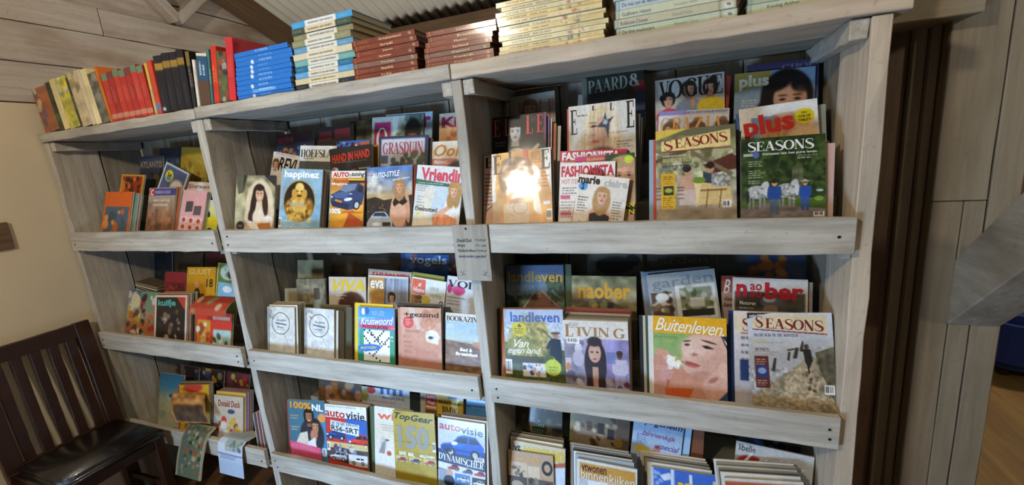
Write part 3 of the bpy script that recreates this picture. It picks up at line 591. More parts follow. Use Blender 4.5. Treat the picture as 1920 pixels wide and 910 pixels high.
FILL = [
(-0.2339,0.0543,1.3635,0.1922,0.2442,0.006,0.2269,0.0378,'#8d8b84','fashion_pile'),
(-0.231,0.0631,1.3635,0.1931,0.2407,0.006,0.2269,0.0369,'#b4ada0','fashion_pile'),
(-0.4377,0.0389,1.3623,0.191,0.2614,0.006,0.2705,-0.0247,'#8d8b84','orange_pile'),
(-0.4382,0.0478,1.3623,0.1921,0.2594,0.006,0.2705,-0.0252,'#b4ada0','orange_pile'),
(0.0341,0.0319,1.3602,0.191,0.2662,0.007,0.2269,0.0022,'#b5483a','lunch_pile'),
(0.0239,0.0418,1.3602,0.1937,0.2657,0.007,0.2269,0.0021,'#8fa6b8','lunch_pile'),
(0.0353,0.0516,1.366,0.1934,0.2749,0.008,0.2269,0.0641,'#3b3a36','lunch_pile'),
(0.0414,0.0625,1.366,0.1944,0.2703,0.008,0.2269,0.0629,'#5c564c','lunch_pile'),
(0.252,0.0309,1.3629,0.1822,0.2229,0.008,0.2269,0.033,'#c7a99a','horse_pile'),
(0.2476,0.0418,1.3611,0.1826,0.2285,0.006,0.2269,0.0123,'#8d8b84','horse_pile'),
(-0.4732,0.1438,1.4453,0.1872,0.2831,0.005,0.2269,0.0034,'#8a5a8e','portrait_pile'),
(-0.472,0.1516,1.4462,0.193,0.2743,0.006,0.2269,0.0128,'#d8d4cc','portrait_pile'),
(-0.4636,0.1605,1.4468,0.1965,0.2582,0.007,0.2269,0.0192,'#c2653e','portrait_pile'),
(-0.4527,0.1703,1.4482,0.1942,0.2487,0.006,0.2269,0.0338,'#cfcac0','portrait_pile'),
(-0.2207,0.1438,1.4456,0.1983,0.297,0.006,0.2269,-0.0063,'#c4452f','blonde_pile'),
(-0.2126,0.1527,1.449,0.2001,0.2603,0.007,0.2269,0.0413,'#5d5a52','blonde_pile'),
(-0.2065,0.1625,1.4487,0.2009,0.2491,0.007,0.2269,0.0383,'#77726a','blonde_pile'),
(-0.2025,0.1724,1.4485,0.2018,0.2379,0.007,0.2269,0.0353,'#4a4844','blonde_pile'),
(0.025,0.1438,1.45,0.1827,0.2347,0.006,0.2269,0.0564,'#b06a6a','heads_pile'),
(0.0277,0.1527,1.4499,0.1837,0.2304,0.006,0.2269,0.0552,'#6d6a68','heads_pile'),
(0.246,0.1438,1.4476,0.1778,0.2306,0.005,0.2269,-0.0298,'#4f6fae','dog_pile'),
(0.272,0.1516,1.4467,0.1808,0.2309,0.007,0.2269,-0.0189,'#9fa79f','dog_pile'),
(-0.493,0.2538,1.5549,0.1781,0.2298,0.006,0.2269,0.0563,'#8c8878','faded_pile'),
(-0.2211,0.2538,1.5547,0.1891,0.23,0.006,0.2269,0.0515,'#9b9482','dark_horse_pile'),
(0.0327,0.2538,1.5578,0.1904,0.2406,0.007,0.2269,0.0839,'#9a3b33','women_pile'),
(-0.9035,0.0288,1.3605,0.1798,0.2414,0.006,0.2269,-0.0062,'#b3402e','car_pile'),
(-0.9065,0.0377,1.3602,0.1825,0.2331,0.006,0.2269,0.0024,'#d7b13c','car_pile'),
(-1.3204,0.0319,1.369,0.2013,0.2533,0.008,0.2269,0.0915,'#55504a','buddha_pile'),
(-1.3248,0.0428,1.369,0.2025,0.2508,0.008,0.2269,0.0911,'#3d3a36','buddha_pile'),
(-1.328,0.0537,1.369,0.2036,0.2482,0.008,0.2269,0.0908,'#6f6a62','buddha_pile'),
(-0.9225,0.1449,1.4499,0.2023,0.2519,0.007,0.2269,0.0494,'#33384f','bear_pile'),
(-0.9248,0.1547,1.4498,0.2034,0.2492,0.007,0.2269,0.0487,'#8d8a80','bear_pile'),
(-0.9825,0.1646,1.4493,0.2005,0.2391,0.006,0.2269,0.0442,'#b98a3a','bear_pile'),
(-2.4237,0.0301,1.3643,0.2059,0.2243,0.007,0.3142,0.0442,'#6f8a7a','orange_comic_pile'),
(-2.4233,0.0402,1.3643,0.2062,0.2193,0.007,0.3142,0.0436,'#9a8c72','orange_comic_pile'),
(-2.4286,0.0503,1.3642,0.2069,0.2145,0.007,0.3142,0.043,'#4f7d78','orange_comic_pile'),
(-2.116,0.029,1.3611,0.1909,0.2403,0.009,0.3142,0.0119,'#a5532c','sky_pile'),
(-1.9256,0.0301,1.3675,0.1492,0.2072,0.006,0.3142,0.1065,'#cdb9a8','pink_pile'),
(0.2214,0.0407,0.859,0.1838,0.2821,0.007,0.2269,0.0109,'#1e2c52','beach_pile'),
(0.2825,0.0506,0.8637,0.1978,0.2679,0.006,0.2269,-0.0592,'#8d8b84','beach_pile'),
(0.2875,0.0594,0.8638,0.1987,0.2618,0.006,0.2269,-0.0602,'#b4ada0','beach_pile'),
(0.0205,0.0299,0.8599,0.1986,0.261,0.007,0.2269,-0.0193,'#d8d2c4','apple_pile'),
(0.0137,0.0397,0.8599,0.2008,0.2569,0.007,0.2269,-0.0194,'#3d4a3c','apple_pile'),
(0.0065,0.0496,0.8599,0.203,0.2528,0.007,0.2269,-0.0195,'#c2b49a','apple_pile'),
(-0.0037,0.0594,0.86,0.2056,0.2485,0.007,0.2269,-0.0196,'#232321','apple_pile'),
(-0.2374,0.0299,0.8599,0.2009,0.2382,0.007,0.2269,-0.0192,'#c9c4b8','living_pile'),
(-0.2372,0.0397,0.8597,0.2025,0.2412,0.007,0.2269,-0.0174,'#8f8a80','living_pile'),
(-0.2371,0.0496,0.8595,0.2042,0.2444,0.007,0.2269,-0.0156,'#6f6a60','living_pile'),
(-0.2369,0.0594,0.8594,0.2059,0.2476,0.007,0.2269,-0.0138,'#b9b2a4','living_pile'),
(-0.2369,0.0693,0.8591,0.2076,0.2544,0.007,0.2269,-0.0111,'#8b3a30','living_pile'),
(-0.2366,0.0791,0.859,0.2093,0.2561,0.007,0.2269,-0.0098,'#a8492f','living_pile'),
(-0.4434,0.0299,0.8623,0.2045,0.2604,0.006,0.2269,-0.0436,'#b5672e','hay_pile'),
(-0.4508,0.0387,0.8624,0.2063,0.2574,0.006,0.2269,-0.0435,'#6d5a3a','hay_pile'),
(-0.4567,0.0475,0.8623,0.2028,0.2545,0.006,0.2269,-0.0434,'#33372c','hay_pile'),
(-0.4609,0.0563,0.8621,0.1946,0.2516,0.006,0.2269,-0.0433,'#8a7a55','hay_pile'),
(0.2524,0.1438,0.945,0.1915,0.2557,0.007,0.2269,0.0216,'#9c8f86','motor_pile'),
(0.0229,0.1438,0.9532,0.1958,0.2765,0.006,0.2269,-0.1067,'#6f7f92','garden_pile'),
(0.0157,0.1527,0.9532,0.1976,0.2755,0.006,0.2269,-0.1061,'#8f8d80','garden_pile'),
(0.013,0.1615,0.9532,0.1991,0.2746,0.006,0.2269,-0.1055,'#4b525c','garden_pile'),
(-0.4342,0.1438,0.9474,0.2183,0.2884,0.007,0.2269,-0.0414,'#47553a','farm_pile'),
(-0.4541,0.1537,0.9454,0.2166,0.293,0.007,0.2269,-0.0225,'#35402c','farm_pile'),
(-0.8739,0.0288,0.8594,0.171,0.2418,0.006,0.2269,-0.0171,'#b98a72','egg_pile'),
(-0.8808,0.0377,0.8584,0.1784,0.2491,0.006,0.2269,-0.0046,'#2c2b2c','egg_pile'),
(-0.8849,0.0465,0.8583,0.1794,0.2487,0.006,0.2269,-0.0038,'#4c4a48','egg_pile'),
(-0.8885,0.0553,0.8583,0.1803,0.2485,0.006,0.2269,-0.0031,'#2a2a2c','egg_pile'),
(-0.8875,0.0641,0.8582,0.1809,0.2485,0.006,0.2269,-0.0024,'#7c7a76','egg_pile'),
(-1.0714,0.0288,0.858,0.1736,0.2505,0.007,0.2269,0.0001,'#e2c22c','puzzle_pile'),
(-1.0838,0.0387,0.858,0.1752,0.2445,0.006,0.2269,-0.0004,'#7c7444','puzzle_pile'),
(-1.3168,0.0288,0.8584,0.1516,0.2156,0.006,0.2269,0.0051,'#c9c4b4','oval_right_pile'),
(-1.3143,0.0377,0.8584,0.152,0.2105,0.006,0.2269,0.0048,'#5a5444','oval_right_pile'),
(-1.3141,0.0465,0.8583,0.1524,0.2052,0.006,0.2269,0.0044,'#a79c84','oval_right_pile'),
(-1.3157,0.0553,0.8583,0.153,0.1998,0.006,0.2269,0.004,'#3d392f','oval_right_pile'),
(-1.2802,0.0641,0.8585,0.1517,0.2163,0.007,0.2269,-0.0066,'#5a5542','oval_dark_pile'),
(-1.2944,0.074,0.8594,0.1482,0.2187,0.007,0.2269,-0.019,'#6e6752','oval_dark_pile'),
(-1.5201,0.0288,0.8606,0.155,0.2226,0.006,0.2269,-0.0347,'#d8d2be','oval_left_pile'),
(-1.5186,0.0377,0.8606,0.1552,0.223,0.006,0.2269,-0.0339,'#6a6250','oval_left_pile'),
(-1.5196,0.0465,0.8605,0.1556,0.2233,0.006,0.2269,-0.0332,'#b5a888','oval_left_pile'),
(-1.5211,0.0553,0.8605,0.1561,0.2235,0.006,0.2269,-0.0325,'#8c8068','oval_left_pile'),
(-1.5197,0.0641,0.8604,0.1564,0.224,0.006,0.2269,-0.0317,'#c2b698','oval_left_pile'),
(-1.6844,0.073,0.8582,0.0052,0.2103,0.006,0.2269,-0.0771,'#c49a66','oval_tan_pile'),
(-0.9179,0.1438,0.9507,0.142,0.2456,0.006,0.2269,0.1118,'#8a8a3a','home_pile'),
(-1.5348,0.1438,0.9469,0.1609,0.1731,0.006,0.2269,-0.0501,'#8d8260','tan_comic_pile'),
(-1.4716,0.1527,0.9449,0.1503,0.2169,0.007,0.2269,-0.0264,'#5d5642','tan_comic_pile'),
(-2.2237,0.03,0.8624,0.2301,0.2392,0.006,0.2793,-0.0398,'#a3532f','western_pile'),
(-2.2328,0.0389,0.8624,0.2311,0.2385,0.006,0.2793,-0.0394,'#c2b28a','western_pile'),
(-2.2348,0.0479,0.8623,0.2315,0.2381,0.006,0.2793,-0.0389,'#8f9aa0','western_pile'),
(-2.2313,0.0568,0.8623,0.2315,0.238,0.006,0.2793,-0.0384,'#6f4a32','western_pile'),
(-2.2363,0.0658,0.8622,0.2322,0.2375,0.006,0.2793,-0.038,'#b8b09a','western_pile'),
(0.2492,0.0299,0.3811,0.2086,0.2616,0.005,0.2269,-0.1091,'#d6d0c2','red_interior_pile'),
(0.2456,0.0377,0.3808,0.2102,0.2651,0.005,0.2269,-0.1061,'#5c574e','red_interior_pile'),
(0.2417,0.0455,0.3806,0.2118,0.2687,0.005,0.2269,-0.1031,'#b9b0a0','red_interior_pile'),
(0.2405,0.0533,0.3804,0.2131,0.2728,0.005,0.2269,-0.1,'#8c8578','red_interior_pile'),
(0.2342,0.0611,0.3802,0.215,0.2762,0.005,0.2269,-0.0971,'#d6d0c2','red_interior_pile'),
(0.0048,0.0787,0.3723,0.196,0.2189,0.005,0.2269,-0.024,'#d6cfbd','blue_sketch_pile'),
(-0.0013,0.0865,0.3721,0.1975,0.2221,0.005,0.2269,-0.0215,'#9a9282','blue_sketch_pile'),
(-0.005,0.0943,0.3718,0.1988,0.2258,0.005,0.2269,-0.0189,'#6b665c','blue_sketch_pile'),
(-0.0118,0.1021,0.3716,0.2004,0.229,0.005,0.2269,-0.0165,'#c6bda8','blue_sketch_pile'),
(-0.017,0.1099,0.3714,0.2019,0.2327,0.005,0.2269,-0.014,'#d6cfbd','blue_sketch_pile'),
(-0.2295,0.0299,0.3708,0.1924,0.2386,0.005,0.2269,-0.0083,'#9aa3a6','gold_pile'),
(-0.2365,0.0377,0.3706,0.1939,0.2416,0.005,0.2269,-0.0059,'#d9d6cc','gold_pile'),
(-0.2409,0.0455,0.3703,0.1952,0.2453,0.005,0.2269,-0.0034,'#25272b','gold_pile'),
(-0.2448,0.0533,0.3701,0.1964,0.2491,0.005,0.2269,-0.0009,'#8d949a','gold_pile'),
(-0.2537,0.0611,0.3701,0.198,0.252,0.005,0.2269,0.0014,'#b0a792','gold_pile'),
(-0.4695,0.0387,0.3702,0.1931,0.2547,0.006,0.2269,-0.0024,'#e0d6bc','tan_pile'),
(-0.4719,0.0475,0.3701,0.194,0.2557,0.006,0.2269,-0.0006,'#8f8468','tan_pile'),
(-0.4722,0.0563,0.3701,0.1943,0.2569,0.006,0.2269,0.0013,'#cfc5ae','tan_pile'),
(-0.4741,0.0652,0.3703,0.1914,0.2576,0.006,0.2269,0.0031,'#5e5646','tan_pile'),
(-0.0658,0.1438,0.4687,0.1659,0.2372,0.006,0.2269,0.108,'#9fc0dc','rose_pile'),
(-0.0127,0.1527,0.4639,0.1614,0.2344,0.007,0.2269,0.0499,'#7d4a30','rose_pile'),
(-0.2797,0.1438,0.4645,0.1914,0.2377,0.006,0.2269,0.0479,'#8c8256','attic_pile'),
(-0.7429,0.0288,0.3718,0.1938,0.2975,0.006,0.2269,-0.0187,'#d8d4cc','hatch_pile'),
(-0.7426,0.0377,0.3717,0.1945,0.2961,0.006,0.2269,-0.0176,'#a33a34','hatch_pile'),
(-0.7437,0.0465,0.3716,0.1953,0.2945,0.006,0.2269,-0.0166,'#8b8f96','hatch_pile'),
(-0.7424,0.0553,0.3715,0.1959,0.2933,0.006,0.2269,-0.0155,'#c6c0b4','hatch_pile'),
(-1.1249,0.0377,0.3703,0.1361,0.2821,0.007,0.2269,-0.0048,'#4b5a3a','penguin_pile'),
(-1.2977,0.0475,0.3733,0.2267,0.2752,0.007,0.2269,-0.0303,'#dedad2','red_cars_pile'),
(-1.2981,0.0574,0.3732,0.2273,0.2744,0.006,0.2269,-0.0291,'#b44038','red_cars_pile'),
(-1.509,0.0288,0.3775,0.2021,0.2553,0.007,0.2269,-0.0763,'#8e4038','pair_pile'),
(-0.9053,0.1438,0.4611,0.1785,0.2224,0.006,0.2269,-0.013,'#b8b4b0','yellow_pile'),
(-1.9857,0.03,0.3757,0.1993,0.2409,0.006,0.2793,-0.0598,'#c9a23c','white_red_pile'),
(-1.9795,0.0389,0.3756,0.1991,0.242,0.006,0.2793,-0.0586,'#8a6a9a','white_red_pile'),
(-1.9771,0.0479,0.3755,0.1992,0.2428,0.006,0.2793,-0.0574,'#b0522f','white_red_pile'),
(-1.9759,0.0568,0.3754,0.1994,0.2435,0.006,0.2793,-0.0562,'#5a6a86','white_red_pile'),
(-2.2221,0.03,0.3818,0.2259,0.2519,0.006,0.2793,-0.1085,'#7a4030','yellow_red_pile'),
(-2.2257,0.0389,0.3817,0.2264,0.2523,0.006,0.2793,-0.1075,'#8a9a60','yellow_red_pile'),
(-2.2403,0.0479,0.3816,0.2277,0.2515,0.006,0.2793,-0.1065,'#4a5060','yellow_red_pile'),
]
# ------------------------------------------------------------------ covers, each with its own print
A = {}
def art(key, label, **k):
    def deco(f): A[key] = (label, f, k); return f
    return deco
# ---- upper shelf, right bay
@art('orange_portrait', 'magazine in a shiny plastic sleeve with a woman\'s face among orange ribbons', mat='SLEEVE')
def _(c):
    c.fill('#e6ddcf'); c.pg([(.08, 0), (.82, 0), (1, .75), (1, 1.4), (.05, 1.4)], '#d79a4e'); c.ns(.2, 7, 3, 2)
    c.pg([(.14, 0), (.34, 0), (.2, .45), (.05, .6)], '#e0a94e'); c.pg([(.54, 0), (.62, 0), (.66, .35), (.58, .32)], '#d6604a'); c.pg([(.66, 0), (.8, 0), (1, .7), (.9, .8)], '#c98a48')
    c.face(.42, .42, .27, '#c68a5c', '#7d5a3c', lip='#9c5a44', top=1.2); c.ns(.12, 9, 9, 4); c.pg([(.66, .5), (.74, .45), (.84, 1), (.7, .9)], '#efe2c8')
    c.bx(.2, .78, .62, 1.3, '#c9b49c', .8); c.ring(.48, .85, .12, .09, '#8d8068'); c.pg([(0, .75), (.16, .7), (.12, 1.2), (0, 1.2)], '#b98f5e'); c.tl(.68, .05, .95, 5, .035, '#4a3220', 3); c.tl(.74, .3, .98, 6, .05, '#5a3820', 4); c.bx(.86, .78, .96, .83, '#d7dce6')
    c.code(.9, .9, .99, 1.05)
    c.t('E', .03, .035, .17, .32, '#17130f', 's'); c.t('L', .29, .0, .40, .2, '#2a1c12', 's'); c.t('E', .84, .02, .98, .3, '#17130f', 's'); c.t('L', .6, .0, .66, .2, '#c8503c', 's')
@art('pink_portrait', 'pale pink magazine peeking out left of the orange plastic-sleeved magazine')
def _(c):
    c.g('#dbb5a4', '#cfa792', '#b98b70'); c.t('E', .02, .03, .17, .2, '#1c1512', 's'); c.t('LLE', .3, .03, .9, .2, '#1c1512', 's'); c.tl(.03, .3, .2, 9, .06, '#3a2a22', 4); c.ln(.06, .9, .17, .82, .02, '#1a1512')
@art('fashion_cover_star', 'small tilted magazine with a blonde woman in a black strapless top')
def _(c):
    c.g('#e6ded2', '#ddd2c2'); c.bx(.62, .15, 1, 1, '#d3cdc3', .5); c.el(.52, .98, .26, .3, '#d9aa8c'); c.el(.34, .9, .08, .3, '#d9aa8c', rot=10); c.el(.72, .95, .08, .3, '#d9aa8c', rot=-12)
    c.pg([(.32, .72), (.44, .68), (.52, .74), (.6, .68), (.72, .74), (.68, 1.2), (.34, 1.2)], '#15120f'); c.face(.52, .38, .14, '#dbab8c', '#b08a58', long=1.3); c.el(.12, .22, .09, .085, '#4a97d4'); c.tl(.05, .42, .26, 6, .05, '#3a342c'); c.tl(.74, .45, .96, 8, .05, '#5a524a', 5)
    c.t('marie', .0, .02, .44, .17, '#1d1a17', 'B'); c.t('claire', .52, .05, .98, .19, '#b9b6b0', 'B'); c.t('2', .08, .16, .14, .28, '#101820', 'B'); c.t('fashion', .1, .86, .6, 1.0, '#e0b33a', 'B')
@art('red_title_fashion', 'white fashion magazine with crimson capitals behind the small tilted magazine')
def _(c):
    c.g('#e9e2d8', '#ddd4c8'); c.face(.66, .28, .14, '#7a4a34', '#2a1a14'); c.el(.66, .7, .26, .3, '#a9a2a0'); c.bx(.02, .55, .2, .62, '#c6607a'); c.tl(.03, .66, .3, 6, .05, '#6a5a52'); c.bx(.02, .84, .22, .9, '#c04a6c'); c.pg([(.3, .6), (.4, .58), (.3, 1.1), (.2, 1.1)], '#b98f6c')
    c.t('FASHIONISTA', .02, .05, .98, .24, '#c22744', 'B'); c.t('HOT ITEMS', .03, .28, .4, .36, '#d08878', 'n'); c.tl(.05, .42, .35, 3, .045, '#3a3430')
@art('glossy_green', 'magazine with a blonde half-hidden woman on green beside the fashion titles')
def _(c):
    c.g('#2f4a24', '#26381e', '#1d2a1a'); c.bx(0, 0, .52, .6, '#c23a72'); c.bx(.0, .1, .2, .3, '#3a5ab0'); c.face(.82, .35, .24, '#d4a183', '#b59468', long=1.5); c.el(.9, .1, .07, .06, '#c6d63c'); c.bx(.7, .8, 1, 1.2, '#2a2a22'); c.bx(.78, .95, .97, 1.1, '#c79a84')
    c.t('Glossy', .06, .08, .5, .26, '#efe6ea', 'c'); c.t('fashion', .2, .02, .5, .08, '#e0b33a', 'i'); c.t('VAN', .72, .76, .98, .84, '#e3d23c', 'B'); c.t('TEN', .72, .87, .98, .95, '#e3d23c', 'B')
@art('red_title_fashion_back', 'fashion magazine whose outlined white capitals on crimson show at its top edge')
def _(c):
    c.fill('#d8c8c0'); c.bx(0, 0, 1, .16, '#bd2b46'); c.t('FASHIONISTA', .03, .02, .9, .14, '#ece2dc', 'B'); c.el(.55, .08, .1, .06, '#d7b0a0', al=.6)
@art('garden_lunch', 'magazine with a couple lunching at a garden table under a yellow title band', res=76)
def _(c):
    c.g('#7a7450', '#8d8a60', '#b0a98a', '#a89a82'); c.ns(.35, 16, 14, 3); c.bl(5, 60, 0, .3, 1, .62, ['#5c5f38', '#8a8a58', '#b4b08a', '#6a6a4a', '#cfc9ae'], .02, .06, .8)
    c.pg([(.6, .48), (.95, .36), (1, .4), (1, .55), (.7, .6)], '#5a2f22'); c.ln(.45, .3, .95, .62, .05, '#7a6a50'); c.ln(.0, .4, .4, .28, .05, '#5c4c38'); c.pg([(0, 0), (1, 0), (1, .16), (0, .05)], '#6a6448')
    c.pg([(0, .0), (.45, .0), (.0, .13)], '#d9ba48'); c.pg([(.08, .15), (.93, .06), (.93, .26), (.08, .28)], '#e6cf86')
    c.bx(0, .9, 1, 1.4, '#9c8d78'); c.ns(.2, 8, 14, 9, y0=.9); c.pg([(.48, .7), (.9, .68), (.96, .98), (.46, .98)], '#d8b878'); c.pg([(.46, .7), (.58, .7), (.52, 1.0), (.44, .96)], '#e6cc94')
    c.pg([(.3, .62), (.46, .6), (.5, .78), (.3, .8)], '#c49a80'); c.pg([(.3, .78), (.5, .78), (.52, .98), (.3, .98)], '#c9b0a0'); c.ln(.42, .66, .56, .68, .04, '#c9966f'); c.el(.41, .54, .05, .06, '#c4906c'); c.el(.40, .51, .055, .05, '#241812')
    c.pg([(.7, .58), (.86, .6), (.92, .76), (.7, .76)], '#a8a49c'); c.ns(.4, 40, 40, 7, .7, .58, .92, .76); c.el(.69, .53, .045, .055, '#c4906c'); c.el(.69, .49, .05, .045, '#2a1a12'); c.pg([(.6, .56), (.7, .6), (.7, .72), (.6, .7)], '#38404a'); c.el(.55, .67, .08, .04, '#6f8a2c')
    for x in (.66, .82): c.ln(x, .78, x-.03, 1.02, .015, '#7a5030'); c.ln(x-.1, .8, x+.06, .8, .015, '#7a5030')
    for y in (.74, .78, .83, .88): c.bx(0, y, .08, y+.012, '#4a3c30'); c.bx(.27, y, .36, y+.012, '#4a3c30')
    c.bx(.07, .56, .25, 1.02, '#d9a628'); c.bx(.1, .72, .23, .84, '#2a3620'); c.el(.165, .78, .05, .03, '#a9a84a'); c.tl(.1, .6, .23, 4, .028, '#6a4a14'); c.tl(.09, .87, .23, 5, .028, '#6a4a14'); c.code(.83, .93, .93, 1.02)
    c.bx(.08, .275, .93, .288, '#8d2b22'); c.tl(.08, .46, .4, 1, .04, '#4a4a40'); c.tl(.08, .515, .42, 1, .03, '#6a6454')
    c.t('S', .11, .13, .22, .27, '#8d2420', 's-3'); c.t('EASONS', .25, .10, .9, .23, '#8d2420', 's-4'); c.t('HISTORISCHE TULPEN', .09, .365, .5, .42, '#e0cf86', 's'); c.t('VOORJAAR IN EEN BOL', .09, .325, .4, .352, '#e9e2d0', 's'); c.t('ENGELSE TUINEN', .09, .455, .48, .5, '#4d5560', 's')
@art('grey_horses', 'magazine with two grey horses led by farmers in blue on a wooded lane', res=76)
def _(c):
    c.g('#2c3d18', '#2f3f1c', '#34451f', '#4a5a2c'); c.ns(.45, 22, 20, 3); c.bl(8, 90, 0, .1, 1, .7, ['#24331a', '#3d5226', '#4d632e', '#1c2815'], .02, .05, .7); c.bx(.62, .38, .74, .8, '#77745c', .55); c.ns(.2, 20, 20, 8, .62, .38, .74, .8)
    c.pg([(0, .82), (1, .78), (1, 1.4), (0, 1.4)], '#4f6a2a'); c.pg([(0, .9), (.35, .84), (1, .93), (1, 1.4), (0, 1.4)], '#7b726e'); c.ns(.2, 14, 30, 5, y0=.88)
    for x, y, k in ((.2, .7, 1.0), (.55, .68, .95)):
        c.el(x, y, .12*k, .085*k, '#b3b1ac'); c.el(x+.09*k, y-.05*k, .05*k, .09*k, '#c4c2bc', rot=20); c.el(x+.13*k, y+.0*k, .035*k, .08*k, '#cfccc6')
        for d in (-.09, -.04, .04, .09): c.ln(x+d*k, y+.04, x+d*k, y+.22, .025, '#8d8a84')
        c.bl(int(x*90), 12, x-.1*k, y-.06, x+.1*k, y+.06, ['#7d7b78', '#dedcd6'], .01, .02); c.el(x-.11*k, y+.06, .02, .09, '#2c2a28')
    c.man(.41, .545, .45, '#2a4a8c', '#5a6478', hair='#3a2a1e', hat='#2c2620'); c.man(.765, .565, .38, '#2c52a0', '#3a5896', hat='#b5a88c'); c.ln(.48, .76, .66, .8, .008, '#d9d2c0'); c.el(.92, .8, .05, .03, '#7f9a3c'); c.el(.93, .7, .04, .015, '#a9c4b8')
    c.bx(.04, .2, .15, .235, '#b9bcae'); c.el(.19, .22, .04, .045, '#5a68a4'); c.tl(.1, .3, .28, 3, .028, '#b9bf9a'); c.tl(.1, .42, .3, 4, .028, '#b9bf9a', 6); c.tl(.1, .55, .26, 2, .028, '#b9bf9a', 7); c.tl(.68, .25, .92, 2, .03, '#d5d6c0', 8); c.code(.86, .96, .98, 1.02)
    c.t('SEASONS', .09, .045, .87, .175, '#eceae0', 's'); c.t('Genieten van het pure leven', .26, .195, .9, .235, '#dfe0d0', 'b')
@art('black_portrait', 'black fashion magazine with coral capitals and a black-and-white woman\'s face')
def _(c):
    c.fill('#241f1e'); c.face(.43, .3, .15, '#d9d6d4', '#1c1918', lip='#5a5252', eye='#141212'); c.el(.45, .7, .16, .12, '#d2cfcd'); c.pg([(.6, .75), (.85, .52), (.88, .56), (.7, .8)], '#c9c6c4'); c.el(.46, .07, .1, .06, '#3a3432'); c.tl(.05, .46, .26, 2, .05, '#a8a4a0'); c.tl(.72, .06, .82, 4, .03, '#8a8682'); c.bx(.95, 0, 1, .5, '#7a4a66')
    c.t('E', .02, .05, .14, .35, '#d2603e', 's'); c.t('L', .235, .05, .31, .35, '#d8693f', 's'); c.t('L', .63, .03, .76, .35, '#da553c', 's'); c.t('E', .83, .03, .95, .34, '#da4d3c', 's')
@art('blonde_star_paint', 'white fashion magazine, blonde woman with a dark star painted over one eye', res=72)
def _(c):
    c.fill('#dcd6ca'); c.ns(.05, 4, 4, 1); c.el(.5, .62, .3, .5, '#d9c3a0', .3); c.el(.5, .36, .26, .34, '#e3d2b4', .2); c.pg([(.36, .7), (.62, .7), (.7, 1.2), (.3, 1.2)], '#5c3526'); c.el(.46, .4, .17, .2, '#d4a98c', .15); c.el(.44, .52, .13, .2, '#d4a98c', .15); c.el(.56, .5, .06, .22, '#b98a6c', .9, .6); c.pg([(.27, .3), (.36, .1), (.52, .04), (.62, .1), (.44, .24), (.3, .5)], '#dcc69c'); c.ns(.12, 50, 3, 6, .2, .0, .8, .9); c.el(.5, .76, .18, .09, '#4a2a1e', .6)
    c.el(.37, .345, .06, .02, '#3a2a24', .5); c.el(.37, .295, .06, .012, '#8a6a4a', .6); c.el(.38, .48, .03, .015, '#a87860', .6); c.el(.41, .58, .06, .022, '#b4554c', .4); c.bl(2, 16, .24, .3, .34, 1, ['#cdb288', '#eadfc6'], .01, .03); c.bl(3, 16, .64, .3, .76, 1, ['#cdb288', '#eadfc6'], .01, .03)
    c.pg([(.56, .14), (.585, .27), (.69, .22), (.625, .32), (.6, .56), (.56, .38), (.43, .36), (.53, .27)], '#39414f'); c.pg([(.55, .25), (.6, .29), (.58, .34), (.52, .32)], '#aeb7c2')
    c.tl(.14, .16, .3, 1, .03, '#3a3430'); c.tl(.72, .46, .9, 1, .03, '#5a524a'); c.tl(.72, .6, .96, 3, .04, '#5a524a', 4)
    c.t('E', .03, .06, .13, .44, '#1a1714', 's'); c.t('L', .36, .03, .42, .1, '#1a1714', 's'); c.t('L', .63, .02, .69, .13, '#1a1714', 's'); c.t('E', .87, .02, .98, .42, '#1a1714', 's'); c.t('365', .05, .75, .24, .86, '#6a6660', 'n')
@art('three_heads', 'magazine with orange capitals and three women\'s heads with hair buns')
def _(c):
    c.fill('#cfd0d4'); c.bx(0, 0, 1, .08, '#b9b7c4'); c.bx(0, 0, .4, .07, '#8d7fb0')
    for x in (.19, .56, .91): c.el(x, .17, .06, .05, '#8a6a4a'); c.face(x, .34, .12, '#d6a98c', '#6a4a34', body='#b8b4b2')
    for ch, x in zip('GRAZIA', (.03, .2, .34, .5, .68, .77)): c.t(ch, x, .1, x+.14 if ch != 'I' else x+.06, .36, '#dfa05c', 's')
    c.t('HET IS OF IE VOOR JE UITSTAAT', .4, .02, .98, .06, '#6c6a74', 'i')
@art('red_word_dog', 'white magazine with a red lowercase title, tawny fur and a yellow dot')
def _(c):
    c.fill('#e6e3dc'); c.bx(.16, .17, .5, 1.2, '#8595b8'); c.el(.62, .52, .36, .36, '#b98657', .3); c.ns(.22, 30, 8, 3, .25, .15, 1, 1); c.el(.8, .55, .2, .2, '#d6b080', .5); c.bx(0, 0, 1, .14, '#e8e5df'); c.el(.83, .23, .12, .11, '#e2cf22', .06)
    c.t('plus', .05, .12, .7, .5, '#cc3227', 'B-4'); c.t('NU', .8, .16, .86, .19, '#3a3410', 'b'); c.t('OOK OP', .75, .21, .91, .245, '#3a3410', 'b'); c.t('TABLET!', .75, .265, .91, .3, '#3a3410', 'b')
@art('faded_red_title', 'tilted faded fashion magazine with red capitals at the back of its shelf')
def _(c):
    c.g('#a8a090', '#9a8f7c'); c.face(.5, .3, .15, '#b98a6c', '#7a5a3e', long=1)
    for ch, x in zip('ELLE', (.06, .26, .68, .86)): c.t(ch, x, .14, x+.12, .5, '#b0523a', 's')
    c.t('E', .04, .02, .16, .1, '#2c2824', 's')
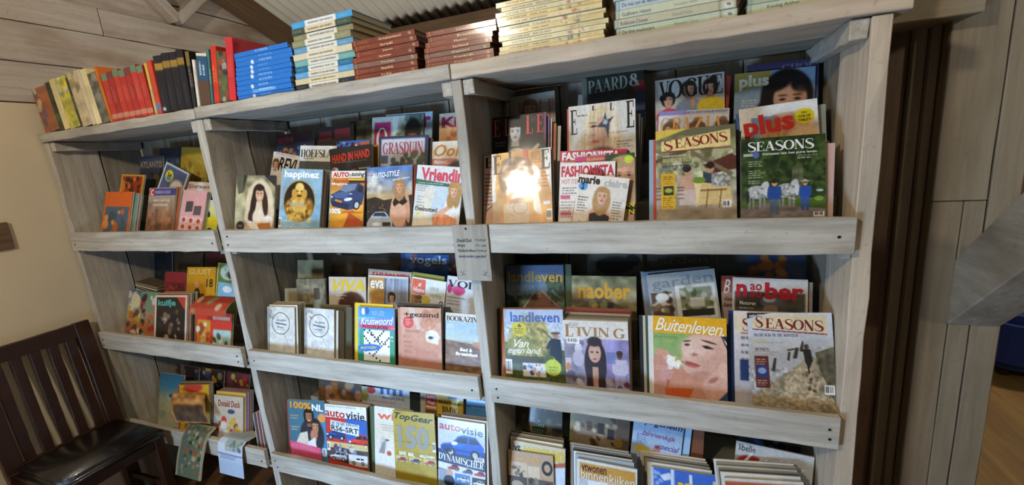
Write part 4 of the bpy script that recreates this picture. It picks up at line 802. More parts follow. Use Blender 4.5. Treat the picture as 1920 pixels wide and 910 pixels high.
@art('dark_horse_title', 'dark magazine with large pale serif capitals high at the back', res=48)
def _(c):
    c.fill('#2c2d27'); c.ns(.3, 9, 9, 2); c.el(.92, .28, .1, .1, '#8a2a26'); c.el(.9, .62, .12, .3, '#27385a'); c.el(.82, .4, .05, .07, '#3a2a20'); c.bx(0, 0, .09, 1.4, '#6f6f62'); c.tl(.1, .4, .35, 2, .06, '#7a3a34'); c.bx(.32, .42, .62, .62, '#3c4436')
    c.t('PAARD', .1, .05, .74, .27, '#8d8f80', 's'); c.t('&', .77, .05, .93, .26, '#9a9c8c', 's')
@art('three_women', 'pale magazine with three women in pink, blue and yellow', res=56)
def _(c):
    c.g('#b3ada4', '#c2bcb2', '#b8b0a6'); c.face(.2, .34, .095, '#cf9a78', '#1c1512', body='#c8374a'); c.el(.12, .3, .05, .05, '#1c1512'); c.face(.5, .21, .10, '#c68f6e', '#2a1d16', body='#8295b4'); c.face(.8, .22, .10, '#c68f6e', '#2a1a14', body='#e0c62e'); c.el(.84, .09, .06, .05, '#2a1a14'); c.el(.85, .6, .2, .16, '#e0c62e'); c.el(.5, .6, .13, .14, '#8295b4'); c.el(.55, .42, .03, .09, '#cf9a78')
    for ch, a, b in zip('VOGUE', (.06, .2, .44, .62, .83), (.22, .41, .63, .79, .97)): c.t(ch, a, .03, b, .32, '#28241f', 's')
@art('dark_haired_woman', 'blue magazine with a dark-haired woman\'s smiling face at top right', res=56)
def _(c):
    c.g('#7d97b4', '#8aa2b8', '#9fb0bc'); c.pg([(0, 0), (.46, 0), (.46, .22), (0, .28)], '#a08c48'); c.el(.66, .4, .32, .4, '#15110f', .1); c.el(.48, .56, .18, .2, '#15110f', .2); c.el(.7, .42, .2, .24, '#d2a58c', .12); c.el(.69, .6, .15, .24, '#d2a58c', .15); c.el(.55, .2, .2, .1, '#15110f', .4, 1, -25); c.el(.82, .24, .12, .1, '#15110f', .4, 1, 40); c.el(.82, .5, .08, .2, '#b98a72', .9, .6)
    for x in (.61, .79): c.el(x, .43, .04, .018, '#251712', .4); c.el(x, .375, .055, .01, '#2a1a14', .6)
    c.el(.72, .68, .07, .03, '#b45a50'); c.el(.73, .57, .03, .02, '#b07c64'); c.tl(.1, .4, .34, 3, .04, '#dfe4ea', 3)
    c.t('plus', .06, .04, .44, .26, '#d6d3b4', 'B')
@art('violet_strip', 'magazine with a dark violet title strip just under the right cleat')
def _(c): c.g('#3c3654', '#4a5a8a', '#6a82a8'); c.t('CHOE', .5, .05, .95, .13, '#77708c', 's')
# ---- upper shelf, middle bay
@art('veiled_bride', 'magazine with a long-haired woman in a pale veil, pink foot', res=56)
def _(c):
    c.g('#8a8468', '#a39a72', '#b3a884', '#c9b49a'); c.ns(.4, 9, 12, 2); c.pg([(.0, 0), (.3, 0), (.2, .3), (.08, .34)], '#3a342c'); c.pg([(.7, 0), (1, 0), (1, .2)], '#2a2a2c'); c.bx(0, .0, .2, .9, '#b9b890', .3)
    c.el(.62, .5, .34, .42, '#d9c6a8', .12); c.el(.62, .8, .32, .4, '#cdb294', .2); c.el(.62, .66, .17, .24, '#d8c4a8', .15); c.el(.6, .3, .15, .15, '#241814', .15); c.el(.47, .5, .07, .26, '#241814', .3, 1, 8); c.el(.42, .72, .07, .12, '#2a1c16', .5); c.el(.76, .48, .07, .22, '#2c1c16', .3, 1, -8); c.el(.62, .33, .1, .13, '#d0a082', .1); c.el(.62, .22, .11, .05, '#241814', .2)
    for x in (.58, .66): c.el(x, .31, .02, .01, '#2a1a14')
    c.el(.62, .385, .035, .012, '#f0e2da'); c.el(.6, .72, .14, .14, '#e0cdb4', .3); c.el(.85, .78, .12, .1, '#e6ddd2', .3); c.pg([(.6, .82), (.9, .8), (.95, .95), (.6, .95)], '#b5703c'); c.el(.5, .88, .18, .06, '#e9e2d8', .3, rot=30); c.bx(0, .93, 1, 1.4, '#d98f94')
    c.el(.16, .88, .1, .085, '#26222a'); c.t('HAPPY ISSUE', .24, .945, .95, 1.0, '#b02a3c', 's'); c.tl(.1, .86, .22, 2, .03, '#b8a8b8')
@art('golden_buddha', 'pale blue magazine with a golden laughing statue in a dark oval', res=72, spine='#4a4640')
def _(c):
    c.g('#8fb2c4', '#86a9bd', '#7aa3bb', '#7fb0cb'); c.ns(.1, 12, 14, 4); c.bl(3, 30, 0, .15, 1, 1.1, ['#9dc0d0', '#7799ae'], .03, .05, .4); c.bx(0, 0, .06, 1.2, '#b0a89a', .5)
    c.el(.48, .56, .385, .365, '#a98a4a', .03); c.el(.48, .56, .365, .345, '#1d1712', .04)
    G1, G2, G3 = '#c0923a', '#8a5f20', '#e3c370'
    c.el(.48, .68, .29, .22, G1, .1); c.el(.24, .68, .1, .14, G2, .3); c.el(.72, .66, .11, .16, G2, .3); c.el(.48, .4, .13, .14, G1, .08); c.el(.48, .31, .1, .07, G3, .4); c.el(.34, .43, .045, .08, G1); c.el(.62, .43, .045, .08, G1)
    for x in (.43, .53): c.el(x, .385, .03, .01, '#4a2c10')
    c.el(.48, .405, .025, .03, G3, .4); c.el(.48, .465, .06, .02, '#4a2410'); c.el(.48, .66, .17, .13, G3, .6); c.el(.48, .67, .12, .1, G1, .6); c.bl(11, 60, .2, .52, .76, .88, [G1, G2, G3, '#5a3a14', '#d8b050'], .02, .045, .8); c.el(.48, .66, .15, .1, '#c9a24c', .4, .8)
    c.tl(.1, .9, .8, 5, .032, '#cfe3ee'); c.code(0, .86, .075, 1.02)
    c.t('happinez', .09, .03, .93, .185, '#eef1f2', 'B'); c.t('HAPPINESS', .25, .58, .62, .64, '#b8b2a8', 'i')
@art('spiral_car', 'spiral-bound car tuning magazine with a dark blue hatchback on orange', res=66)
def _(c):
    c.g('#c97a34', '#cf8a3c', '#d99a40', '#d4982e'); c.ns(.12, 6, 8, 2); c.bx(0, 0, 1, .15, '#e3ded6'); c.bx(.52, .18, 1, .21, '#d8bb2c'); c.bx(.55, .21, 1, .27, '#4a1f18')
    c.pg([(.02, .66), (.05, .52), (.3, .42), (.48, .27), (.8, .25), (.98, .33), (1, .5), (.95, .72), (.75, .82), (.55, .85), (.3, .8), (.1, .78)], '#2f4066'); c.pg([(.3, .42), (.48, .29), (.8, .28), (.72, .42), (.5, .47)], '#6f8098'); c.pg([(.1, .52), (.35, .45), (.6, .48), (.5, .6), (.2, .6)], '#4a5f8c'); c.pg([(.84, .3), (.96, .35), (.95, .48), (.8, .44)], '#1c2230')
    c.pg([(.05, .66), (.6, .72), (.55, .85), (.1, .78)], '#1f2a48'); c.el(.55, .62, .12, .035, '#dfe3e8', rot=-8); c.el(.06, .57, .05, .02, '#c8ccd2'); c.pg([(.18, .62), (.38, .66), (.36, .7), (.17, .66)], '#d8822c'); c.el(.8, .74, .09, .1, '#15151a', rot=15); c.el(.8, .74, .06, .07, '#b9bdc4', rot=15); c.el(.62, .5, .05, .02, '#8fa0b8')
    c.pg([(.6, .9), (1, 1.1), (1, 1.3), (.4, 1.3)], '#b04a20'); c.bx(.0, .88, .0, 1, '#000000'); c.bx(0, .0, .045, 1.4, '#8d7a5a')
    c.t('AUTO', .08, .03, .56, .135, '#c02c22', 'B'); c.t('&', .57, .06, .62, .13, '#8d8a9a', 'b'); c.t('tuning', .63, .03, 1.0, .145, '#15151a', 'i'); c.t('Renault', .12, .185, .58, .25, '#c8442c', 'b'); c.t('Megane', .05, .255, .52, .325, '#e9e4da', 'b'); c.t('100%', .02, .82, .36, .94, '#e9e6de', 'B'); c.t('pimpfactor', .38, .86, .98, .94, '#c8441f', 'i')
@art('sports_car_girl', 'car styling magazine, woman beside a silver car under evening clouds', res=66)
def _(c):
    c.g('#4a78b8', '#6a82a4', '#a09a90', '#c8a05c', y1=.6); c.ns(.22, 6, 16, 5, y1=.55); c.bl(4, 16, 0, .15, 1, .4, ['#cfd2d4', '#50607c', '#e6ddc8'], .05, .13, .5, .8); c.pg([(0, .55), (.2, .52), (.4, .58), (1, .5), (1, 1.4), (0, 1.4)], '#2a241e'); c.ns(.3, 20, 20, 3, y0=.55); c.bl(6, 14, 0, .65, .45, .8, ['#8a5a3a', '#b08a5a'], .008, .014)
    c.el(.72, .78, .17, .3, '#cf9f82', .08); c.el(.58, .75, .05, .22, '#cf9f82', rot=8); c.el(.9, .72, .05, .26, '#c39074', rot=-4); c.pg([(.58, .63), (.66, .5), (.72, .62), (.8, .5), (.9, .62), (.8, .68), (.72, .64), (.62, .7)], '#15100e'); c.pg([(.6, .98), (.72, 1.1), (.88, .96), (.86, 1.2), (.6, 1.2)], '#6a6a8a'); c.face(.73, .36, .1, '#cd9c7e', '#a57c4a', long=1.2)
    c.pg([(.0, .98), (.06, .9), (.12, .84), (.2, .78), (.42, .78), (.5, .86), (.58, .92), (.58, 1.2), (0, 1.2)], '#aab4c4'); c.pg([(.14, .85), (.2, .79), (.4, .79), (.47, .86)], '#26303e'); c.bx(.36, .96, .54, 1.03, '#20242c'); c.el(.22, .99, .09, .03, '#dfe6ee'); c.bx(0, .135, .2, .15, '#b53a2a')
    c.t('AUTO-STYLE', .12, .09, .74, .185, '#eef0f2', 'i-3'); c.t('Special Edition', .58, .205, .95, .245, '#e6e9ee', 'i-5')
@art('friend_title', 'white sleeved magazine with a pink handwritten title and seated woman by the sea', res=66, mat='SLEEVE')
def _(c):
    c.g('#dfe0de', '#c9d6de', '#bcd0dc', '#dcd8ce'); c.pg([(0, .25), (.7, .3), (1, .27), (1, .36), (.0, .34)], '#2f6a54'); c.bx(0, .35, .2, 1.2, '#d8d4cc', .6); c.pg([(.2, .4), (.45, .4), (.3, 1.2), (.05, 1.2)], '#e6dcc0', .7)
    c.el(.82, .72, .16, .2, '#e9e6e0', .15); c.pg([(.42, .9), (.7, .82), (.95, .9), (.95, 1.2), (.5, 1.2)], '#e0946c'); c.ns(.15, 30, 8, 3, .42, .82, .95, 1.2); c.el(.6, .8, .2, .045, '#d8a88a', rot=-30); c.el(.72, .72, .2, .035, '#d8a88a', rot=-40); c.el(.86, .4, .17, .13, '#b98f58', .2, rot=60); c.el(.78, .58, .08, .14, '#b08850', .3); c.el(.9, .55, .07, .15, '#b08850', .3); c.face(.83, .42, .1, '#dfae92', '#b58c54')
    c.tl(.04, .36, .3, 3, .04, '#7a7a78'); c.tl(.06, .55, .24, 5, .05, '#8a8886', 4); c.bx(.06, .83, .16, .87, '#d4d44a')
    c.t('Vriendin', .1, .04, 1.0, .27, '#d24a5e', 'B'); c.t('Deelnotten!', .04, .73, .52, .81, '#2c2a2a', 'b'); c.t('Voorjaar in een nieuw jasje', .05, .295, .6, .33, '#e6e9e4', 'n')
@art('tilted_white', 'white tilted magazine with bold black letters peeking above the bride cover')
def _(c):
    c.fill('#d9d0c6'); c.face(.14, .3, .1, '#cf9f86', '#6a4a34'); c.bx(.55, .3, 1, 1.2, '#b98a92', .5); c.t('REVU', .22, .1, .96, .44, '#1a1816', 'i'); c.tl(.1, .03, .8, 1, .04, '#b05a5a')
@art('grey_green_horse', 'magazine with thin serif capitals on white over grey-green')
def _(c):
    c.g('#dcdacf', '#cfcfc2'); c.bx(0, .32, 1, .5, '#4a4a46'); c.bx(0, .48, 1, 1.5, '#7f9a84'); c.ns(.15, 8, 8, 3, y0=.48); c.tl(.12, .26, .4, 1, .04, '#5a5a54'); c.bl(3, 10, .3, .55, .9, .8, ['#a8b86a', '#8aa05a'], .03, .07, .6)
    c.t('HOEFSLAG', .03, .08, .97, .24, '#26241f', 's')
@art('black_football', 'black football magazine with red capitals and a shouting player')
def _(c):
    c.fill('#24201f'); c.ns(.2, 9, 9, 2); c.ring(.12, .47, .09, .09, '#b8b4ae', .12); c.pg([(.05, .4), (.12, .4), (.12, .55), (.05, .55)], '#b0302c'); c.bx(.12, .4, .18, .54, '#d8d4ce'); c.face(.57, .48, .09, '#6a4634', '#1a1412', body='#b83a24'); c.el(.6, .73, .3, .16, '#b83a24', .15); c.tl(.68, .42, .96, 2, .06, '#b8b0a4')
    c.t('HAND IN HAND', .05, .1, .94, .26, '#cf3a2c', 'B-3'); c.tl(.1, .28, .9, 1, .04, '#8a847c')
@art('football_blue', 'magazine with a blue top edge and red emblem behind the football cover')
def _(c): c.g('#3a5a9a', '#26303e'); c.el(.6, .15, .08, .08, '#b0382c'); c.el(.6, .15, .04, .05, '#d8d0c8'); c.bx(.72, .05, .98, .15, '#b05a3a'); c.bl(4, 10, 0, 0, .5, .2, ['#6f8ac0', '#1c2030'], .03, .08)
@art('bear_nature', 'navy-framed nature magazine with a brown bear before dark firs', res=56)
def _(c):
    c.fill('#2c3150'); c.bx(.05, .05, .93, 1.4, '#b4b6bc'); c.g; c.gr(.05, .05, .93, .5, '#c6c8cc', '#9aa0a8'); c.bl(3, 26, .3, .3, .93, .6, ['#35402e', '#2a3226', '#465238'], .03, .07); c.el(.68, .62, .17, .13, '#6a4a34', .2); c.el(.58, .54, .08, .08, '#7a563c'); c.el(.54, .48, .02, .025, '#5a3e2a'); c.el(.62, .48, .02, .025, '#5a3e2a'); c.bx(.06, .34, .2, .48, '#4a5060'); c.bx(.06, .52, .22, .66, '#8a6a4c'); c.bx(.06, .7, .3, .78, '#5a5a4a'); c.tl(.05, .82, .5, 2, .05, '#dcd8d0')
    c.t('GRASDUIN', .08, .1, .9, .32, '#b0344a', 's')
@art('brown_curls', 'magazine with an orange serif word above a curly-haired woman\'s eyes')
def _(c):
    c.fill('#e0d8ca'); c.bx(0, .34, .55, 1.4, '#c27a68'); c.tl(.05, .42, .45, 6, .06, '#ecd8cc'); c.el(.62, .62, .3, .24, '#2a1a14', .3); c.face(.62, .68, .18, '#b98460', '#2a1a14'); c.bx(.62, 0, 1, .06, '#2a2624')
    c.t('Ook', .04, .06, .72, .3, '#c98a3c', 'i'); c.t('Maken!', .05, .36, .34, .43, '#efe2d8', 'b')
@art('dark_blue_group', 'dark magazine with red letters and a blue group photo', res=40)
def _(c): c.g('#3a1f1e', '#2a2026', '#2c4a7a', '#4a78a8', y1=.6); c.bl(3, 26, 0, .3, 1, .7, ['#1c2c4a', '#b07a5a', '#5a8ac0', '#c8803c'], .03, .07); c.tl(.04, .08, .6, 1, .2, '#7a2c26', 5, .6)
@art('dark_red_faces', 'dark magazine with red squares, two small faces and green below', res=40)
def _(c): c.g('#2f2a28', '#26221f'); c.bx(.06, .1, .42, .3, '#7a2c30'); c.bx(.5, .08, .92, .28, '#8a2f34'); c.face(.2, .5, .08, '#c9a68c', '#3a2a20'); c.face(.5, .5, .07, '#b98a6c', '#2a1c16'); c.el(.2, .75, .18, .14, '#3a7a4a'); c.tl(.7, .42, .95, 2, .05, '#8a8682')
@art('olive_dark', 'olive dark magazine left of the pink-square cover', res=40)
def _(c): c.g('#3a3420', '#5a5230', '#8a8270', '#cfc8ba', y1=.9); c.ns(.5, 12, 6, 3); c.tl(.2, .12, .9, 1, .16, '#6a5a2c', 3, .6)
@art('pink_square', 'magazine with a white round letter on a magenta square and a laughing woman', res=56)
def _(c):
    c.g('#c9ccc4', '#8aa088', '#5f7a62'); c.bx(.06, .1, .38, .6, '#b02a62'); c.bx(.42, 0, .52, 1.2, '#dfe2dc', .6); c.bl(3, 20, .5, .0, 1, .5, ['#3a5a40', '#7f9a7c', '#22382a'], .04, .1, .6); c.el(.8, .28, .15, .22, '#15110f', .25); c.face(.8, .36, .11, '#8a5a42', '#15110f', lip='#e8e2dc')
    c.t('O', .1, .18, .32, .56, '#ece6e2', 's')
@art('blue_edge', 'pale blue magazine with magenta letters behind the laughing-woman cover', res=40)
def _(c): c.g('#b8cfe0', '#7fa4c6', '#3a5070'); c.t('ar', .62, .08, .97, .28, '#a82a5a', 'B'); c.bl(2, 9, .6, .5, 1, 1, ['#1c2c3a', '#4a6a8a'], .03, .08)
@art('orange_food', 'magazine with magenta title over golden food beside the centre upright', res=40)
def _(c): c.g('#d8cabc', '#d0a878', '#b9783c', '#d8c8b8'); c.bl(5, 22, 0, .3, 1, .7, ['#c8843c', '#a85a24', '#e0b070'], .03, .08); c.t('Kin', .06, .08, .66, .3, '#a3264e', 'B')
# ---- upper shelf, left bay
def comic(top, panel, cols, seed, title=None, tcol='#e8e0d0', y=.1, border=None):
    def f(c):
        c.fill(border or top); c.bx(.05, .04, .95, 2, top); c.bx(.08, .32, .92, 2, panel); c.bl(seed, 26, .12, .4, .88, 1.2, cols, .04, .1, .85)
        if title: c.t(title, .12, y, .88, y+.13, tcol, 'B')
    return f
art('orange_comic', 'orange comic album with a blue and flame picture, leftmost in the top row', kind='comic_album', mat='MATTE', res=44)(comic('#cf5f22', '#4a5a6a', ['#2f4454', '#c8642a', '#e09040', '#3a4a50'], 3))
@art('grey_sky_comic', 'brown adventure comic album with a violet title bar and red initial', kind='comic_album', mat='MATTE', res=44)
def _(c): c.g('#a8a298', '#94806a', '#84593c', '#6d4a34'); c.bx(.1, .02, 1, .18, '#3f3a6a'); c.ns(.3, 8, 8, 4, y0=.3); c.el(.12, .1, .1, .09, '#b03a3a'); c.bl(4, 20, .1, .55, .9, 1.1, ['#5a3a2c', '#a8704a', '#8a6a54'], .04, .09, .6); c.tl(.24, .07, .95, 1, .12, '#9a98c8', 5, .6); c.t('C', .07, .04, .17, .17, '#ece6e0', 'b'); c.tl(.2, .27, .85, 2, .1, '#c9bca8', 3, .5)
@art('pink_comic', 'pink comic magazine with rows of small red panels', kind='comic_album', mat='MATTE', res=44)
def _(c):
    c.fill('#cf9a98'); c.pg([(.2, .3), (.5, .28), (.5, .55), (.2, .58)], '#4a4242'); c.pg([(.55, .4), (.85, .38), (.85, .62), (.55, .64)], '#5a4a48')
    for j in range(2):
        for i in range(3): c.bx(.08+i*.3, .7+j*.18, .34+i*.3, .86+j*.18, '#dcc0b8'); c.el(.2+i*.3, .78+j*.18, .08, .06, '#b0463c')
@art('lime_comic', 'lime yellow comic with a black-haired figure beside the left upright', kind='comic_album', mat='MATTE', res=40)
def _(c): c.g('#c8c2b4', '#c4c23c', '#aab03a'); c.el(.5, .35, .2, .12, '#26222a'); c.el(.75, .75, .12, .12, '#26242a'); c.bx(0, .4, 1, .55, '#d8cf2c'); c.bx(0, .75, .4, 1, '#cfccc0')
@art('yellow_frame_comic', 'orange comic with a yellow frame behind the leftmost orange album', kind='comic_album', mat='MATTE', res=40)
def _(c): c.fill('#d8a23a'); c.bx(.07, .05, .92, 2, '#a8401c'); c.bl(3, 24, .1, .1, .9, .8, ['#d86a24', '#5a2418', '#e0862c', '#3a2a20'], .05, .12)
@art('yellow_circle', 'tilted blue and white comic with a yellow badge', kind='comic_album', mat='MATTE', res=40)
def _(c): c.fill('#c4c6c2'); c.bx(.06, .05, .94, .8, '#4a587a'); c.el(.3, .3, .16, .15, '#d4c22e'); c.el(.3, .36, .1, .06, '#5a8ab0'); c.el(.7, .5, .25, .2, '#d4ccc2', .4); c.t('54', .22, .22, .38, .32, '#3a3418', 'b'); c.tl(.1, .64, .9, 1, .14, '#a82a2a', 2, .6)
@art('red_script_comic', 'white comic magazine with a red handwritten title above the pink comic', kind='comic_album', mat='MATTE', res=40)
def _(c): c.fill('#d8d2c8'); c.t('Sjorsen', .06, .06, .9, .2, '#8a2230', 'c'); c.tl(.06, .25, .95, 1, .1, '#2a2624', 2, .7); c.bl(3, 12, .1, .4, .9, .9, ['#b06a5a', '#6a7a9a', '#c8b090'], .05, .1)
@art('bronze_title', 'dark comic with bronze capitals at the back of the left bay', kind='comic_album', mat='MATTE', res=40)
def _(c): c.g('#4a5060', '#33384a', '#20242a'); c.t('ATLANTIS', .02, .16, .98, .34, '#9a8468', 'b'); c.bl(2, 14, .2, .4, 1, .9, ['#1c1e22', '#5a4a34', '#3a4a3a'], .05, .12)
art('yellow_page', 'mustard yellow comic behind the left upright', kind='comic_album', mat='MATTE', res=40)(comic('#a89030', '#b09a3c', ['#c8b45c', '#8a7424'], 4))
art('dark_blue_page', 'dark blue comic with pale letters left of the mustard comic', kind='comic_album', mat='MATTE', res=40)(comic('#26303e', '#2a3a4a', ['#1c2630', '#4a5a66'], 5))
art('pale_red_page', 'pale comic with a red patch half hidden by the left upright', kind='comic_album', mat='MATTE', res=40)(comic('#b89a88', '#b0604a', ['#c8a088', '#8a3a30'], 6))
# ---- middle shelf, right bay
@art('haystack', 'country magazine with a farmer pitching hay and a yellow hexagon badge', res=76)
def _(c):
    c.g('#aab4c8', '#b9c0cc', '#b8b8ae', '#5c6230'); c.pg([(0, .5), (.3, .45), (1, .6), (1, 1.4), (0, 1.4)], '#4a5226'); c.el(.45, .42, .32, .34, '#a89a58', .3); c.el(.3, .55, .28, .18, '#8f8a44', .4); c.bl(4, 80, .05, .2, .7, .7, ['#c2b474', '#8a8040', '#6f7034', '#b0a258'], .015, .05, .7); c.ns(.2, 30, 30, 3, y0=.2); c.bx(.1, .7, .65, .82, '#3a3420', .8)
    c.pg([(.78, .42), (.94, .44), (.96, .68), (.92, .9), (.86, .9), (.84, .7), (.76, .66)], '#1d2433'); c.el(.86, .38, .045, .05, '#a8785c'); c.el(.86, .35, .08, .02, '#6a4a30'); c.ln(.66, .3, .86, .5, .012, '#3a3026'); c.ln(.78, .46, .72, .58, .045, '#1d2433')
    c.pg([(.15, .22), (.27, .19), (.38, .24), (.38, .36), (.27, .42), (.15, .37)], '#cfc02c'); c.bx(.3, .8, .68, 1.0, '#d8d4cc'); c.bl(3, 24, .32, .82, .66, .98, ['#3a4a7a', '#c88a7a', '#2a2a2c', '#8aa0c0'], .012, .03); c.el(.8, .85, .13, .12, '#b9c43a', .05, rot=20); c.pg([(.8, .7), (.93, .8), (.88, .86)], '#b9c43a'); c.code(0, .76, .12, .98)
    c.t('landleven', .12, .04, .94, .19, '#3f5fae', 'b'); c.t('6', .24, .215, .3, .27, '#2c2a18', 'b'); c.tl(.18, .29, .35, 3, .032, '#4a4418'); c.t('Van', .17, .45, .42, .57, '#ece9e2', 'c'); c.t('eigen land', .06, .57, .62, .69, '#ece9e2', 'c'); c.tl(.73, .84, .88, 2, .04, '#6a6a20')
@art('long_hair_living', 'white interior magazine with a long-haired girl on lilac photos', res=76)
def _(c):
    c.fill('#d4ccc0'); c.gr(0, .28, .33, 1.4, '#8d8796', '#6f6a7c'); c.ns(.3, 10, 12, 2, 0, .28, .33, 1.4); c.el(.24, .4, .06, .07, '#c8c4cc'); c.el(.24, .55, .09, .12, '#b0a8b8'); c.pg([(.03, .55), (.12, .55), (.11, .78), (.04, .78)], '#c9bcc0'); c.el(.075, .68, .04, .06, '#c07a4a'); c.bl(6, 16, 0, .75, .33, 1.1, ['#b9b2c4', '#544e60', '#8a8498'], .03, .06)
    c.gr(.33, .26, .66, 1.4, '#a89ab8', '#8d7aa0'); c.el(.5, .62, .17, .36, '#2a1c1c', .1); c.el(.49, .46, .095, .14, '#c49a86', .1); c.el(.49, .3, .11, .07, '#2a1c1c', .3)
    for x in (.45, .53): c.el(x, .45, .022, .012, '#2a1a16')
    c.el(.49, .55, .032, .012, '#9c5048'); c.pg([(.36, .8), (.64, .8), (.68, 1.4), (.33, 1.4)], '#33222a'); c.pg([(.45, .66), (.54, .66), (.53, 1.2), (.46, 1.2)], '#b58a74')
    c.gr(.66, .26, 1, 1.4, '#8d86b4', '#77627c'); c.ns(.2, 8, 8, 5, .66, .26, 1, 1.4); c.man(.86, .42, .6, '#b9aebf', '#9a90a8', skin='#5a3a2c'); c.bx(.67, .44, .8, .6, '#5a6a9a', .6); c.bl(8, 12, .66, .85, 1, 1.1, ['#5a2a3a', '#b0a0a8', '#3a3a4a'], .03, .06); c.code(.06, .255, .26, .34)
    c.t('L', .03, .06, .16, .24, '#9a6a3c', 's'); c.t('IVIN', .22, .09, .72, .23, '#a07a50', 's'); c.t('G', .78, .1, .95, .24, '#a07a50', 's'); c.tl(.1, .04, .26, 3, .03, '#6a5a48'); c.t('Living Rules', .68, .93, .9, .97, '#d8d0dc', 'b')
@art('apple_face', 'magazine with a yellow title band and a woman holding a daisy to her lips', res=80)
def _(c):
    c.g('#7da05a', '#86a864', '#9aa870', '#b0806a'); c.pg([(0, .6), (.3, .62), (.6, .9), (1, .9), (1, 1.4), (0, 1.4)], '#c08a78'); c.el(.3, .78, .3, .1, '#c8948a', .5); c.bx(.2, .86, 1, 1.4, '#a8543a', .8); c.pg([(.2, 1.0), (.3, .72), (.5, .66), (.9, .8), (1, 1.3), (.2, 1.3)], '#c48a70'); c.pg([(.18, .98), (.56, .96), (.5, 1.1), (.18, 1.1)], '#c85a2a')
    c.el(.78, .5, .36, .34, '#d8ad98', .08); c.el(.62, .6, .22, .2, '#d8ad98', .15); c.el(.48, .42, .07, .12, '#e2bca8', .3); c.el(.85, .62, .25, .2, '#c89684', .7, .6); c.el(.6, .4, .2, .14, '#e6c4b2', .8, .7); c.el(.7, .78, .2, .06, '#a87464', .8, .6)
    c.el(.77, .325, .105, .013, '#5a3c2e', .5, 1, 15); c.el(.75, .395, .07, .02, '#6a4638', .5, 1, 14); c.el(.74, .395, .035, .019, '#2a1812', .4); c.ln(.68, .375, .83, .41, .009, '#3a2218'); c.el(.48, .325, .055, .011, '#5a3c2e', .5, 1, -8); c.el(.485, .375, .04, .016, '#4a3026', .5); c.el(.57, .5, .05, .022, '#a86e5c', .8, .9); c.el(.53, .44, .03, .07, '#e8c8b6', .8, .8); c.el(.55, .625, .1, .022, '#b8605a', .4, 1, 14); c.el(.53, .655, .085, .02, '#c06a62', .4, 1, 12); c.ln(.46, .615, .64, .655, .012, '#7a3a34')
    c.el(.16, .52, .12, .06, '#d09a80', .2, rot=25); c.el(.12, .6, .1, .07, '#c8907a', .2); c.el(.22, .58, .09, .03, '#d8a48c', .2, rot=30); c.el(.06, .7, .08, .16, '#c48c76', .3); c.ln(.36, .58, .48, .64, .015, '#8a7a4a'); c.el(.3, .62, .1, .075, '#ebe8e0', .25); c.el(.35, .59, .035, .035, '#d0a02c'); c.bl(5, 8, .22, .56, .38, .7, ['#f2efe8'], .025, .035)
    c.el(.9, .78, .12, .1, '#d4a490', .15, rot=-35); c.el(.84, .92, .16, .18, '#d0a08c', .2); c.el(.95, .68, .07, .1, '#dcb09c', .2); c.el(.82, .82, .07, .03, '#a8705e', .5, rot=-30); c.pg([(.92, .24), (1, .24), (1, .42)], '#26262a'); c.pg([(.94, .25), (1, .33), (1, .37)], '#d8d8d8'); c.pg([(.86, 1.1), (1, .95), (1, 1.3), (.84, 1.3)], '#33415a')
    c.bx(0, 0, 1, .235, '#dfa41c'); c.tl(.04, .28, .36, 1, .03, '#5a6a34'); c.tl(.04, .34, .42, 1, .025, '#c8a05a'); c.tl(.05, .68, .36, 2, .04, '#d8a8a0'); c.bx(.0, 0, .02, 1.4, '#e6ddd0')
    c.t('Buitenleven.', .05, .04, .97, .215, '#efe9dc', 'c3')
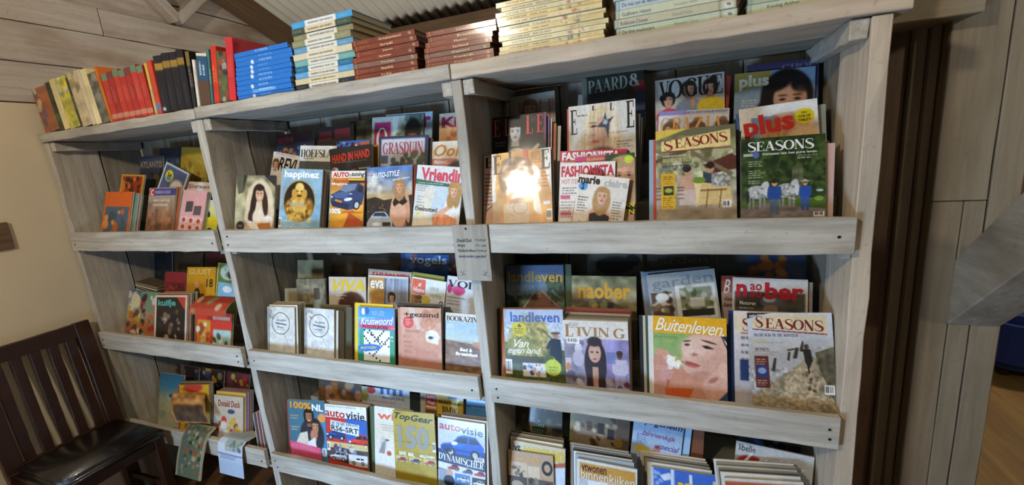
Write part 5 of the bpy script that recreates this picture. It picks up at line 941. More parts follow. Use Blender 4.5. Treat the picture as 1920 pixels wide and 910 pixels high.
@art('beach_walk', 'magazine with a lone walker on a beach path beside wooden posts', res=80, mat='SLEEVE')
def _(c):
    c.g('#cdd2da', '#c4c6ca', '#b4aea6', '#a8977c', '#a08c6c'); c.pg([(0, .62), (.5, .5), (.8, .46), (.85, .9), (.2, 1.2), (0, 1.2)], '#a9a5a2'); c.pg([(.0, 1.1), (.3, .86), (.55, .68), (.72, .54), (.84, .6), (1, .9), (1, 1.4), (0, 1.4)], '#97886c'); c.pg([(.3, 1.1), (.55, .72), (.7, .56), (.78, .6), (.8, 1.2)], '#a89678'); c.ns(.25, 40, 40, 3, y0=.7); c.pg([(.78, .5), (1, .42), (1, 1.2), (.92, 1.0), (.8, .64)], '#5c5440'); c.ns(.3, 24, 24, 6, .78, .42, 1, 1.2)
    c.bl(3, 20, .62, .72, .8, 1.0, ['#4a3c2a', '#6a5840'], .008, .02); c.pg([(.26, .74), (.3, .58), (.33, .58), (.3, .76)], '#3a342e'); c.pg([(.45, .6), (.47, .5), (.5, .5), (.48, .62)], '#3a342e'); c.pg([(.52, .58), (.56, .44), (.6, .44), (.57, .58)], '#3a342e'); c.pg([(.6, .48), (.64, .36), (.66, .36), (.64, .5)], '#3a342e'); c.ln(.46, .48, .55, .46, .02, '#3a342e')
    c.pg([(.64, .46), (.73, .46), (.75, .6), (.7, .72), (.66, .62)], '#2c2822'); c.el(.685, .43, .03, .035, '#5a4232'); c.ln(.69, .68, .7, .76, .02, '#26221e'); c.bx(.06, .56, .23, .97, '#5c2a22'); c.bx(.08, .68, .21, .84, '#2a3a6a'); c.el(.145, .75, .05, .04, '#8a9ac0'); c.tl(.08, .6, .21, 3, .03, '#c8a494'); c.tl(.08, .87, .21, 3, .03, '#c8a494'); c.code(.86, .9, .97, 1.02)
    c.pg([(0, 0), (.3, 0), (.06, .06), (0, .08)], '#26262a'); c.pg([(.06, .08), (.32, .02), (.94, .03), (.94, .26), (.06, .19)], '#dcc9a4'); c.pg([(.06, .205), (.93, .265), (.93, .28), (.06, .22)], '#8d2a26'); c.tl(.1, .38, .44, 1, .025, '#7a7874'); c.tl(.07, .5, .38, 2, .03, '#8a8884')
    c.t('WIN EEN AGA', .02, .015, .3, .045, '#e6e2da', 'b-5'); c.t('S', .1, .04, .19, .19, '#7d2620', 's3'); c.t('EASONS', .22, .08, .9, .22, '#7d2620', 's3'); c.t('BLOESEM IN DE WINTER', .07, .265, .6, .305, '#5c6274', 's'); c.t('KOKEN', .07, .345, .24, .385, '#d8c478', 's'); c.t('WONEN', .07, .45, .24, .49, '#7d4438', 's')
@art('pale_red_s', 'pale magazine with one large red letter left of the beach cover')
def _(c): c.g('#d8cdc4', '#c9c0bc', '#b0a8a8'); c.bx(.02, .06, 1, .3, '#dccaa8'); c.bx(.1, .305, 1, .32, '#8d2a26'); c.tl(.1, .36, .3, 6, .1, '#6a6470'); c.bx(.08, .68, .2, .98, '#26345a'); c.t('S', .12, .1, .24, .28, '#8d2620', 's')
@art('farmhouse', 'dark country magazine with a gabled brick farmhouse', res=56)
def _(c):
    c.g('#4a5a7a', '#5f7086', '#6a7464', '#3a4028', y1=.9); c.pg([(.22, .78), (.5, .46), (.62, .42), (.98, .72), (1, .9), (.2, .9)], '#6a4a38'); c.pg([(.5, .62), (.62, .42), (.95, .74), (.95, 1), (.4, 1)], '#7a4f3c'); c.bl(4, 40, .72, .2, 1, .6, ['#2f4024', '#46583a', '#1f2c18'], .03, .06); c.bl(5, 20, 0, .55, .25, .9, ['#2a3420', '#3f4a2c'], .03, .07)
    for x in (.36, .44, .52, .6): c.bx(x, .76, x+.055, .86, '#d0ccc0'); c.bx(x+.01, .77, x+.045, .85, '#26241f')
    c.bx(.7, .74, .75, .9, '#d0ccc0'); c.ln(.5, .45, .3, .72, .02, '#b8b0a0'); c.ln(.62, .42, .98, .76, .02, '#9a8a78')
    c.t('landleven', .04, .1, .98, .28, '#b98f3a', 'b'); c.t('DROOM', .12, .33, .5, .42, '#9a9460', 'n'); c.t('PLEKJE', .22, .45, .62, .54, '#9a9460', 'n')
@art('golden_word', 'country magazine with fat golden letters over a farmhouse roof', res=56)
def _(c): c.g('#7a7a54', '#8a8060', '#6a6038', '#5a5a30', y1=.9); c.ns(.4, 12, 12, 3); c.pg([(.05, .52), (.45, .32), (.8, .48), (.8, .8), (0, .8)], '#5c4c3c'); c.bx(.55, .42, .66, .6, '#33302a'); c.bl(6, 26, .0, .4, 1, .8, ['#6a6a2c', '#8a9050', '#b0a050'], .02, .06, .7); c.t('naober', .1, .1, .92, .36, '#c9972e', 'B')
@art('grey_garden', 'grey garden magazine with two white-framed garden photos', res=56)
def _(c): c.fill('#a6a6a0'); c.bx(0, 0, 1, .24, '#9a9c9a'); c.bx(.04, .3, .34, 1, '#5a4438'); c.bl(3, 20, .06, .32, .32, .6, ['#d8d4c8', '#8a7a5a', '#3a2a20'], .03, .06); c.el(.2, .38, .1, .07, '#dcd8cc'); c.bx(.4, .22, .96, 1, '#d6d4cc'); c.bx(.46, .26, .92, .66, '#8a8a72'); c.bl(4, 30, .46, .26, .92, .66, ['#4a5a34', '#6f7a54', '#b9b8a8', '#cfccc2'], .03, .06); c.bx(.6, .42, .8, .56, '#c9c6bc'); c.bx(.46, .6, .92, .7, '#2c2c28'); c.t('garden', .06, .06, .96, .26, '#77808c', 'n-3')
@art('red_motor', 'white-framed country magazine with fat red letters and a motor helmet', res=56)
def _(c): c.fill('#cfc8bf'); c.bx(.04, .22, .96, 2, '#4a4438'); c.ns(.3, 12, 12, 3, .04, .22, .96, 2); c.el(.52, .36, .13, .1, '#5a5a62'); c.el(.5, .32, .08, .05, '#a8aab0'); c.el(.52, .48, .1, .08, '#8a6a54'); c.t('n', .05, .1, .2, .3, '#b3242c', 'B'); c.t('ao', .24, .09, .4, .19, '#b3242c', 'b'); c.t('ao', .24, .2, .4, .3, '#b3242c', 'b'); c.t('ber', .44, .06, .95, .32, '#b3242c', 'B'); c.t('Motoren', .1, .36, .32, .42, '#d8d4cc', 'b'); c.tl(.1, .46, .3, 1, .04, '#c8c4bc')
@art('brown_script', 'magazine with a brown corner and white script left of the motor cover', res=40)
def _(c): c.g('#8d3a2c', '#a0705c', '#b09a8c', y1=.8); c.bx(0, .28, .4, 2, '#b0988a'); c.t('B', .03, .06, .14, .3, '#d8cfc4', 'c'); c.t('Gaan', .04, .36, .2, .42, '#6a3a2c', 'i'); c.t('beton', .03, .45, .24, .53, '#4a2c24', 'i')
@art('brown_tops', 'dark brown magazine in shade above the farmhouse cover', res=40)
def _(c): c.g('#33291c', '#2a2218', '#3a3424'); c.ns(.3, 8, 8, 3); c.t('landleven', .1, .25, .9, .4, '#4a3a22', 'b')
@art('black_cow', 'white-grey magazine with painted-in shade and a black cow silhouette under the ledge', res=44)
def _(c): c.g('#4a463c', '#544e44'); c.el(.62, .2, .26, .12, '#0f0d0b', .06); c.el(.86, .14, .1, .08, '#0f0d0b', .1)  # white-grey cover, the ledge's shade mixed into its print colours
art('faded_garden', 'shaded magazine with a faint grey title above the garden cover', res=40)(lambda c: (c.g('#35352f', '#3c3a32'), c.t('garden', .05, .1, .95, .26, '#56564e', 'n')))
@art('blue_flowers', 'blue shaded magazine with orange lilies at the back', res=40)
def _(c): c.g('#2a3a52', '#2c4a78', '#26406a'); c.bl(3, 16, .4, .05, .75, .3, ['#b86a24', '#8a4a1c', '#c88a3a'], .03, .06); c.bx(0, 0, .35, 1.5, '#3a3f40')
# ---- middle shelf, middle bay
def oval(seed, tone):
    def f(c):
        c.fill(tone); c.ns(.08, 10, 12, seed); c.bx(0, 0, .1, 1.4, tint(tone, .55), .6); c.bl(seed, 24, 0, 0, .3, .3, [tint(tone, .6), tint(tone, .75)], .02, .05, .5); c.ring(.5, .42, .31, .27, '#4a4a46', .035)
        c.t('Suske', .34, .3, .7, .36, '#5a6470', 'c'); c.ln(.3, .41, .7, .45, .035, '#4a5a6e', .9); c.t('Wiske', .38, .49, .62, .54, '#5a6470', 'c'); c.tl(.3, .57, .7, 1, .04, '#7a828a'); c.bl(seed+9, 14, .2, .75, .95, 1.05, [tint(tone, .88)], .02, .05, .5)
        c.ln(.6, .68, .75, .9, .012, '#6a6a66')
    return f
art('oval_comic_left', 'worn white booklet with a pencilled oval, left of the two', kind='booklet', mat='MATTE', res=56)(oval(3, '#cdccc4'))
art('oval_comic_right', 'worn white booklet with a pencilled oval, right of the two', kind='booklet', mat='MATTE', res=56)(oval(5, '#cfcec8'))
@art('crossword', 'crossword puzzle magazine with a blue-green cover and large white grid', res=80)
def _(c):
    c.g('#4a92c8', '#5a9ac4', '#3f9a78', '#2f8f6c'); c.pg([(0, .26), (1, .2), (1, .36), (0, .38)], '#8f8ac0', .7); c.pg([(0, .22), (.6, .2), (0, .32)], '#7cc0c8', .7); c.pg([(.04, .37), (.96, .36), (1, .45), (.04, .44)], '#d05a72'); c.bx(.0, .0, .05, .9, '#8fb8c8', .6); c.el(.16, .1, .05, .07, '#e8ecea'); c.el(.26, .08, .06, .08, '#3a6ab0'); c.bl(7, 8, .85, .4, 1, .75, ['#d8e0d4'], .01, .025)
    x0, y0, x1, y1, n = .17, .475, .87, 1.12, 15; c.bx(x0, y0, x1, y1, '#e9e9e6'); q = random.Random(5)
    for i in range(n):
        for j in range(n):
            if (abs(i-j) == 3 and i < 10 and j < 10) or abs(i+j-14) == 3 and i > 5 or (i*7+j*5) % 19 == 0: c.bx(x0+(x1-x0)*i/n, y0+(y1-y0)*j/n, x0+(x1-x0)*(i+.85)/n, y0+(y1-y0)*(j+.85)/n, '#1c1c1e')
    c.el(.3, .85, .34, .075, '#3a6fc0', .05, rot=-6); c.t('REUZE', .4, .07, .74, .165, '#9db8dc', 'b'); c.t('Kruiswoord', .08, .2, .97, .36, '#f0f2f2', 'c-3'); c.t('PUZZELBOEK', .14, .375, .84, .445, '#7d1f3e', 'b'); c.t('GROOT PUZZELS', .08, .825, .52, .875, '#d8d43a', 'i-6')
@art('egg_hands', 'health magazine with hands holding a broken eggshell on pink', res=76)
def _(c):
    c.g('#cfa890', '#d0a088', '#c89078', '#b87c64'); c.el(.7, .22, .14, .2, '#b57a5c', .2, rot=-30); c.el(.9, .14, .18, .14, '#c08a68', .2)
    for a, b, r in ((.55, .3, -50), (.64, .34, -45), (.73, .38, -40), (.8, .3, -30)): c.el(a, b, .045, .14, '#c48f70', .15, rot=90+r); c.el(a-.09, b+.09, .022, .03, '#dbb09c', .2, rot=45)
    c.el(.78, .56, .16, .13, '#e6e2d8', .15); c.bl(4, 10, .66, .46, .92, .66, ['#efebe2', '#d2ccc0'], .03, .05, .8); c.el(.74, .58, .06, .03, '#4a4240', .4); c.el(.62, .72, .2, .06, '#c99476', .2, rot=20); c.el(.8, .82, .26, .1, '#c48c6e', .25, rot=30); c.el(.5, .6, .05, .05, '#cf9c80', .2); c.pg([(.35, .8), (.9, .86), (1, 1.3), (.5, 1.3)], '#b97e62'); c.pg([(.2, 0), (.34, 0), (.52, .42), (.42, .44)], '#d9c6b8', .7)
    c.el(.2, .3, .13, .12, '#cf4f4a', .06); c.tl(.12, .45, .5, 2, .03, '#7a4a3e'); 
    for y in (.56, .66, .76, .86): c.tl(.08, y, .34, 2, .03, '#7d5244', int(y*100))
    c.t('+gezond', .1, .085, .94, .215, '#2c2423', 'b'); c.tl(.13, .24, .27, 4, .035, '#ecd0c8')
@art('sandy_field', 'sleeved magazine with a sandy field under pale sky and white lower lettering', res=66)
def _(c):
    c.g('#d8d2c0', '#a9c0c8', '#a8c2c6', '#b9c4b8', '#8d6a52', '#7a5a44'); c.bx(0, 0, 1, .2, '#d6cfc0'); c.gr(0, .2, 1, .62, '#9fbccc', '#b8c4bc'); c.pg([(0, .63), (.3, .66), (1, .7), (1, 1.4), (0, 1.4)], '#7c5e46'); c.ns(.25, 10, 20, 3, y0=.64); c.el(.88, .68, .14, .05, '#c08a6c'); c.pg([(.7, .72), (1, .68), (1, .8)], '#b07a5c'); c.tl(.7, .36, .95, 3, .04, '#8a9aa4'); c.bx(.05, .26, .22, .36, '#c8ccc6', .6)
    c.t('BOOKAZINE', .03, .06, .98, .19, '#2a2a28', 's'); c.t('Bed &', .42, .79, .76, .87, '#f0eeea', 'B'); c.t('Breakfast', .3, .89, .9, .97, '#f0eeea', 'B')
@art('dark_oval_comic', 'dark worn booklet standing in the row behind the oval booklets', kind='booklet', mat='MATTE', res=40)
def _(c): c.fill('#7c745c'); c.ns(.25, 10, 10, 3); c.bl(4, 24, 0, 0, 1, .8, ['#5a5442', '#948b70', '#6f6750'], .03, .08, .6); c.bx(.6, .25, .8, .55, '#4a4434')
@art('yellow_word_smile', 'magazine with a fat yellow title over a smiling brown-haired woman', res=60)
def _(c): c.fill('#c4b8a6'); c.el(.62, .62, .36, .3, '#4a2c20', .2); c.el(.72, .78, .22, .26, '#a86a48', .12); c.el(.56, .66, .2, .2, '#4a2c20', .4); c.el(.62, .68, .05, .02, '#2a1712'); c.el(.8, .7, .04, .018, '#2a1712'); c.el(.7, .9, .09, .03, '#ece2d8', rot=-10); c.tl(.2, .4, .5, 2, .06, '#e9e2d8'); c.t('VIVA', .1, .06, .96, .32, '#dfb91e', 'i')
@art('window_reader', 'magazine with a woman seated by a blue-grey window and golden curtain', res=60)
def _(c): c.fill('#d2cdc6'); c.bx(.02, .05, .42, 1.4, '#c0924e'); c.ns(.2, 3, 10, 2, .02, .05, .42, 1.4); c.gr(.42, .05, .98, 1.4, '#8f98a8', '#7f8490'); c.ns(.2, 24, 4, 4, .42, .05, .98, 1.4); c.bx(.42, .05, .46, 1.4, '#5a6270'); c.bx(.62, .05, .65, .7, '#aab2be'); c.face(.6, .45, .085, '#c89a80', '#2a1c18'); c.el(.62, .72, .17, .16, '#d8c8c0', .2); c.el(.5, .7, .05, .12, '#b98a8a'); c.t('eva', .06, .1, .4, .28, '#ece8e0', 'b')
@art('red_fashion_strip', 'fashion magazine showing only a red capital title above the curtain cover', res=40)
def _(c): c.fill('#a89888'); c.t('FASHIONISTA', .1, .05, .98, .2, '#b03a4c', 'B')
@art('at_home', 'white home magazine with a coral square and yellow dot', res=60)
def _(c): c.fill('#dfe0dc'); c.bx(.02, .04, .42, .42, '#d9664e'); c.bx(.02, .44, .36, 1.2, '#b08a5a'); c.bl(3, 20, .02, .46, .36, .9, ['#8a5a34', '#d8c8a8', '#5a4a3a'], .03, .06); c.el(.46, .56, .13, .13, '#d6bf52'); c.ring(.9, .58, .05, .06, '#4a5a70', .3); c.t('at', .2, .12, .3, .22, '#f0e6de', 'i'); c.t('Home', .06, .24, .4, .38, '#f0e6de', 'i'); c.t('Huis &', .54, .18, .8, .28, '#a8bcae', 's'); c.t('styling', .56, .34, .92, .46, '#a8bcae', 'i')
@art('grey_stars', 'white magazine with serif capitals and a pink dot beside the centre upright', res=56)
def _(c): c.fill('#cfcfcf'); c.el(.3, .3, .16, .1, '#d2467e'); c.el(.08, .28, .06, .1, '#b02a5c'); c.tl(.04, .45, .5, 3, .07, '#6a7080'); c.tl(.04, .7, .45, 3, .06, '#8a8e98', 4); c.t('VOLS', .02, .08, .9, .24, '#24242a', 's')
@art('tan_tall_comic', 'tan booklet at the very back above the dark worn booklet', kind='booklet', mat='MATTE', res=40)
def _(c): c.g('#857b5c', '#7a704f'); c.ns(.15, 8, 8, 3)
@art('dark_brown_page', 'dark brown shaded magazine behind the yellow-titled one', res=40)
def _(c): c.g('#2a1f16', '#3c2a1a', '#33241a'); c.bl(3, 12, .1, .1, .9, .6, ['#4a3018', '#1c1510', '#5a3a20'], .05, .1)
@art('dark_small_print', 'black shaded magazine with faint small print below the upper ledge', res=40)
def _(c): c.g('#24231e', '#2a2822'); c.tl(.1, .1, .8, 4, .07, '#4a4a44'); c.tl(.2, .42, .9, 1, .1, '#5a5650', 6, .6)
@art('blue_birds', 'bright blue magazine with rounded white lowercase letters under the upper ledge', res=50)
def _(c): c.g('#24508c', '#2a62a8', '#1c3a66'); c.bl(4, 12, .1, 0, .9, .5, ['#3f7ac0', '#16305a', '#5a90c8'], .05, .1, .7); c.el(.3, .06, .06, .05, '#b05a4a'); c.t('vogels', .2, .02, .96, .22, '#cfdcea', 'b')
@art('red_black_page', 'dark magazine with a red edge right of the blue bird cover', res=40)
def _(c): c.g('#2a1a22', '#1c1c2c'); c.bl(4, 10, 0, 0, 1, .6, ['#7a1f2a', '#2a3a6a', '#b0a8a8'], .04, .1)
# ---- middle shelf, left bay
@art('animal_comic', 'colourful cartoon comic in orange and cream at the far left', kind='comic_album', mat='MATTE', res=50)
def _(c): c.g('#4a5a7a', '#9a9a88', '#b98a5a', '#a85030'); c.bl(12, 50, 0, .1, 1, 1.1, ['#d8ccb0', '#b8602c', '#e0d8c8', '#5a3a2c', '#7a8a6a', '#c8a03c'], .04, .1, .85); c.el(.3, .25, .18, .16, '#d8c89c')
@art('animal_comic_right', 'green and red cartoon comic tucked behind the western comic', kind='comic_album', mat='MATTE', res=44)
def _(c): c.g('#6a8a6a', '#8a8a70', '#b06a3a'); c.bl(14, 40, 0, .1, 1, 1.1, ['#d8d0c0', '#2a2422', '#c86a34', '#8aa07a', '#b8302a'], .04, .09, .85)
@art('western_comic', 'dark comic with teal letters and a red corner flash', kind='comic_album', mat='MATTE', res=50)
def _(c): c.fill('#c8bca4'); c.bx(.06, .04, .94, 2, '#2c2420'); c.pg([(.68, .04), (.94, .04), (.94, .3)], '#b03a2c'); c.bl(3, 26, .15, .3, .85, 1.0, ['#b8a890', '#6a4a34', '#3a2c26', '#8a7058'], .03, .07, .8); c.t('kuifje', .1, .08, .66, .24, '#4f9a86', 'B')
@art('red_green_comic', 'red and green comic with two inset pictures, low at the left upright', kind='comic_album', mat='MATTE', res=50)
def _(c): c.fill('#c23a2a'); c.bx(.05, .15, .42, 1, '#c8862c'); c.bl(3, 20, .06, .2, .4, .8, ['#3a6a3a', '#e0b070', '#d8d0c0', '#a8401c'], .04, .08); c.bx(.5, .3, .98, 1, '#9fc0b8'); c.bl(4, 20, .5, .4, .98, .8, ['#d8e0d8', '#5a8a6a', '#3a4a3a', '#c8ccb0'], .03, .07); c.tl(.48, .07, .98, 1, .1, '#e8d8c8', 4, .6)
@art('yellow_boy_comic', 'mustard yellow comic with a small cartoon figure and number eighteen', kind='comic_album', mat='MATTE', res=50)
def _(c): c.fill('#c98f1c'); c.t('GUUST', .06, .04, .86, .18, '#d8b45c', 'B'); c.t('18', .7, .28, .92, .48, '#3a2a14', 'b'); c.el(.36, .42, .07, .08, '#d8a070'); c.el(.38, .62, .1, .12, '#2f3a28'); c.bl(5, 8, .1, .8, .5, .95, ['#2a2218'], .03, .05)
@art('green_circle_comic', 'comic with a green circle and blue panel at the left upright', kind='comic_album', mat='MATTE', res=44)
def _(c): c.fill('#c8a838'); c.bx(.06, .03, .96, 2, '#5a7a3a'); c.el(.5, .28, .36, .24, '#b8c4b8'); c.bl(3, 10, .3, .15, .7, .4, ['#26221e', '#8a9a8a'], .04, .08); c.bx(.1, .6, .95, 1.1, '#7fb0c8'); c.el(.5, .8, .2, .1, '#dfe4e4')
art('dark_red_comic', 'dark red comic left of the mustard comic', kind='comic_album', mat='MATTE', res=40)(comic('#8a2628', '#6a2024', ['#5a1a1c', '#a03a34'], 3))
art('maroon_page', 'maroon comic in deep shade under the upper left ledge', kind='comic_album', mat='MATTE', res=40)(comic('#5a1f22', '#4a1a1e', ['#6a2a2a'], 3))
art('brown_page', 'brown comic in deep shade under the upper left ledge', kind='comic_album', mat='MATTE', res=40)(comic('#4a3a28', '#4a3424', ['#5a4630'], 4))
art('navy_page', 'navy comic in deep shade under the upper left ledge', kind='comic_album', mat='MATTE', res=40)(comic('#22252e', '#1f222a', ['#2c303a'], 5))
# ---- lower shelf, right bay
@art('tan_interior', 'tan interior magazine with a round arrow mark and dark room photos', res=60)
def _(c): c.fill('#b09474'); c.bx(.02, .22, .42, .5, '#c4ae90'); c.bl(3, 14, .04, .3, .4, .48, ['#3a2c20', '#8a6a4a'], .02, .04); c.bx(.44, .26, .7, .48, '#cdb898'); c.bx(0, .5, .42, 2, '#4a3a2c'); c.el(.2, .66, .13, .08, '#a89880'); c.bx(.44, .5, .98, 2, '#5a4a3c'); c.bl(4, 20, .46, .52, .96, .9, ['#8a7a66', '#b0a48c', '#33281f'], .03, .07); c.ring(.86, .26, .09, .11, '#1c1714', .28); c.t('vtwonen', .04, .06, .7, .2, '#c99a54', 'b')
@art('yellow_interior', 'interior magazine with pale yellow fat letters behind the tan one', res=48)
def _(c): c.fill('#c8bb98'); c.bx(.75, .25, 1, 1, '#c4cfdc'); c.pg([(.7, .3), (1, .22), (1, .3), (.72, .36)], '#a85a34'); c.t('vt', .04, .06, .18, .16, '#1f1b14', 'B'); c.t('wonen', .22, .06, .98, .24, '#cdb23c', 'B')
@art('gold_interior', 'interior magazine with a gold header over a white room', res=60)
def _(c): c.fill('#d4d2cc'); c.bx(.05, .05, .97, .3, '#c08f3c'); c.bx(.05, .3, .97, 2, '#b8bcc4'); c.pg([(.2, .32), (.5, .3), (.8, .6), (.2, .6)], '#dcdedf'); c.bl(3, 16, .1, .35, .9, .9, ['#4a4a50', '#8a8e98', '#e0e2e4'], .04, .1); c.t('vtwonen', .08, .06, .5, .18, '#4a2414', 'b'); c.t('binnenkijken', .07, .15, .96, .34, '#d8d6d0', 'n')
@art('blue_sketch', 'magazine with a bright blue cover, white strokes and yellow letters', res=50)
def _(c): c.fill('#3f6ac0'); c.bx(.0, 0, .04, 2, '#d8d4cc'); c.ln(.34, .0, .34, .5, .05, '#d4dcea'); c.ln(.62, .05, .62, .5, .04, '#d4dcea'); c.pg([(.14, .12), (.3, .06), (.32, .16), (.2, .2)], '#d4dcea'); c.bl(4, 8, .05, .0, .2, .4, ['#8fb0e0'], .03, .05); c.t('BEL', .42, .18, .72, .34, '#e0b72c', 'B'); c.bx(.95, .1, 1, 2, '#cfc4a8')
@art('red_interior_title', 'interior magazine with a brick red header at the bottom edge of the picture', res=50)
def _(c): c.fill('#b05a3c'); c.bx(0, .0, 1, .05, '#d2ccbf'); c.t('vtwonen', .06, .1, .9, .3, '#d8c098', 'B')
@art('tomato_plate', 'white magazine with a silver script title over red tomatoes, bent right corner', res=56)
def _(c): c.g('#c8c6c2', '#bcb8b4'); c.el(.22, .34, .2, .16, '#a8322a', .15); c.el(.24, .34, .12, .08, '#5a1c1a', .2); c.el(.56, .34, .08, .08, '#b0423a'); c.el(.72, .38, .12, .12, '#8a8a4a', .2); c.el(.84, .42, .07, .05, '#3a3430'); c.t('libelle', .04, .03, .26, .13, '#2c2a28', 'n'); c.t('Living', .12, .12, .92, .36, '#dcdcdc', 'c4')
@art('rose_blue', 'pale blue magazine with violet script and a dark curly title', res=50)
def _(c): c.g('#8fa8c8', '#a8bcd4', '#b4bccc'); c.tl(.1, .4, .34, 5, .05, '#5a6a8a'); c.el(.24, .72, .16, .08, '#d4b83c'); c.el(.52, .7, .07, .1, '#c88a70'); c.el(.52, .6, .05, .04, '#8a4a34'); c.el(.92, .78, .05, .05, '#3a2620'); c.t('Mijn geheim', .05, .02, .98, .2, '#2c3450', 'i'); c.t('binnenkijk', .2, .3, .88, .44, '#7d3f7a', 'c'); c.t('special', .52, .5, .96, .66, '#6a3f8a', 'c')
@art('attic_room', 'brown-toned magazine with an attic room full of portraits', res=50)
def _(c): c.g('#7a6a54', '#8a7a62', '#6a5844'); c.pg([(.45, 0), (.6, .05), (.75, .2), (.75, .0)], '#4a3c30'); c.bx(.76, .0, 1, .9, '#5a4a3c'); c.bl(3, 26, .05, .2, .95, .7, ['#3a2c22', '#a8947a', '#c4b49a', '#5a4232'], .03, .06); c.bx(.44, .2, .56, .4, '#33281f'); c.bx(.62, .28, .74, .46, '#2c221c'); c.el(.82, .5, .07, .08, '#8a6a2c')
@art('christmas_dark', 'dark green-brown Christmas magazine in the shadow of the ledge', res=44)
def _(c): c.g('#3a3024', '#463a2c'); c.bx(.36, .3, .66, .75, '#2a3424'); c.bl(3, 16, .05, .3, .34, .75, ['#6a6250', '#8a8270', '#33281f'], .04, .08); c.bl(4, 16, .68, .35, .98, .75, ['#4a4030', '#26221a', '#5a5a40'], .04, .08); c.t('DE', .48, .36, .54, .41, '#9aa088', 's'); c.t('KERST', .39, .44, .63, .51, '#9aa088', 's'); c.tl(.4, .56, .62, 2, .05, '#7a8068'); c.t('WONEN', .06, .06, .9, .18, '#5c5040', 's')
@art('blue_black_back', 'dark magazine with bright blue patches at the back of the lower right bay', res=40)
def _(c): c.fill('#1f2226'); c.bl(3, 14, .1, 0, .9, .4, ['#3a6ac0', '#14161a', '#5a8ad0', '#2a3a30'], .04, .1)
# ---- lower shelf, middle bay
@art('embracing_pair', 'magazine with an embracing couple on teal and a pink sash', res=70)
def _(c):
    c.g('#3f6a7c', '#437084', '#3d6474'); c.bx(.9, .2, 1, 1.4, '#4a8ac0', .6); c.el(.62, .68, .32, .34, '#2a2c34', .12); c.face(.72, .5, .12, '#b98666', '#2a1c16', long=.9); c.face(.56, .31, .125, '#a06a4a', '#1a1412'); c.el(.55, .42, .07, .035, '#3a2620', .6, .8); c.el(.66, .68, .09, .13, '#b07a5a', .3); c.pg([(.18, .82), (.3, .64), (.5, .6), (.52, .95), (.2, .98)], '#cfc4b4'); c.pg([(.5, .8), (.7, .7), (.72, 1.0), (.5, 1.0)], '#d8d8de'); c.el(.56, .39, .035, .011, '#e0d4cc')
    c.pg([(0, .8), (.82, .9), (.84, 1.2), (0, 1.2)], '#cf4f72'); c.tl(.03, .86, .78, 5, .035, '#e6b0bc'); c.el(.9, .33, .1, .08, '#d98f48'); c.tl(.06, .3, .28, 2, .05, '#c8a84a'); c.tl(.06, .52, .3, 2, .05, '#d8b060', 4); c.code(.86, .9, .97, 1.05)
    c.t('100%', .06, .03, .64, .17, '#d98f28', 'B2'); c.t('NL', .66, .07, .96, .2, '#e6e6e4', 'B2')
@art('red_blue_cars', 'car magazine with a white title, red and blue cars and boxed words', res=76)
def _(c):
    c.fill('#b8382c'); c.bx(.52, .2, 1, .75, '#2f5fae'); c.bx(0, 0, 1, .23, '#dedcd8'); c.car(.02, .42, .5, .62, '#24407c'); c.car(.55, .48, 1.05, .72, '#c4342c', flip=False); c.bx(0, .66, 1, .78, '#d8c684', .85); c.bx(0, .76, 1, 1.4, '#4a3c34'); c.ns(.3, 12, 12, 3, y0=.78); c.pg([(.2, .72), (.9, .8), (.95, .88), (.2, .8)], '#3a3a4a'); c.bl(4, 20, .2, .72, .7, .86, ['#8a8a96', '#d0ccc4', '#4a4a6a'], .02, .05)
    c.car(.1, .82, .5, .98, '#a8aab0'); c.bx(.55, .84, .98, 1.04, '#d0ccc8'); c.car(.58, .88, .94, 1.0, '#e0e0e2'); c.pg([(0, .96), (1, 1.06), (1, 1.2), (0, 1.2)], '#c03a30'); c.code(.02, .68, .12, .82); c.pg([(.14, .28), (.82, .32), (.8, .52), (.14, .46)], '#d5dbe2')
    c.t('auto', .02, .1, .5, .22, '#b02a28', 'b2'); c.t('visie', .52, .1, .96, .24, '#25293a', 'b2'); c.t('DE ZWARE JONGENS', .17, .3, .8, .36, '#5a6a7a', 's'); c.t('RS6-SRT', .16, .375, .8, .47, '#1d2430', 'b3'); c.tl(.05, .03, .8, 1, .04, '#7a7672')
@art('white_penguin', 'white magazine with an orange word and a penguin, half behind the gold cover', res=60)
def _(c): c.g('#dcd6c8', '#d8cbb4', '#d9d5cc'); c.el(.24, .75, .09, .14, '#c0bab4'); c.pg([(.1, .95), (.22, .72), (.3, .68), (.26, .95)], '#8a8680'); c.el(.33, .67, .06, .02, '#5a544e'); c.el(.38, .93, .06, .05, '#b8483c'); c.tl(.2, .36, .55, 3, .05, '#9a9284'); c.t('wij!', .08, .09, .75, .3, '#d8603a', 'b')
@art('money_numbers', 'gold car magazine with huge numerals made of banknotes', res=80)
def _(c):
    c.g('#b09a2c', '#aa942c', '#a38c28'); c.ns(.06, 6, 6, 2); c.bx(.02, .58, .98, .6, '#8a7620'); c.bx(.08, .77, .92, .86, '#a08a28')
    c.t('150', .1, .27, .85, .72, '#8f8c82', 'B')
    for i, x in enumerate((.03, .36, .7)): c.bx(x, .87, x+.28, .98, '#c8b678'); c.car(x+.01, .89, x+.27, .97, ('#a8403c', '#5a4a5c', '#b8402c')[i])
    c.code(.92, .55, 1, .72)
    c.t('TopGear', .03, .05, .96, .21, '#1f1c14', 'i3'); c.t('BANK', .12, .775, .3, .85, '#e6e2d4', 'B'); c.t('BIL', .34, .785, .5, .855, '#e6e2d4', 'B'); c.t('MILJONEN', .62, .795, .97, .865, '#e6e2d4', 'B')
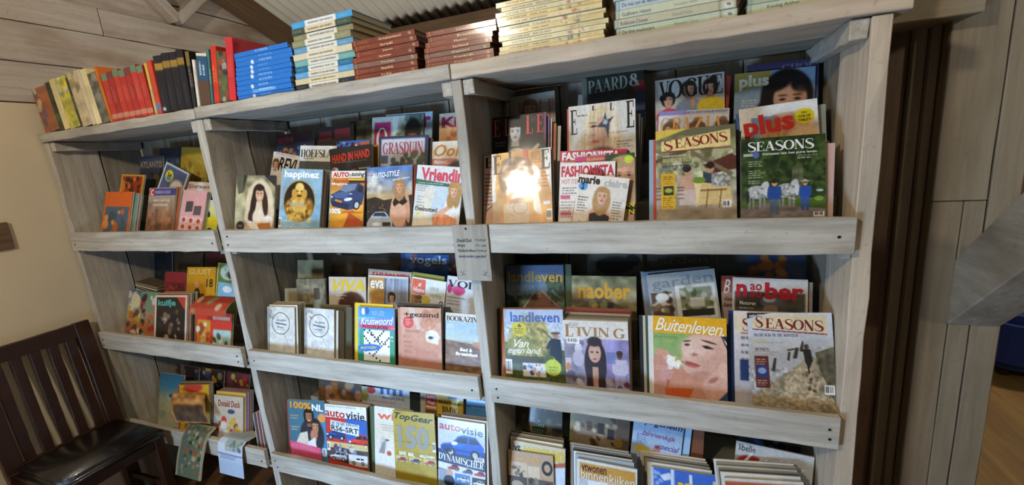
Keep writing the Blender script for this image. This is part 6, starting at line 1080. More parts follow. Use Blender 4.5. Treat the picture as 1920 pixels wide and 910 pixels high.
@art('blue_hatchback', 'car magazine with a bright blue hatchback and a white serif headline', res=80)
def _(c):
    c.g('#c9cdd2', '#b8bec8', '#4a5a78', '#25324e'); c.pg([(0, .2), (1, .25), (1, .5), (0, .55)], '#b9bec6'); c.pg([(0, .55), (1, .5), (1, .85), (0, .85)], '#2a3858'); c.car(.06, .25, .97, .64, '#1f55b8', '#1a2436'); c.pg([(.08, .47), (.3, .44), (.32, .52), (.1, .54)], '#16347c'); c.el(.36, .42, .07, .03, '#dfe6ee', rot=-10); c.pg([(.12, .54), (.3, .53), (.3, .58), (.13, .59)], '#1c1f28')
    c.pg([(0, .78), (1, .84), (1, .96), (0, .9)], '#d0d2d4'); c.car(.2, .8, .46, .9, '#a8382e'); c.car(.52, .83, .74, .92, '#5a5a66'); c.car(.76, .84, .99, .93, '#b04038'); c.bx(0, .92, 1, 1.4, '#cfccc6'); c.bx(.02, .93, .32, 1.4, '#8a98a8'); c.el(.24, .97, .06, .07, '#c99a80'); c.el(.24, 1.1, .12, .1, '#26303e'); c.bx(.36, .94, .68, 1.2, '#4a7ab8'); c.car(.4, .98, .66, 1.08, '#c4ccd6'); c.bx(.72, .96, 1, 1.2, '#3a3c42'); c.car(.74, 1.0, .98, 1.1, '#d8d8da'); c.code(.78, .6, .97, .68)
    c.t('auto', .03, .08, .5, .2, '#b02a2c', 'b2'); c.t('visie', .5, .1, .96, .23, '#1c2030', 'b2'); c.t('DYNAMISCHER', .01, .645, .97, .77, '#e6e8ea', 's4'); c.tl(.6, .78, .95, 1, .04, '#c8ccd2')
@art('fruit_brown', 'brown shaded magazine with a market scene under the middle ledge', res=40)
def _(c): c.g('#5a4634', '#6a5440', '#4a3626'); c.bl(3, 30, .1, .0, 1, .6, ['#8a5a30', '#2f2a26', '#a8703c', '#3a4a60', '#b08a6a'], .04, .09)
@art('five_heads', 'pale blue magazine with five small heads in a row', res=56)
def _(c):
    c.g('#b8c4d0', '#c8d0d8', '#a0b4c4'); c.el(.2, .06, .1, .06, '#b0322c'); c.el(.07, .15, .08, .12, '#8a8a4a', .5)
    for i, x in enumerate((.26, .43, .58, .74, .9)): c.face(x, .38, .045, '#d0a088', ('#3a241c', '#5a3424', '#4a3a30', '#241814', '#3a2018')[i])
    c.bx(0, .46, 1, 1.3, '#8fb0c4', .6); c.t('viel', .38, .0, .88, .1, '#3a5a9a', 's'); c.t('MAGAZINE', .44, .13, .9, .18, '#5a7ab0', 'b'); c.tl(.15, .23, .75, 1, .05, '#b06a8a')
@art('yellow_bmw', 'yellow car magazine with black serif words on two lines', res=56)
def _(c): c.fill('#c49a2c'); c.bx(.04, .03, .3, .3, '#b83248'); c.bx(.04, .3, .3, .34, '#d8d4cc'); c.bx(.02, .38, .32, .62, '#7a4a2c'); c.bx(.34, .1, .98, .8, '#cfae44'); c.bx(.6, .02, .98, .07, '#2a5a9a'); c.t('AUTO', .06, .06, .28, .12, '#e8e2dc', 'b'); c.t('Week', .06, .16, .28, .26, '#e8e2dc', 'b'); c.t('Wat moet de nieuwe', .36, .13, .92, .2, '#5a4414', 'i'); c.t('BMW', .46, .25, .84, .4, '#1f1a0e', 's'); c.t('3-serie', .36, .45, .9, .58, '#1f1a0e', 'b')
@art('plain_blue', 'plain bright blue magazine beside the centre upright, lower shelf', res=40)
def _(c): c.g('#3f7ab0', '#5a92c4', '#3f78b4'); c.tl(.15, .2, .8, 1, .1, '#8fb4c8'); c.bx(.0, .65, 1, .7, '#d8dce0')
# ---- lower shelf, left bay
@art('teal_sky_comic', 'tall comic with a teal sky and cream ground at the far left', kind='comic_album', mat='MATTE', res=44)
def _(c): c.g('#2f5f78', '#3f7688', '#9a9c7c', '#a8a486'); c.bl(3, 16, .1, .5, .9, 1.2, ['#b8b48c', '#7f9480', '#8a8460'], .06, .14, .6); c.el(.6, .55, .2, .06, '#3a5a78')
@art('yellow_red_comic', 'yellow comic weekly with a red title and white cartoon eyes', kind='comic_album', mat='MATTE', res=50)
def _(c): c.fill('#c49a24'); c.bx(0, 0, .06, 2, '#a83a30'); c.el(.5, .06, .3, .1, '#b8402c', .3); c.el(.32, .58, .16, .1, '#d8d0c0'); c.el(.68, .58, .16, .1, '#d8d0c0'); c.el(.5, .8, .3, .2, '#7a6a3c'); c.t('Donald Duck', .1, .2, .94, .38, '#a8321f', 'b')
@art('white_red_comic', 'white comic weekly with a red title and orange-red cartoon shapes', kind='comic_album', mat='MATTE', res=56)
def _(c): c.fill('#bdb09c'); c.bl(3, 20, .12, .5, .9, 1.05, ['#b8382c', '#c86a2c', '#d8d0c0', '#7a4a34', '#c8a03c'], .04, .09); c.el(.6, .34, .12, .05, '#3a4a6a'); c.t('Donald Duck', .16, .1, .9, .24, '#8a2a2a', 'b')
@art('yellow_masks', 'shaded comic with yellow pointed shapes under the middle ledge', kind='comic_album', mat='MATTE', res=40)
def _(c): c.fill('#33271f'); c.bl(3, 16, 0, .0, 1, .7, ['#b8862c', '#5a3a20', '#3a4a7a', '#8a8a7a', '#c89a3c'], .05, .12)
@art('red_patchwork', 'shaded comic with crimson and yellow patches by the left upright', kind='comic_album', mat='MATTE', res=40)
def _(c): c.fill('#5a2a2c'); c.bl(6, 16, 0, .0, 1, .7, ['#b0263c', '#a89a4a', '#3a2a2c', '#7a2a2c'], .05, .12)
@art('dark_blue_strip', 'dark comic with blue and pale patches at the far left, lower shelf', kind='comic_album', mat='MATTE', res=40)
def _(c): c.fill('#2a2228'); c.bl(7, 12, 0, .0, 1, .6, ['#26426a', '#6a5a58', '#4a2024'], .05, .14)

MATS = {'SLEEVE': SLEEVE, 'MATTE': MATTE}
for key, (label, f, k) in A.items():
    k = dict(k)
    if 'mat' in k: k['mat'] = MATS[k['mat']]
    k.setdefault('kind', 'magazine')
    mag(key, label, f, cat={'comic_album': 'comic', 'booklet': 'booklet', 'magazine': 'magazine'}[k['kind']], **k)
GID = {
 'fashion_pile': 'the green-backed woman cover', 'orange_pile': 'the orange plastic-sleeved cover', 'lunch_pile': 'the garden lunch cover', 'horse_pile': 'the grey horses cover', 'portrait_pile': 'the black portrait cover', 'blonde_pile': 'the star-painted blonde cover', 'heads_pile': 'the three hair-bun heads cover', 'dog_pile': 'the tawny fur cover', 'faded_pile': 'the tilted faded red-titled cover', 'dark_horse_pile': 'the large pale capitals cover', 'women_pile': 'the three women cover',
 'car_pile': 'the silver car styling cover', 'buddha_pile': 'the golden statue cover', 'bear_pile': 'the brown bear cover', 'orange_comic_pile': 'the leftmost orange comic', 'sky_pile': 'the violet-barred comic', 'pink_pile': 'the pink panelled comic',
 'beach_pile': 'the beach walker cover', 'apple_pile': 'the daisy woman cover', 'living_pile': 'the long-haired girl cover', 'hay_pile': 'the farmer and hay cover', 'motor_pile': 'the motor helmet cover', 'garden_pile': 'the grey garden cover', 'farm_pile': 'the gabled farmhouse cover',
 'egg_pile': 'the eggshell hands cover', 'puzzle_pile': 'the crossword cover', 'oval_right_pile': 'the right oval booklet', 'oval_dark_pile': 'the right oval pile, by the crossword', 'oval_left_pile': 'the left oval booklet', 'oval_tan_pile': 'the left oval pile, tan', 'home_pile': 'the coral square cover', 'tan_comic_pile': 'the dark worn booklet', 'western_pile': 'the teal-lettered comic',
 'red_interior_pile': 'the brick red header cover', 'blue_sketch_pile': 'the white-stroked blue cover', 'gold_pile': 'the gold header cover', 'tan_pile': 'the tan round-arrow cover', 'rose_pile': 'the violet script cover', 'attic_pile': 'the attic portraits cover', 'hatch_pile': 'the blue hatchback cover', 'penguin_pile': 'the penguin cover', 'red_cars_pile': 'the red and blue cars cover', 'pair_pile': 'the embracing couple cover', 'yellow_pile': 'the yellow two-line cover', 'white_red_pile': 'the white comic weekly', 'yellow_red_pile': 'the yellow comic weekly'}
_cnt = {}
ORD = ['first', 'second', 'third', 'fourth', 'fifth', 'sixth', 'seventh', 'eighth']
for f in FILL:
    n = GID[f[9]]; k = _cnt[n] = _cnt.get(n, -1)+1
    filler(f, ORD[k]+' stacked magazine behind '+n+', mostly hidden', 'pile behind '+n)
# ------------------------------------------------------------------ books on top of the rack
def book(L, t, D, cover, art, label, group=None, pagecol='#cdbf9e', kind='book', res=64, gloss=None):
    """spine along local x, thickness along z, spine face at y=0 looking to -y"""
    root = empty(kind); tag(root, label, 'book', group); e = .0016
    prof = [(D, 0), (.002, 0), (0, .0015), (0, t-.0015), (.002, t), (D, t), (D, t-e), (e, t-e), (e, e), (D, e)]
    V = [(x, p, q) for x in (0, L) for p, q in prof]; n = len(prof)
    Fc = [(i, (i+1) % n, n+(i+1) % n, n+i) for i in range(n)]+[(0, 9, 8, 1), (8, 7, 4, 3, 2, 1), (7, 6, 5, 4), (n+0, n+1, n+8, n+9), (n+1, n+2, n+3, n+4, n+7, n+8), (n+4, n+5, n+6, n+7)]
    bake('cover', V, Fc, [lin(cover)[:3]]*len(V), gloss or CLOTHCOVER, root)
    V, Fc, C = boxfaces(.003, L-.003, e+.0002, D-.003, e+.0002, t-e-.0002, pagecol); bake('pages', V, Fc, C, MATTE, root)
    cv = Cv(L, t, res); art(cv)
    V, Fc, C = gridface(cv, 0, L, .0004, t-.0004, -.0003); bake('spine_print', V, Fc, C, gloss or CLOTHCOVER, root)
    lettering(cv, L, 0, t, -.0007, gloss or CLOTHCOVER, root)
    return root
QB = random.Random(21)
def stack(n, x0, x1, th, D, drift, maker, z0=1.8738, y0=.002, slant=0):
    z = z0
    for i in range(n):
        cover, art, label, group, extra = maker(i)
        t = th*QB.uniform(.94, 1.06); w = (x1-x0)*extra.get('w', 1)*QB.uniform(.985, 1.0)
        b = book(w, t-.0004, D*QB.uniform(.95, 1.03), cover, art, label, group, **{k: v for k, v in extra.items() if k not in ('w', 'dx', 'dy')})
        b.matrix_world = Matrix.Translation((x0+drift*i/n+QB.uniform(-.004, .004)+extra.get('dx', 0), y0+QB.uniform(0, .006)+extra.get('dy', 0), z)) @ Matrix.Rotation(R(QB.uniform(-1.1, 1.1)), 4, 'Z')
        z += t
def nth(i, n): return 'bottom' if i == 0 else 'top' if i == n-1 else ['', 'second', 'third', 'fourth', 'fifth', 'sixth', 'seventh', 'eighth', 'ninth', 'tenth', 'eleventh'][i]+' from bottom'
def mk_blue(i):
    def f(c):
        c.fill('#1c72c4'); c.bx(.28, .006, .33, .05, '#dfe8f0') if i in (0, 2, 4, 5, 6, 7) else None; c.tl(.42, .018, .68, 1, .026, '#9cc4e8', i, .5)
        if i == 1: c.bx(.3, .02, .72, .04, '#cfe0f0', .8)
    return '#1a6cbc', f, 'bright blue paperback lying in the blue stack, %s' % nth(i, 10), 'blue paperbacks in one stack', {'dx': -.012 if i == 9 else 0}
stack(10, -1.452, -1.194, .0156, .19, .022, mk_blue)
WT = [('WONDEREN DER NATUUR', '#1c2a38', '#d8d6cc'), ('WONDEREN DER VOGELS', '#cdbb90', '#d6c8a0'), ('WONDEREN VAN DE OUDE WERELD', '#5a9ac8', '#d8d0b8'), ('WONDEREN DER ZEE', '#1f6a8a', '#dcd8c8'), ('WONDEREN VAN DE WERELDDELEN', '#6fa49a', '#d8d4c4'), ('WONDEREN DER WILDERNIS', '#cfc4a4', '#dcd2b4'), ('WONDEREN DER EVOLUTIE', '#5f94b4', '#dcd8cc'), ('WONDEREN DER OUDHEID', '#8a8a66', '#dcd8c8'), ('WONDERWERELD', '#86805c', '#dcd8c4'), ('WONDEREN DER DIEREN', '#3f4f40', '#d8c8a4'), ('WONDEREN DER WERELD', '#3f9ad0', '#e0e0dc')]
WE = ['black', 'cream', 'sky blue', 'dark teal', 'sea green', 'ivory', 'steel blue', 'olive', 'khaki', 'dark green', 'bright blue']
def mk_white(i):
    s, c1, c2 = WT[i]
    def f(c): c.fill(c2); c.bx(0, -1, .235, 1, c1); c.bx(.735, -1, 1, 1, c1); c.t(s, .28, .026, .69, .05, '#3a3630', 's'); c.tl(.78, .028, .95, 1, .02, '#c8c8b8', i, .5, .6); c.tl(.04, .028, .18, 1, .02, '#c8c8b8', i+9, .5, .6)
    return c1, f, 'white-spined hardback with %s spine ends in the tall stack' % WE[i], 'tall stack of white-spined hardbacks', {'dx': .0, 'pagecol': '#a39270'}
stack(11, -1.186, -.944, .0186, .2, .03, mk_white)
B1 = ['Indië', 'Italië', 'Turkije', 'Spanje', 'Japan', 'Israël', 'Griekenland']; B2 = ['Portugal', 'Frankrijk', 'Engeland', 'Ierland', 'Mexico', 'Brazilië', 'Canada']
def mk_brown(names, where):
    def mk(i):
        def f(c): c.fill('#7a3422' if i != 2 else '#7d5a48'); c.ns(.1, 9, 2, i); c.bx(.055, -1, .065, 1, '#b8946a'); c.tl(.1, .026, .34, 1, .02, '#b58a62', i, .4, .7); c.t(names[i], .44, .022, .44+.032*len(names[i]), .05, '#d8b890', 's' if 0 else 'b'); c.bx(.9, .02, .94, .045, '#b8946a')
        return '#6a2c1e', f, 'red-brown hardback with gold lettering, %s of the %s brown stack' % (nth(i, 7), where), 'red-brown hardbacks in the %s stack' % where, {'w': QB.uniform(.96, 1), 'dx': QB.uniform(-.004, .006), 'pagecol': '#6a5040'}
    return mk
stack(7, -.940, -.706, .0167, .185, .012, mk_brown(B1, 'left'))
stack(7, -.686, -.468, .0143, .185, .012, mk_brown(B2, 'right'))
def mk_cream(i):
    def f(c):
        c.fill(('#dccb98', '#d8c48c', '#e0d2a4')[i % 3]); c.ns(.06, 9, 2, i)
        c.t('STAP VOOR STAP', .1, .014, .3, .03, ('#6a7a98', '#8a6a4a', '#7a8a8a')[i % 3], 's'); c.t(('HOUT EN HOUT', 'STERKE STEKEN', 'NAAIEN')[i % 3], .33, .013, .5, .029, ('#6a7a98', '#9a6a3a', '#8a94a0')[i % 3], 's')
        c.bl(i, 8, .6, .012, .8, .03, (['#b8644c', '#c89a7a'], ['#5a8a84', '#4a4a44'], ['#8a7a9a', '#b05a4a'])[i % 3], .004, .012)
        c.tl(.84, .018, .95, 1, .014, '#b09a6a', i, .5, .6)
    return '#d2bd84', f, 'cream paperback with a faded spine in the cream stack, %s' % nth(i, 11), 'cream paperbacks in one stack', {'w': QB.uniform(.95, 1), 'dx': QB.uniform(-.006, .008), 'pagecol': '#a8966c'}
stack(11, -.452, -.158, .0124, .2, .006, mk_cream)
PT = [('De drie musketiers', 'Alexandre Dumas'), ('Robinson Crusoe', 'Daniel Defoe'), ('Gullivers reizen', 'Jonathan Swift'), ('De reis om de wereld', 'Jules Verne'), ('Ivanhoe', 'Walter Scott'), ('Moby Dick', 'Herman Melville')]
def mk_pale(i):
    a, b = PT[i]
    def f(c):
        c.fill(('#bcc4a8', '#bdb89c', '#c4c8ac', '#b4c4c8', '#c4ccb8', '#b0b8c4')[i]); c.bx(0, -1, .012, 1, '#4a5a6a'); c.bx(.03, -1, .036, 1, '#6a7a84'); c.bx(.86, -1, .866, 1, '#6a7466'); c.bx(.985, -1, .99, 1, '#6a7466'); c.bx(.9, .02, .965, .055, '#d8dccc'); c.bx(.925, .03, .955, .045, '#4a5a78')
        c.t(a, .06, .024, .06+.0155*len(a), .056, '#4a5560', 'n'); c.t(b, .5, .026, .5+.0135*len(b), .054, '#9aa088', 'n')
    return '#a8ae96', f, 'pale green classic with thin ruled spine, %s of its stack' % nth(i, 6), 'pale green classics in one stack', {'pagecol': '#8a8468'}
stack(6, -.142, .129, .021, .19, 0, mk_pale)
def mk_last(i):
    def f(c):
        c.fill(('#b8c0a4', '#a8b098', '#b4b49c', '#a8b4b4')[i]); c.bx(0, -1, .012, 1, '#4a5a6a'); c.bx(.03, -1, .036, 1, '#6a7a84'); c.bx(.86, -1, .866, 1, '#6a7466')
        c.t(('Koning Arthur', 'Oliver Twist', 'Don Quichot', 'Zwarte Tulp')[i], .16, .024, .4, .056, '#5a6460', 'n')
    return '#a0a68e', f, 'pale green classic at the right end of the rack top, %s' % nth(i, 4), 'pale green classics at the right end', {'pagecol': '#8a8468'}
stack(4, .148, .405, .021, .19, 0, mk_last)
def vbook(x, t, H, lean, cover, art, label, group=None, D=.15, y=.004, z=1.8745, **k):
    b = book(H, t-.0006, D, cover, art, label, group, **k)
    b.matrix_world = Matrix.Translation((x+t, y, z+(0 if lean > 0 else t*math.sin(-lean)))) @ Matrix.Rotation(lean, 4, 'Y') @ Matrix.Rotation(R(-90), 4, 'Y')
    return b
# group leans: negative tips to the left
def flow(c0, cols, seed):
    def f(c): c.fill(c0); c.bl(seed, 16, 0, 0, 1, .25, cols, .03, .09, .8); c.ns(.15, 10, 3, seed)
    return f
def flat(c0, cap=None, base=None, cc='#6a7a5a', bc='#c8a888', lines='#d8b0a0', s=1):
    def f(c):
        c.fill(c0); c.ns(.08, 8, 3, s)
        if cap: c.bx(cap, -1, 1, 1, cc)
        if base: c.bx(base*.4, -1, base, 1, bc, .7)
        c.tl(.38, .03, .72, 2, .05, lines, s, .5, .6)
    return f
VB = [  # width, height, lean deg, cover, art, label, group
 (0.114, .19, -5, '#c8b080', flow('#9a5a34', ['#6a4a7a', '#c8742c', '#8a3a2a', '#c8b890', '#5a4a5a'], 1), 'worn floral paperback with orange and purple spine, leftmost on top', None),
 (0.036, .205, -5, '#2a3018', flow('#33381f', ['#4a5a2c', '#1c2014'], 2), 'thin dark green book second from the left on top', None),
 (0.043, .212, -5, '#d8c888', flat('#d8c68c', s=3, lines='#b0903c'), 'cream-spined book third from the left on top', None),
 (0.078, .212, -5, '#a8a040', flow('#b0a844', ['#d8b82c', '#7a8a3c', '#c8c8b0', '#8a8a4a', '#e0c83c'], 4), 'fat yellow-green floral book on top of the rack', None),
 (0.014, .205, -5, '#2a2820', flat('#2a2a20', s=5), 'very thin dark book between the floral books', None),
 (0.068, .222, -5, '#b8a47c', flow('#b8a680', ['#8a7a5a', '#cabb98', '#7a8a84', '#a08a60'], 6), 'tan floral book with a faded spine', None),
 (0.029, .224, -5, '#d0bf98', flat('#cfc09a', s=7, lines='#a89468'), 'smooth beige book right of the tan floral book', None),
 (0.039, .222, -5, '#dcc890', flat('#dcca98', s=8, lines='#b8a060'), 'cream book with rubbed top right of the beige book', None),
 (0.057, .20, -5, '#6a6450', flow('#76705c', ['#54503f', '#8f8a78', '#4a5a5a'], 9), 'grey-brown mottled book left of the red row', None),
 (0.014, .222, -5, '#cf6a1c', flat('#d06c1e', s=10, lines='#e09a50'), 'tall thin orange book before the red row', None)]
reds = [.037]*7
for i, w in enumerate(reds): VB.append((w, .186+.004*(i % 3), -2, '#a82a24', flat(('#b8342a', '#a82c28', '#be3a2e')[i % 3], .86, .16, ('#6a8068', '#7a3a38', '#6a8060')[i % 3], '#c8a080', '#d07a6a', i), 'red novel with green spine head, %s of seven reds' % ('leftmost', 'second', 'third', 'fourth', 'fifth', 'sixth', 'rightmost')[i], 'row of red novels'))
VB += [(.016, .19, 1, '#c8a850', flat('#b8a060', .5, None, '#d0b040', s=20), 'thin yellow-grey book at the end of the red row', None),
 (.027, .196, 1, '#c8402c', flat('#cc4630', None, .2, bc='#3a86c8', s=21, lines='#cc4630'), 'thin vermilion book with a blue spine foot', None)]
for i, w in enumerate((.046, .042, .039, .037)): VB.append((w, .205+.003*(i % 2), 4, '#14161f', (lambda s: (lambda c: (c.fill('#161924'), c.bx(.74, -1, .86, 1, '#9a7a34'), c.ns(.12, 8, 3, s), c.bx(.04, .02, .1, .1, '#b8b8b0', 1 if s == 0 else 0), c.tl(.12, .06, .5, 1, .04, '#4a4a50', s))))(i), 'black hardback with gold spine band, %s of four' % ('leftmost', 'second', 'third', 'rightmost')[i], 'black hardbacks with gold bands'))
VB.append((.020, .196, 6, '#16181c', flat('#1b2220', .74, None, '#7a6230', s=31), 'black and gold book with a dark green sheen right of the gold-banded four', None))
VB += [(.014, .165, 8, '#d8d0c0', flat('#d8d0c0', s=32, lines='#a89a8a'), 'thin white booklet leaning beside the black hardbacks', None),
 (.054, .178, 10, '#1f4a6a', (lambda c: (c.g('#24506f', '#24506f'), c.bx(0, -1, .48, 1, '#5a4232'), c.bx(.94, -1, 1, 1, '#d8ccb0'), c.tl(.58, .06, .86, 2, .09, '#c8d4d8', 3, .6))), 'blue and brown book with white lettering on its spine', None),
 (.012, .19, 10, '#3a6a6a', flat('#3f6f6c', s=33), 'thin teal book left of the scarlet books', None),
 (.028, .195, 11, '#c83020', flat('#cc3424', s=34, lines='#e0b040'), 'scarlet book with gold marks, left of the green one', None),
 (.046, .17, 11, '#4a5a34', flow('#5a5a3c', ['#a83a24', '#6a7a3c', '#b8b4a8', '#2a2a2c'], 35), 'green and grey picture book between two scarlet books', None),
 (.034, .21, 11, '#c42a34', flat('#cc2f38', s=36, lines='#d8603c'), 'large scarlet book leaning against the blue stack', None)]
x = -2.688
# packing: neighbours that tip alike touch; where the tip changes a gap keeps them apart
prev = None
for (w, H, ln, cover, art_, label, grp) in VB:
    if prev is not None and ln != prev[1]: x += max(0.0, math.tan(R(ln-prev[1])) * -min(H, prev[0])*1.0) if ln < prev[1] else .004
    we = w/math.cos(R(ln)); vbook(x, w, H, R(ln), cover, art_, label, grp); x += we+.0008; prev = (H, ln)
# ------------------------------------------------------------------ odd items in the left bays
def sheet(name, prof, x0, x1, art_, label, cat, thick=.004, mat=None, yaw=0, shear=0, res=40):
    """a comic or paper bent along a profile of (y, z) points, first point at its top edge; shear slides the lower end in x"""
    root = empty(name); tag(root, label, cat); P = [Vector((0, p[0], p[1])) for p in prof]
    c0 = Vector(((x0+x1)/2, P[0].y, P[0].z)); root.location = c0; root.rotation_euler = (0, 0, yaw)
    d = [0]
    for a, b in zip(P, P[1:]): d.append(d[-1]+(b-a).length)
    w, h = x1-x0, d[-1]; cv = Cv(w, h, res); art_(cv); C = cv.colors(); n = cv.gh
    def at(s_):
        for i in range(len(d)-1):
            if s_ <= d[i+1]+1e-9: k = (s_-d[i])/(d[i+1]-d[i]); return P[i].lerp(P[i+1], k), (P[i+1]-P[i]).normalized()
        return P[-1], (P[-1]-P[-2]).normalized()
    V, B, CC = [], [], []
    for j in range(n):
        p, t = at(h*j/(n-1)); nr = Vector((0, t.z, -t.y))
        for i in range(cv.gw):
            X = -w/2+w*i/(cv.gw-1)+shear*j/(n-1); V.append((X, p.y-c0.y, p.z-c0.z)); B.append((X, p.y-c0.y-nr.y*thick, p.z-c0.z-nr.z*thick)); CC.append(tuple(C[j, i]))
    g = cv.gw; Fc = [(j*g+i, (j+1)*g+i, (j+1)*g+i+1, j*g+i+1) for j in range(n-1) for i in range(g-1)]
    bake('cover', V, Fc, CC, mat or MATTE, root, True)
    o = [i for i in range(g)]; N0 = len(V); pv = V+B
    ring_ = [i for i in range(g)]+[j*g+g-1 for j in range(1, n)]+[(n-1)*g+i for i in range(g-2, -1, -1)]+[j*g for j in range(n-2, 0, -1)]
    Fp = [(N0+a, N0+b, N0+c, N0+e) for (a, e, c, b) in [(f[0], f[1], f[2], f[3]) for f in Fc]]+[(ring_[i], ring_[(i+1) % len(ring_)], N0+ring_[(i+1) % len(ring_)], N0+ring_[i]) for i in range(len(ring_))]
    bake('pages', pv, Fp, [lin('#c4bca8')[:3]]*len(pv), MATTE, root)
    return root
def patch(c0, cols, seed, n=26): return lambda c: (c.fill(c0), c.bl(seed, n, 0, 0, 1, 1.4, cols, .05, .12, .85))
sheet('comic_album', [(.085, 1.098), (.05, 1.108), (.01, 1.10), (-.018, 1.08), (-.03, 1.055)], -1.965, -1.745, patch('#a8402c', ['#8a8a5c', '#5a4a2c', '#c8b890', '#3f5a3a'], 4), 'open comic flopped forward over the red and green comic', 'comic', .003, shear=.012)
q = random.Random(9)
for i in range(12):
    V, Fc, C = boxfaces(-.075, .075, -.042, .036, 0, .006, {'T': q.choice(['#6a5a44', '#8a7a5c', '#4a4238', '#7a4a34']), '*': q.choice(['#a89a7c', '#8a7d64', '#c4b898'])})
    o = bake('comic_album', V, Fc, C, MATTE); o.matrix_world = Matrix.Translation((-2.585+.005*i, .188, .968+.0125*i)) @ Matrix.Rotation(R(11), 4, 'Y') @ Matrix.Rotation(R(q.uniform(-5, 5)), 4, 'Z'); tag(o, 'thin comic lying %s in the slumped flat pile, middle left shelf' % ('lowest', 'second lowest', 'third lowest', 'fourth lowest', 'fifth lowest', 'sixth lowest', 'sixth from top', 'fifth from top', 'fourth from top', 'third from top', 'second from top', 'topmost')[i], 'comic', 'slumped pile of thin comics')
sheet('newspaper', [(.07, .437), (.03, .446), (-.012, .450), (-.034, .436), (-.042, .39), (-.046, .33), (-.050, .285)], -1.955, -1.80, (lambda c: (c.g('#c9c6bc', '#b4c4d4', '#c8ccd0', '#a8b8cc', y1=1.3), c.tl(.1, .25, .9, 4, .06, '#5a6270'), c.bx(.3, .55, .95, .9, '#9aa8a4'), c.bl(3, 16, .35, .58, .9, .86, ['#6a7a6a', '#b8a898', '#4a5a70'], .03, .07), c.bx(0, 1.0, 1, 1.03, '#4a6aa8'), c.tl(.1, 1.06, .8, 2, .06, '#3a4a78'))), 'pale newspaper hanging over the lowest left ledge', 'newspaper', .0025, shear=-.02)
sheet('comic_album', [(.02, .462), (-.012, .450), (-.04, .42), (-.075, .34), (-.10, .265)], -2.215, -2.045, (lambda c: (c.fill('#8d8a68'), c.bx(.08, .06, .92, 2, '#55604c'), c.bl(5, 50, .1, .1, .9, 1.3, ['#2a3228', '#7a7a5c', '#a89a70', '#4a5a6a', '#8a4a34'], .03, .08))), 'green-grey comic slid halfway over the lowest left ledge', 'comic', .007, shear=.0)
br_ = sheet('comic_album', [(.058, .592), (.022, .58), (-.022, .545), (-.042, .50)], -2.34, -2.15, (lambda c: (c.fill('#9a6a3c'), c.bx(.06, .05, .94, .3, '#b8864e'), c.bx(.06, .34, .94, .72, '#4a3a2c'), c.ns(.35, 9, 9, 4), c.bx(.06, .76, .94, 1.2, '#7a5230'))), 'brown open comic tipped forward before the yellow weekly', 'comic', .004, yaw=R(10), shear=.10)
for i, (xx, col) in enumerate(((-1.722, '#a8948c'), (-1.742, '#c87a84'), (-1.764, '#8a8480'))):
    V, Fc, C = boxfaces(0, .17, 0, .005, 0, .23-.01*i, {'F': col, 'K': col, '*': '#c0b6a4'})
    o = bake('comic_album', V, Fc, C, MATTE); o.matrix_world = Matrix.Translation((xx-.01, .012, .372)) @ Matrix.Rotation(R(5), 4, 'Y') @ Matrix.Rotation(R(80), 4, 'Z'); tag(o, 'thin comic standing edge-on against the left upright, %s' % ('grey-brown', 'pink', 'grey')[i], 'comic', 'edge-on comics by the left upright')
# spiral wire of the tuning magazine
sp = [o for o in bpy.data.objects if o.get('label', '').startswith('spiral-bound')][0]
w_, h_ = POS['spiral_car'][3], POS['spiral_car'][4]; V, Fc = [], []; n = 34
for k in range(n*10+1):
    a = 2*math.pi*k/10; z = .01+(h_-.02)*k/(n*10); cx, cy = -w_/2+.002, .003
    for b in range(4): rr = .0045+.0007*math.cos(b*math.pi/2); V.append((cx+rr*math.cos(a), cy+rr*math.sin(a), z+.0007*math.sin(b*math.pi/2)))
for k in range(n*10):
    for b in range(4): Fc.append((k*4+b, k*4+(b+1) % 4, k*4+4+(b+1) % 4, k*4+4+b))
bake('spiral_binding', V, Fc, [lin('#cfccc4')[:3]]*len(V), PRINT, sp)
# ------------------------------------------------------------------ price board on the centre upright
sg = empty('price_board', (-.640, -.0295, 1.243)); tag(sg, 'small grey wooden price board with handwritten black lines, nailed to the centre upright', 'sign')
board('panel', (0, 0, 0), (.117, .006, .174), MG, 'Z', sg, jit=.0006, bev=.0008, seg=6)
cv = Cv(.117, .174, 8)
for i, (a, b) in enumerate((('Donald Duck', '€ 0,25 pst'), ('Strips', '€ 1,- pst'), ('Tijdschriften', '€ 0,50 pst'))):
    cv.t(a, .1, .36+.14*i, .1+.04*len(a), .45+.14*i, '#1a1712', 'c'); cv.t(b, .63, .37+.14*i, .93, .44+.14*i, '#1a1712', 'c')
cv.t('tenzij anders geprijsd', .12, .79, .9, .88, '#1a1712', 'c')
lettering(cv, .117, 0, .174, -.0016, MATTE, sg, name='handwriting')
def stroke(pts, name='pen_mark'):
    V, Fc = [], []
    for (x0, z0, x1, z1) in pts:
        d = Vector((x1-x0, z1-z0)).normalized(); nn = Vector((-d.y, d.x))*.0011; b = len(V); V += [(x0+nn.x, -.0016, z0+nn.y), (x0-nn.x, -.0016, z0-nn.y), (x1, -.0016, z1)]; Fc.append((b, b+1, b+2))
    return bake(name, V, Fc, [lin('#1c1812')[:3]]*len(V), MATTE, sg)
for px, s_ in ((.014, 1), (.103, -1)):
    for a in ((.004, .004, .014, .024), (.002, .012, .002, .022), (.010, .006, .018, .010), (-.002, .002, -.004, .006)): stroke([(px+s_*a[0], .012+a[1], px+s_*a[2], .012+a[3])])
nl = nail((.046, -.002, .162), sg)
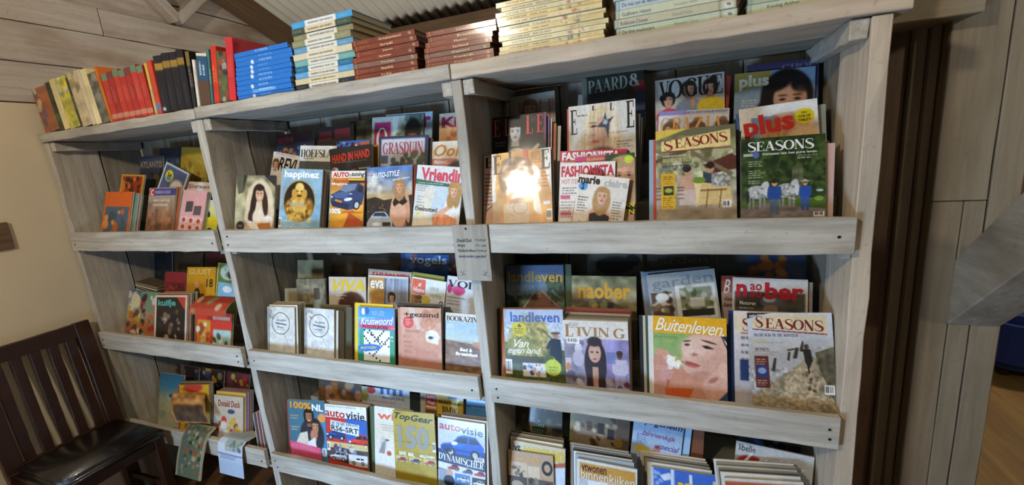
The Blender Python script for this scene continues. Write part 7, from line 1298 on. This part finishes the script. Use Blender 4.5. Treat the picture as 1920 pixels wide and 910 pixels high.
# ------------------------------------------------------------------ chair by the left wall, facing right
ch = empty('slat_back_chair', (-2.66, -.25, 0)); tag(ch, 'dark brown slat-back chair with black padded seat by the left wall', 'chair')
YL, YR = -.215, .205   # near and far side in y
for yy in (YL, YR-.055):
    bar('back_post', (.035, yy+.0275, 0), (.02, yy+.0275, .46), .04, .055, DARKWOOD, ch, upv=(0, 1, 0)); bar('back_post', (.02, yy+.0275, .44), (-.035, yy+.0275, .99), .032, .058, DARKWOOD, ch, upv=(0, 1, 0))
bar('top_rail', (-.031, YL+.05, .955), (-.031, YR-.05, .955), .024, .065, DARKWOOD, ch); bar('lower_rail', (.016, YL+.05, .455), (.016, YR-.05, .455), .022, .05, DARKWOOD, ch)
for i in range(5):
    yy = YL+.085+i*.0625; bar('slat', (.014, yy, .47), (-.028, yy, .93), .012, .036, DARKWOOD, ch, upv=(0, 1, 0))
for yy in (YL+.035, YR-.035):
    bar('front_leg', (.335, yy, 0), (.335, yy, .43), .04, .04, DARKWOOD, ch, upv=(0, 1, 0)); bar('side_rail', (.03, yy, .405), (.34, yy, .405), .022, .055, DARKWOOD, ch); bar('stretcher', (.03, yy, .17), (.34, yy, .17), .018, .03, DARKWOOD, ch)
bar('front_rail', (.335, YL+.03, .405), (.335, YR-.03, .405), .022, .055, DARKWOOD, ch)
bm = bmesh.new(); bmesh.ops.create_cube(bm, size=1, matrix=Matrix.Translation((.205, (YL+YR)/2, .455)) @ Matrix.Diagonal((.36, .40, .05, 1)))
bmesh.ops.bevel(bm, geom=list(bm.edges), offset=.022, segments=4, affect='EDGES')
me = bpy.data.meshes.new('seat'); bm.to_mesh(me); bm.free(); me.polygons.foreach_set('use_smooth', [True]*len(me.polygons)); link('seat', me, SEATM, ch)
# edge of a small brown plaque on the plaster
pl = tag(board('wall_plaque', (-2.735, -.45, 1.385), (-2.72, -.195, 1.50), MB, 'Y', jit=0), 'small brown plaque on the cream plaster wall, mostly out of view', 'plaque')
# two pale pegs standing behind the three women cover
for xx in (.0, .125): board('peg', (xx-.002, .352, 1.55), (xx+.003, .357, 1.792), MW, 'Z', rack, jit=0, bev=0, seg=1)
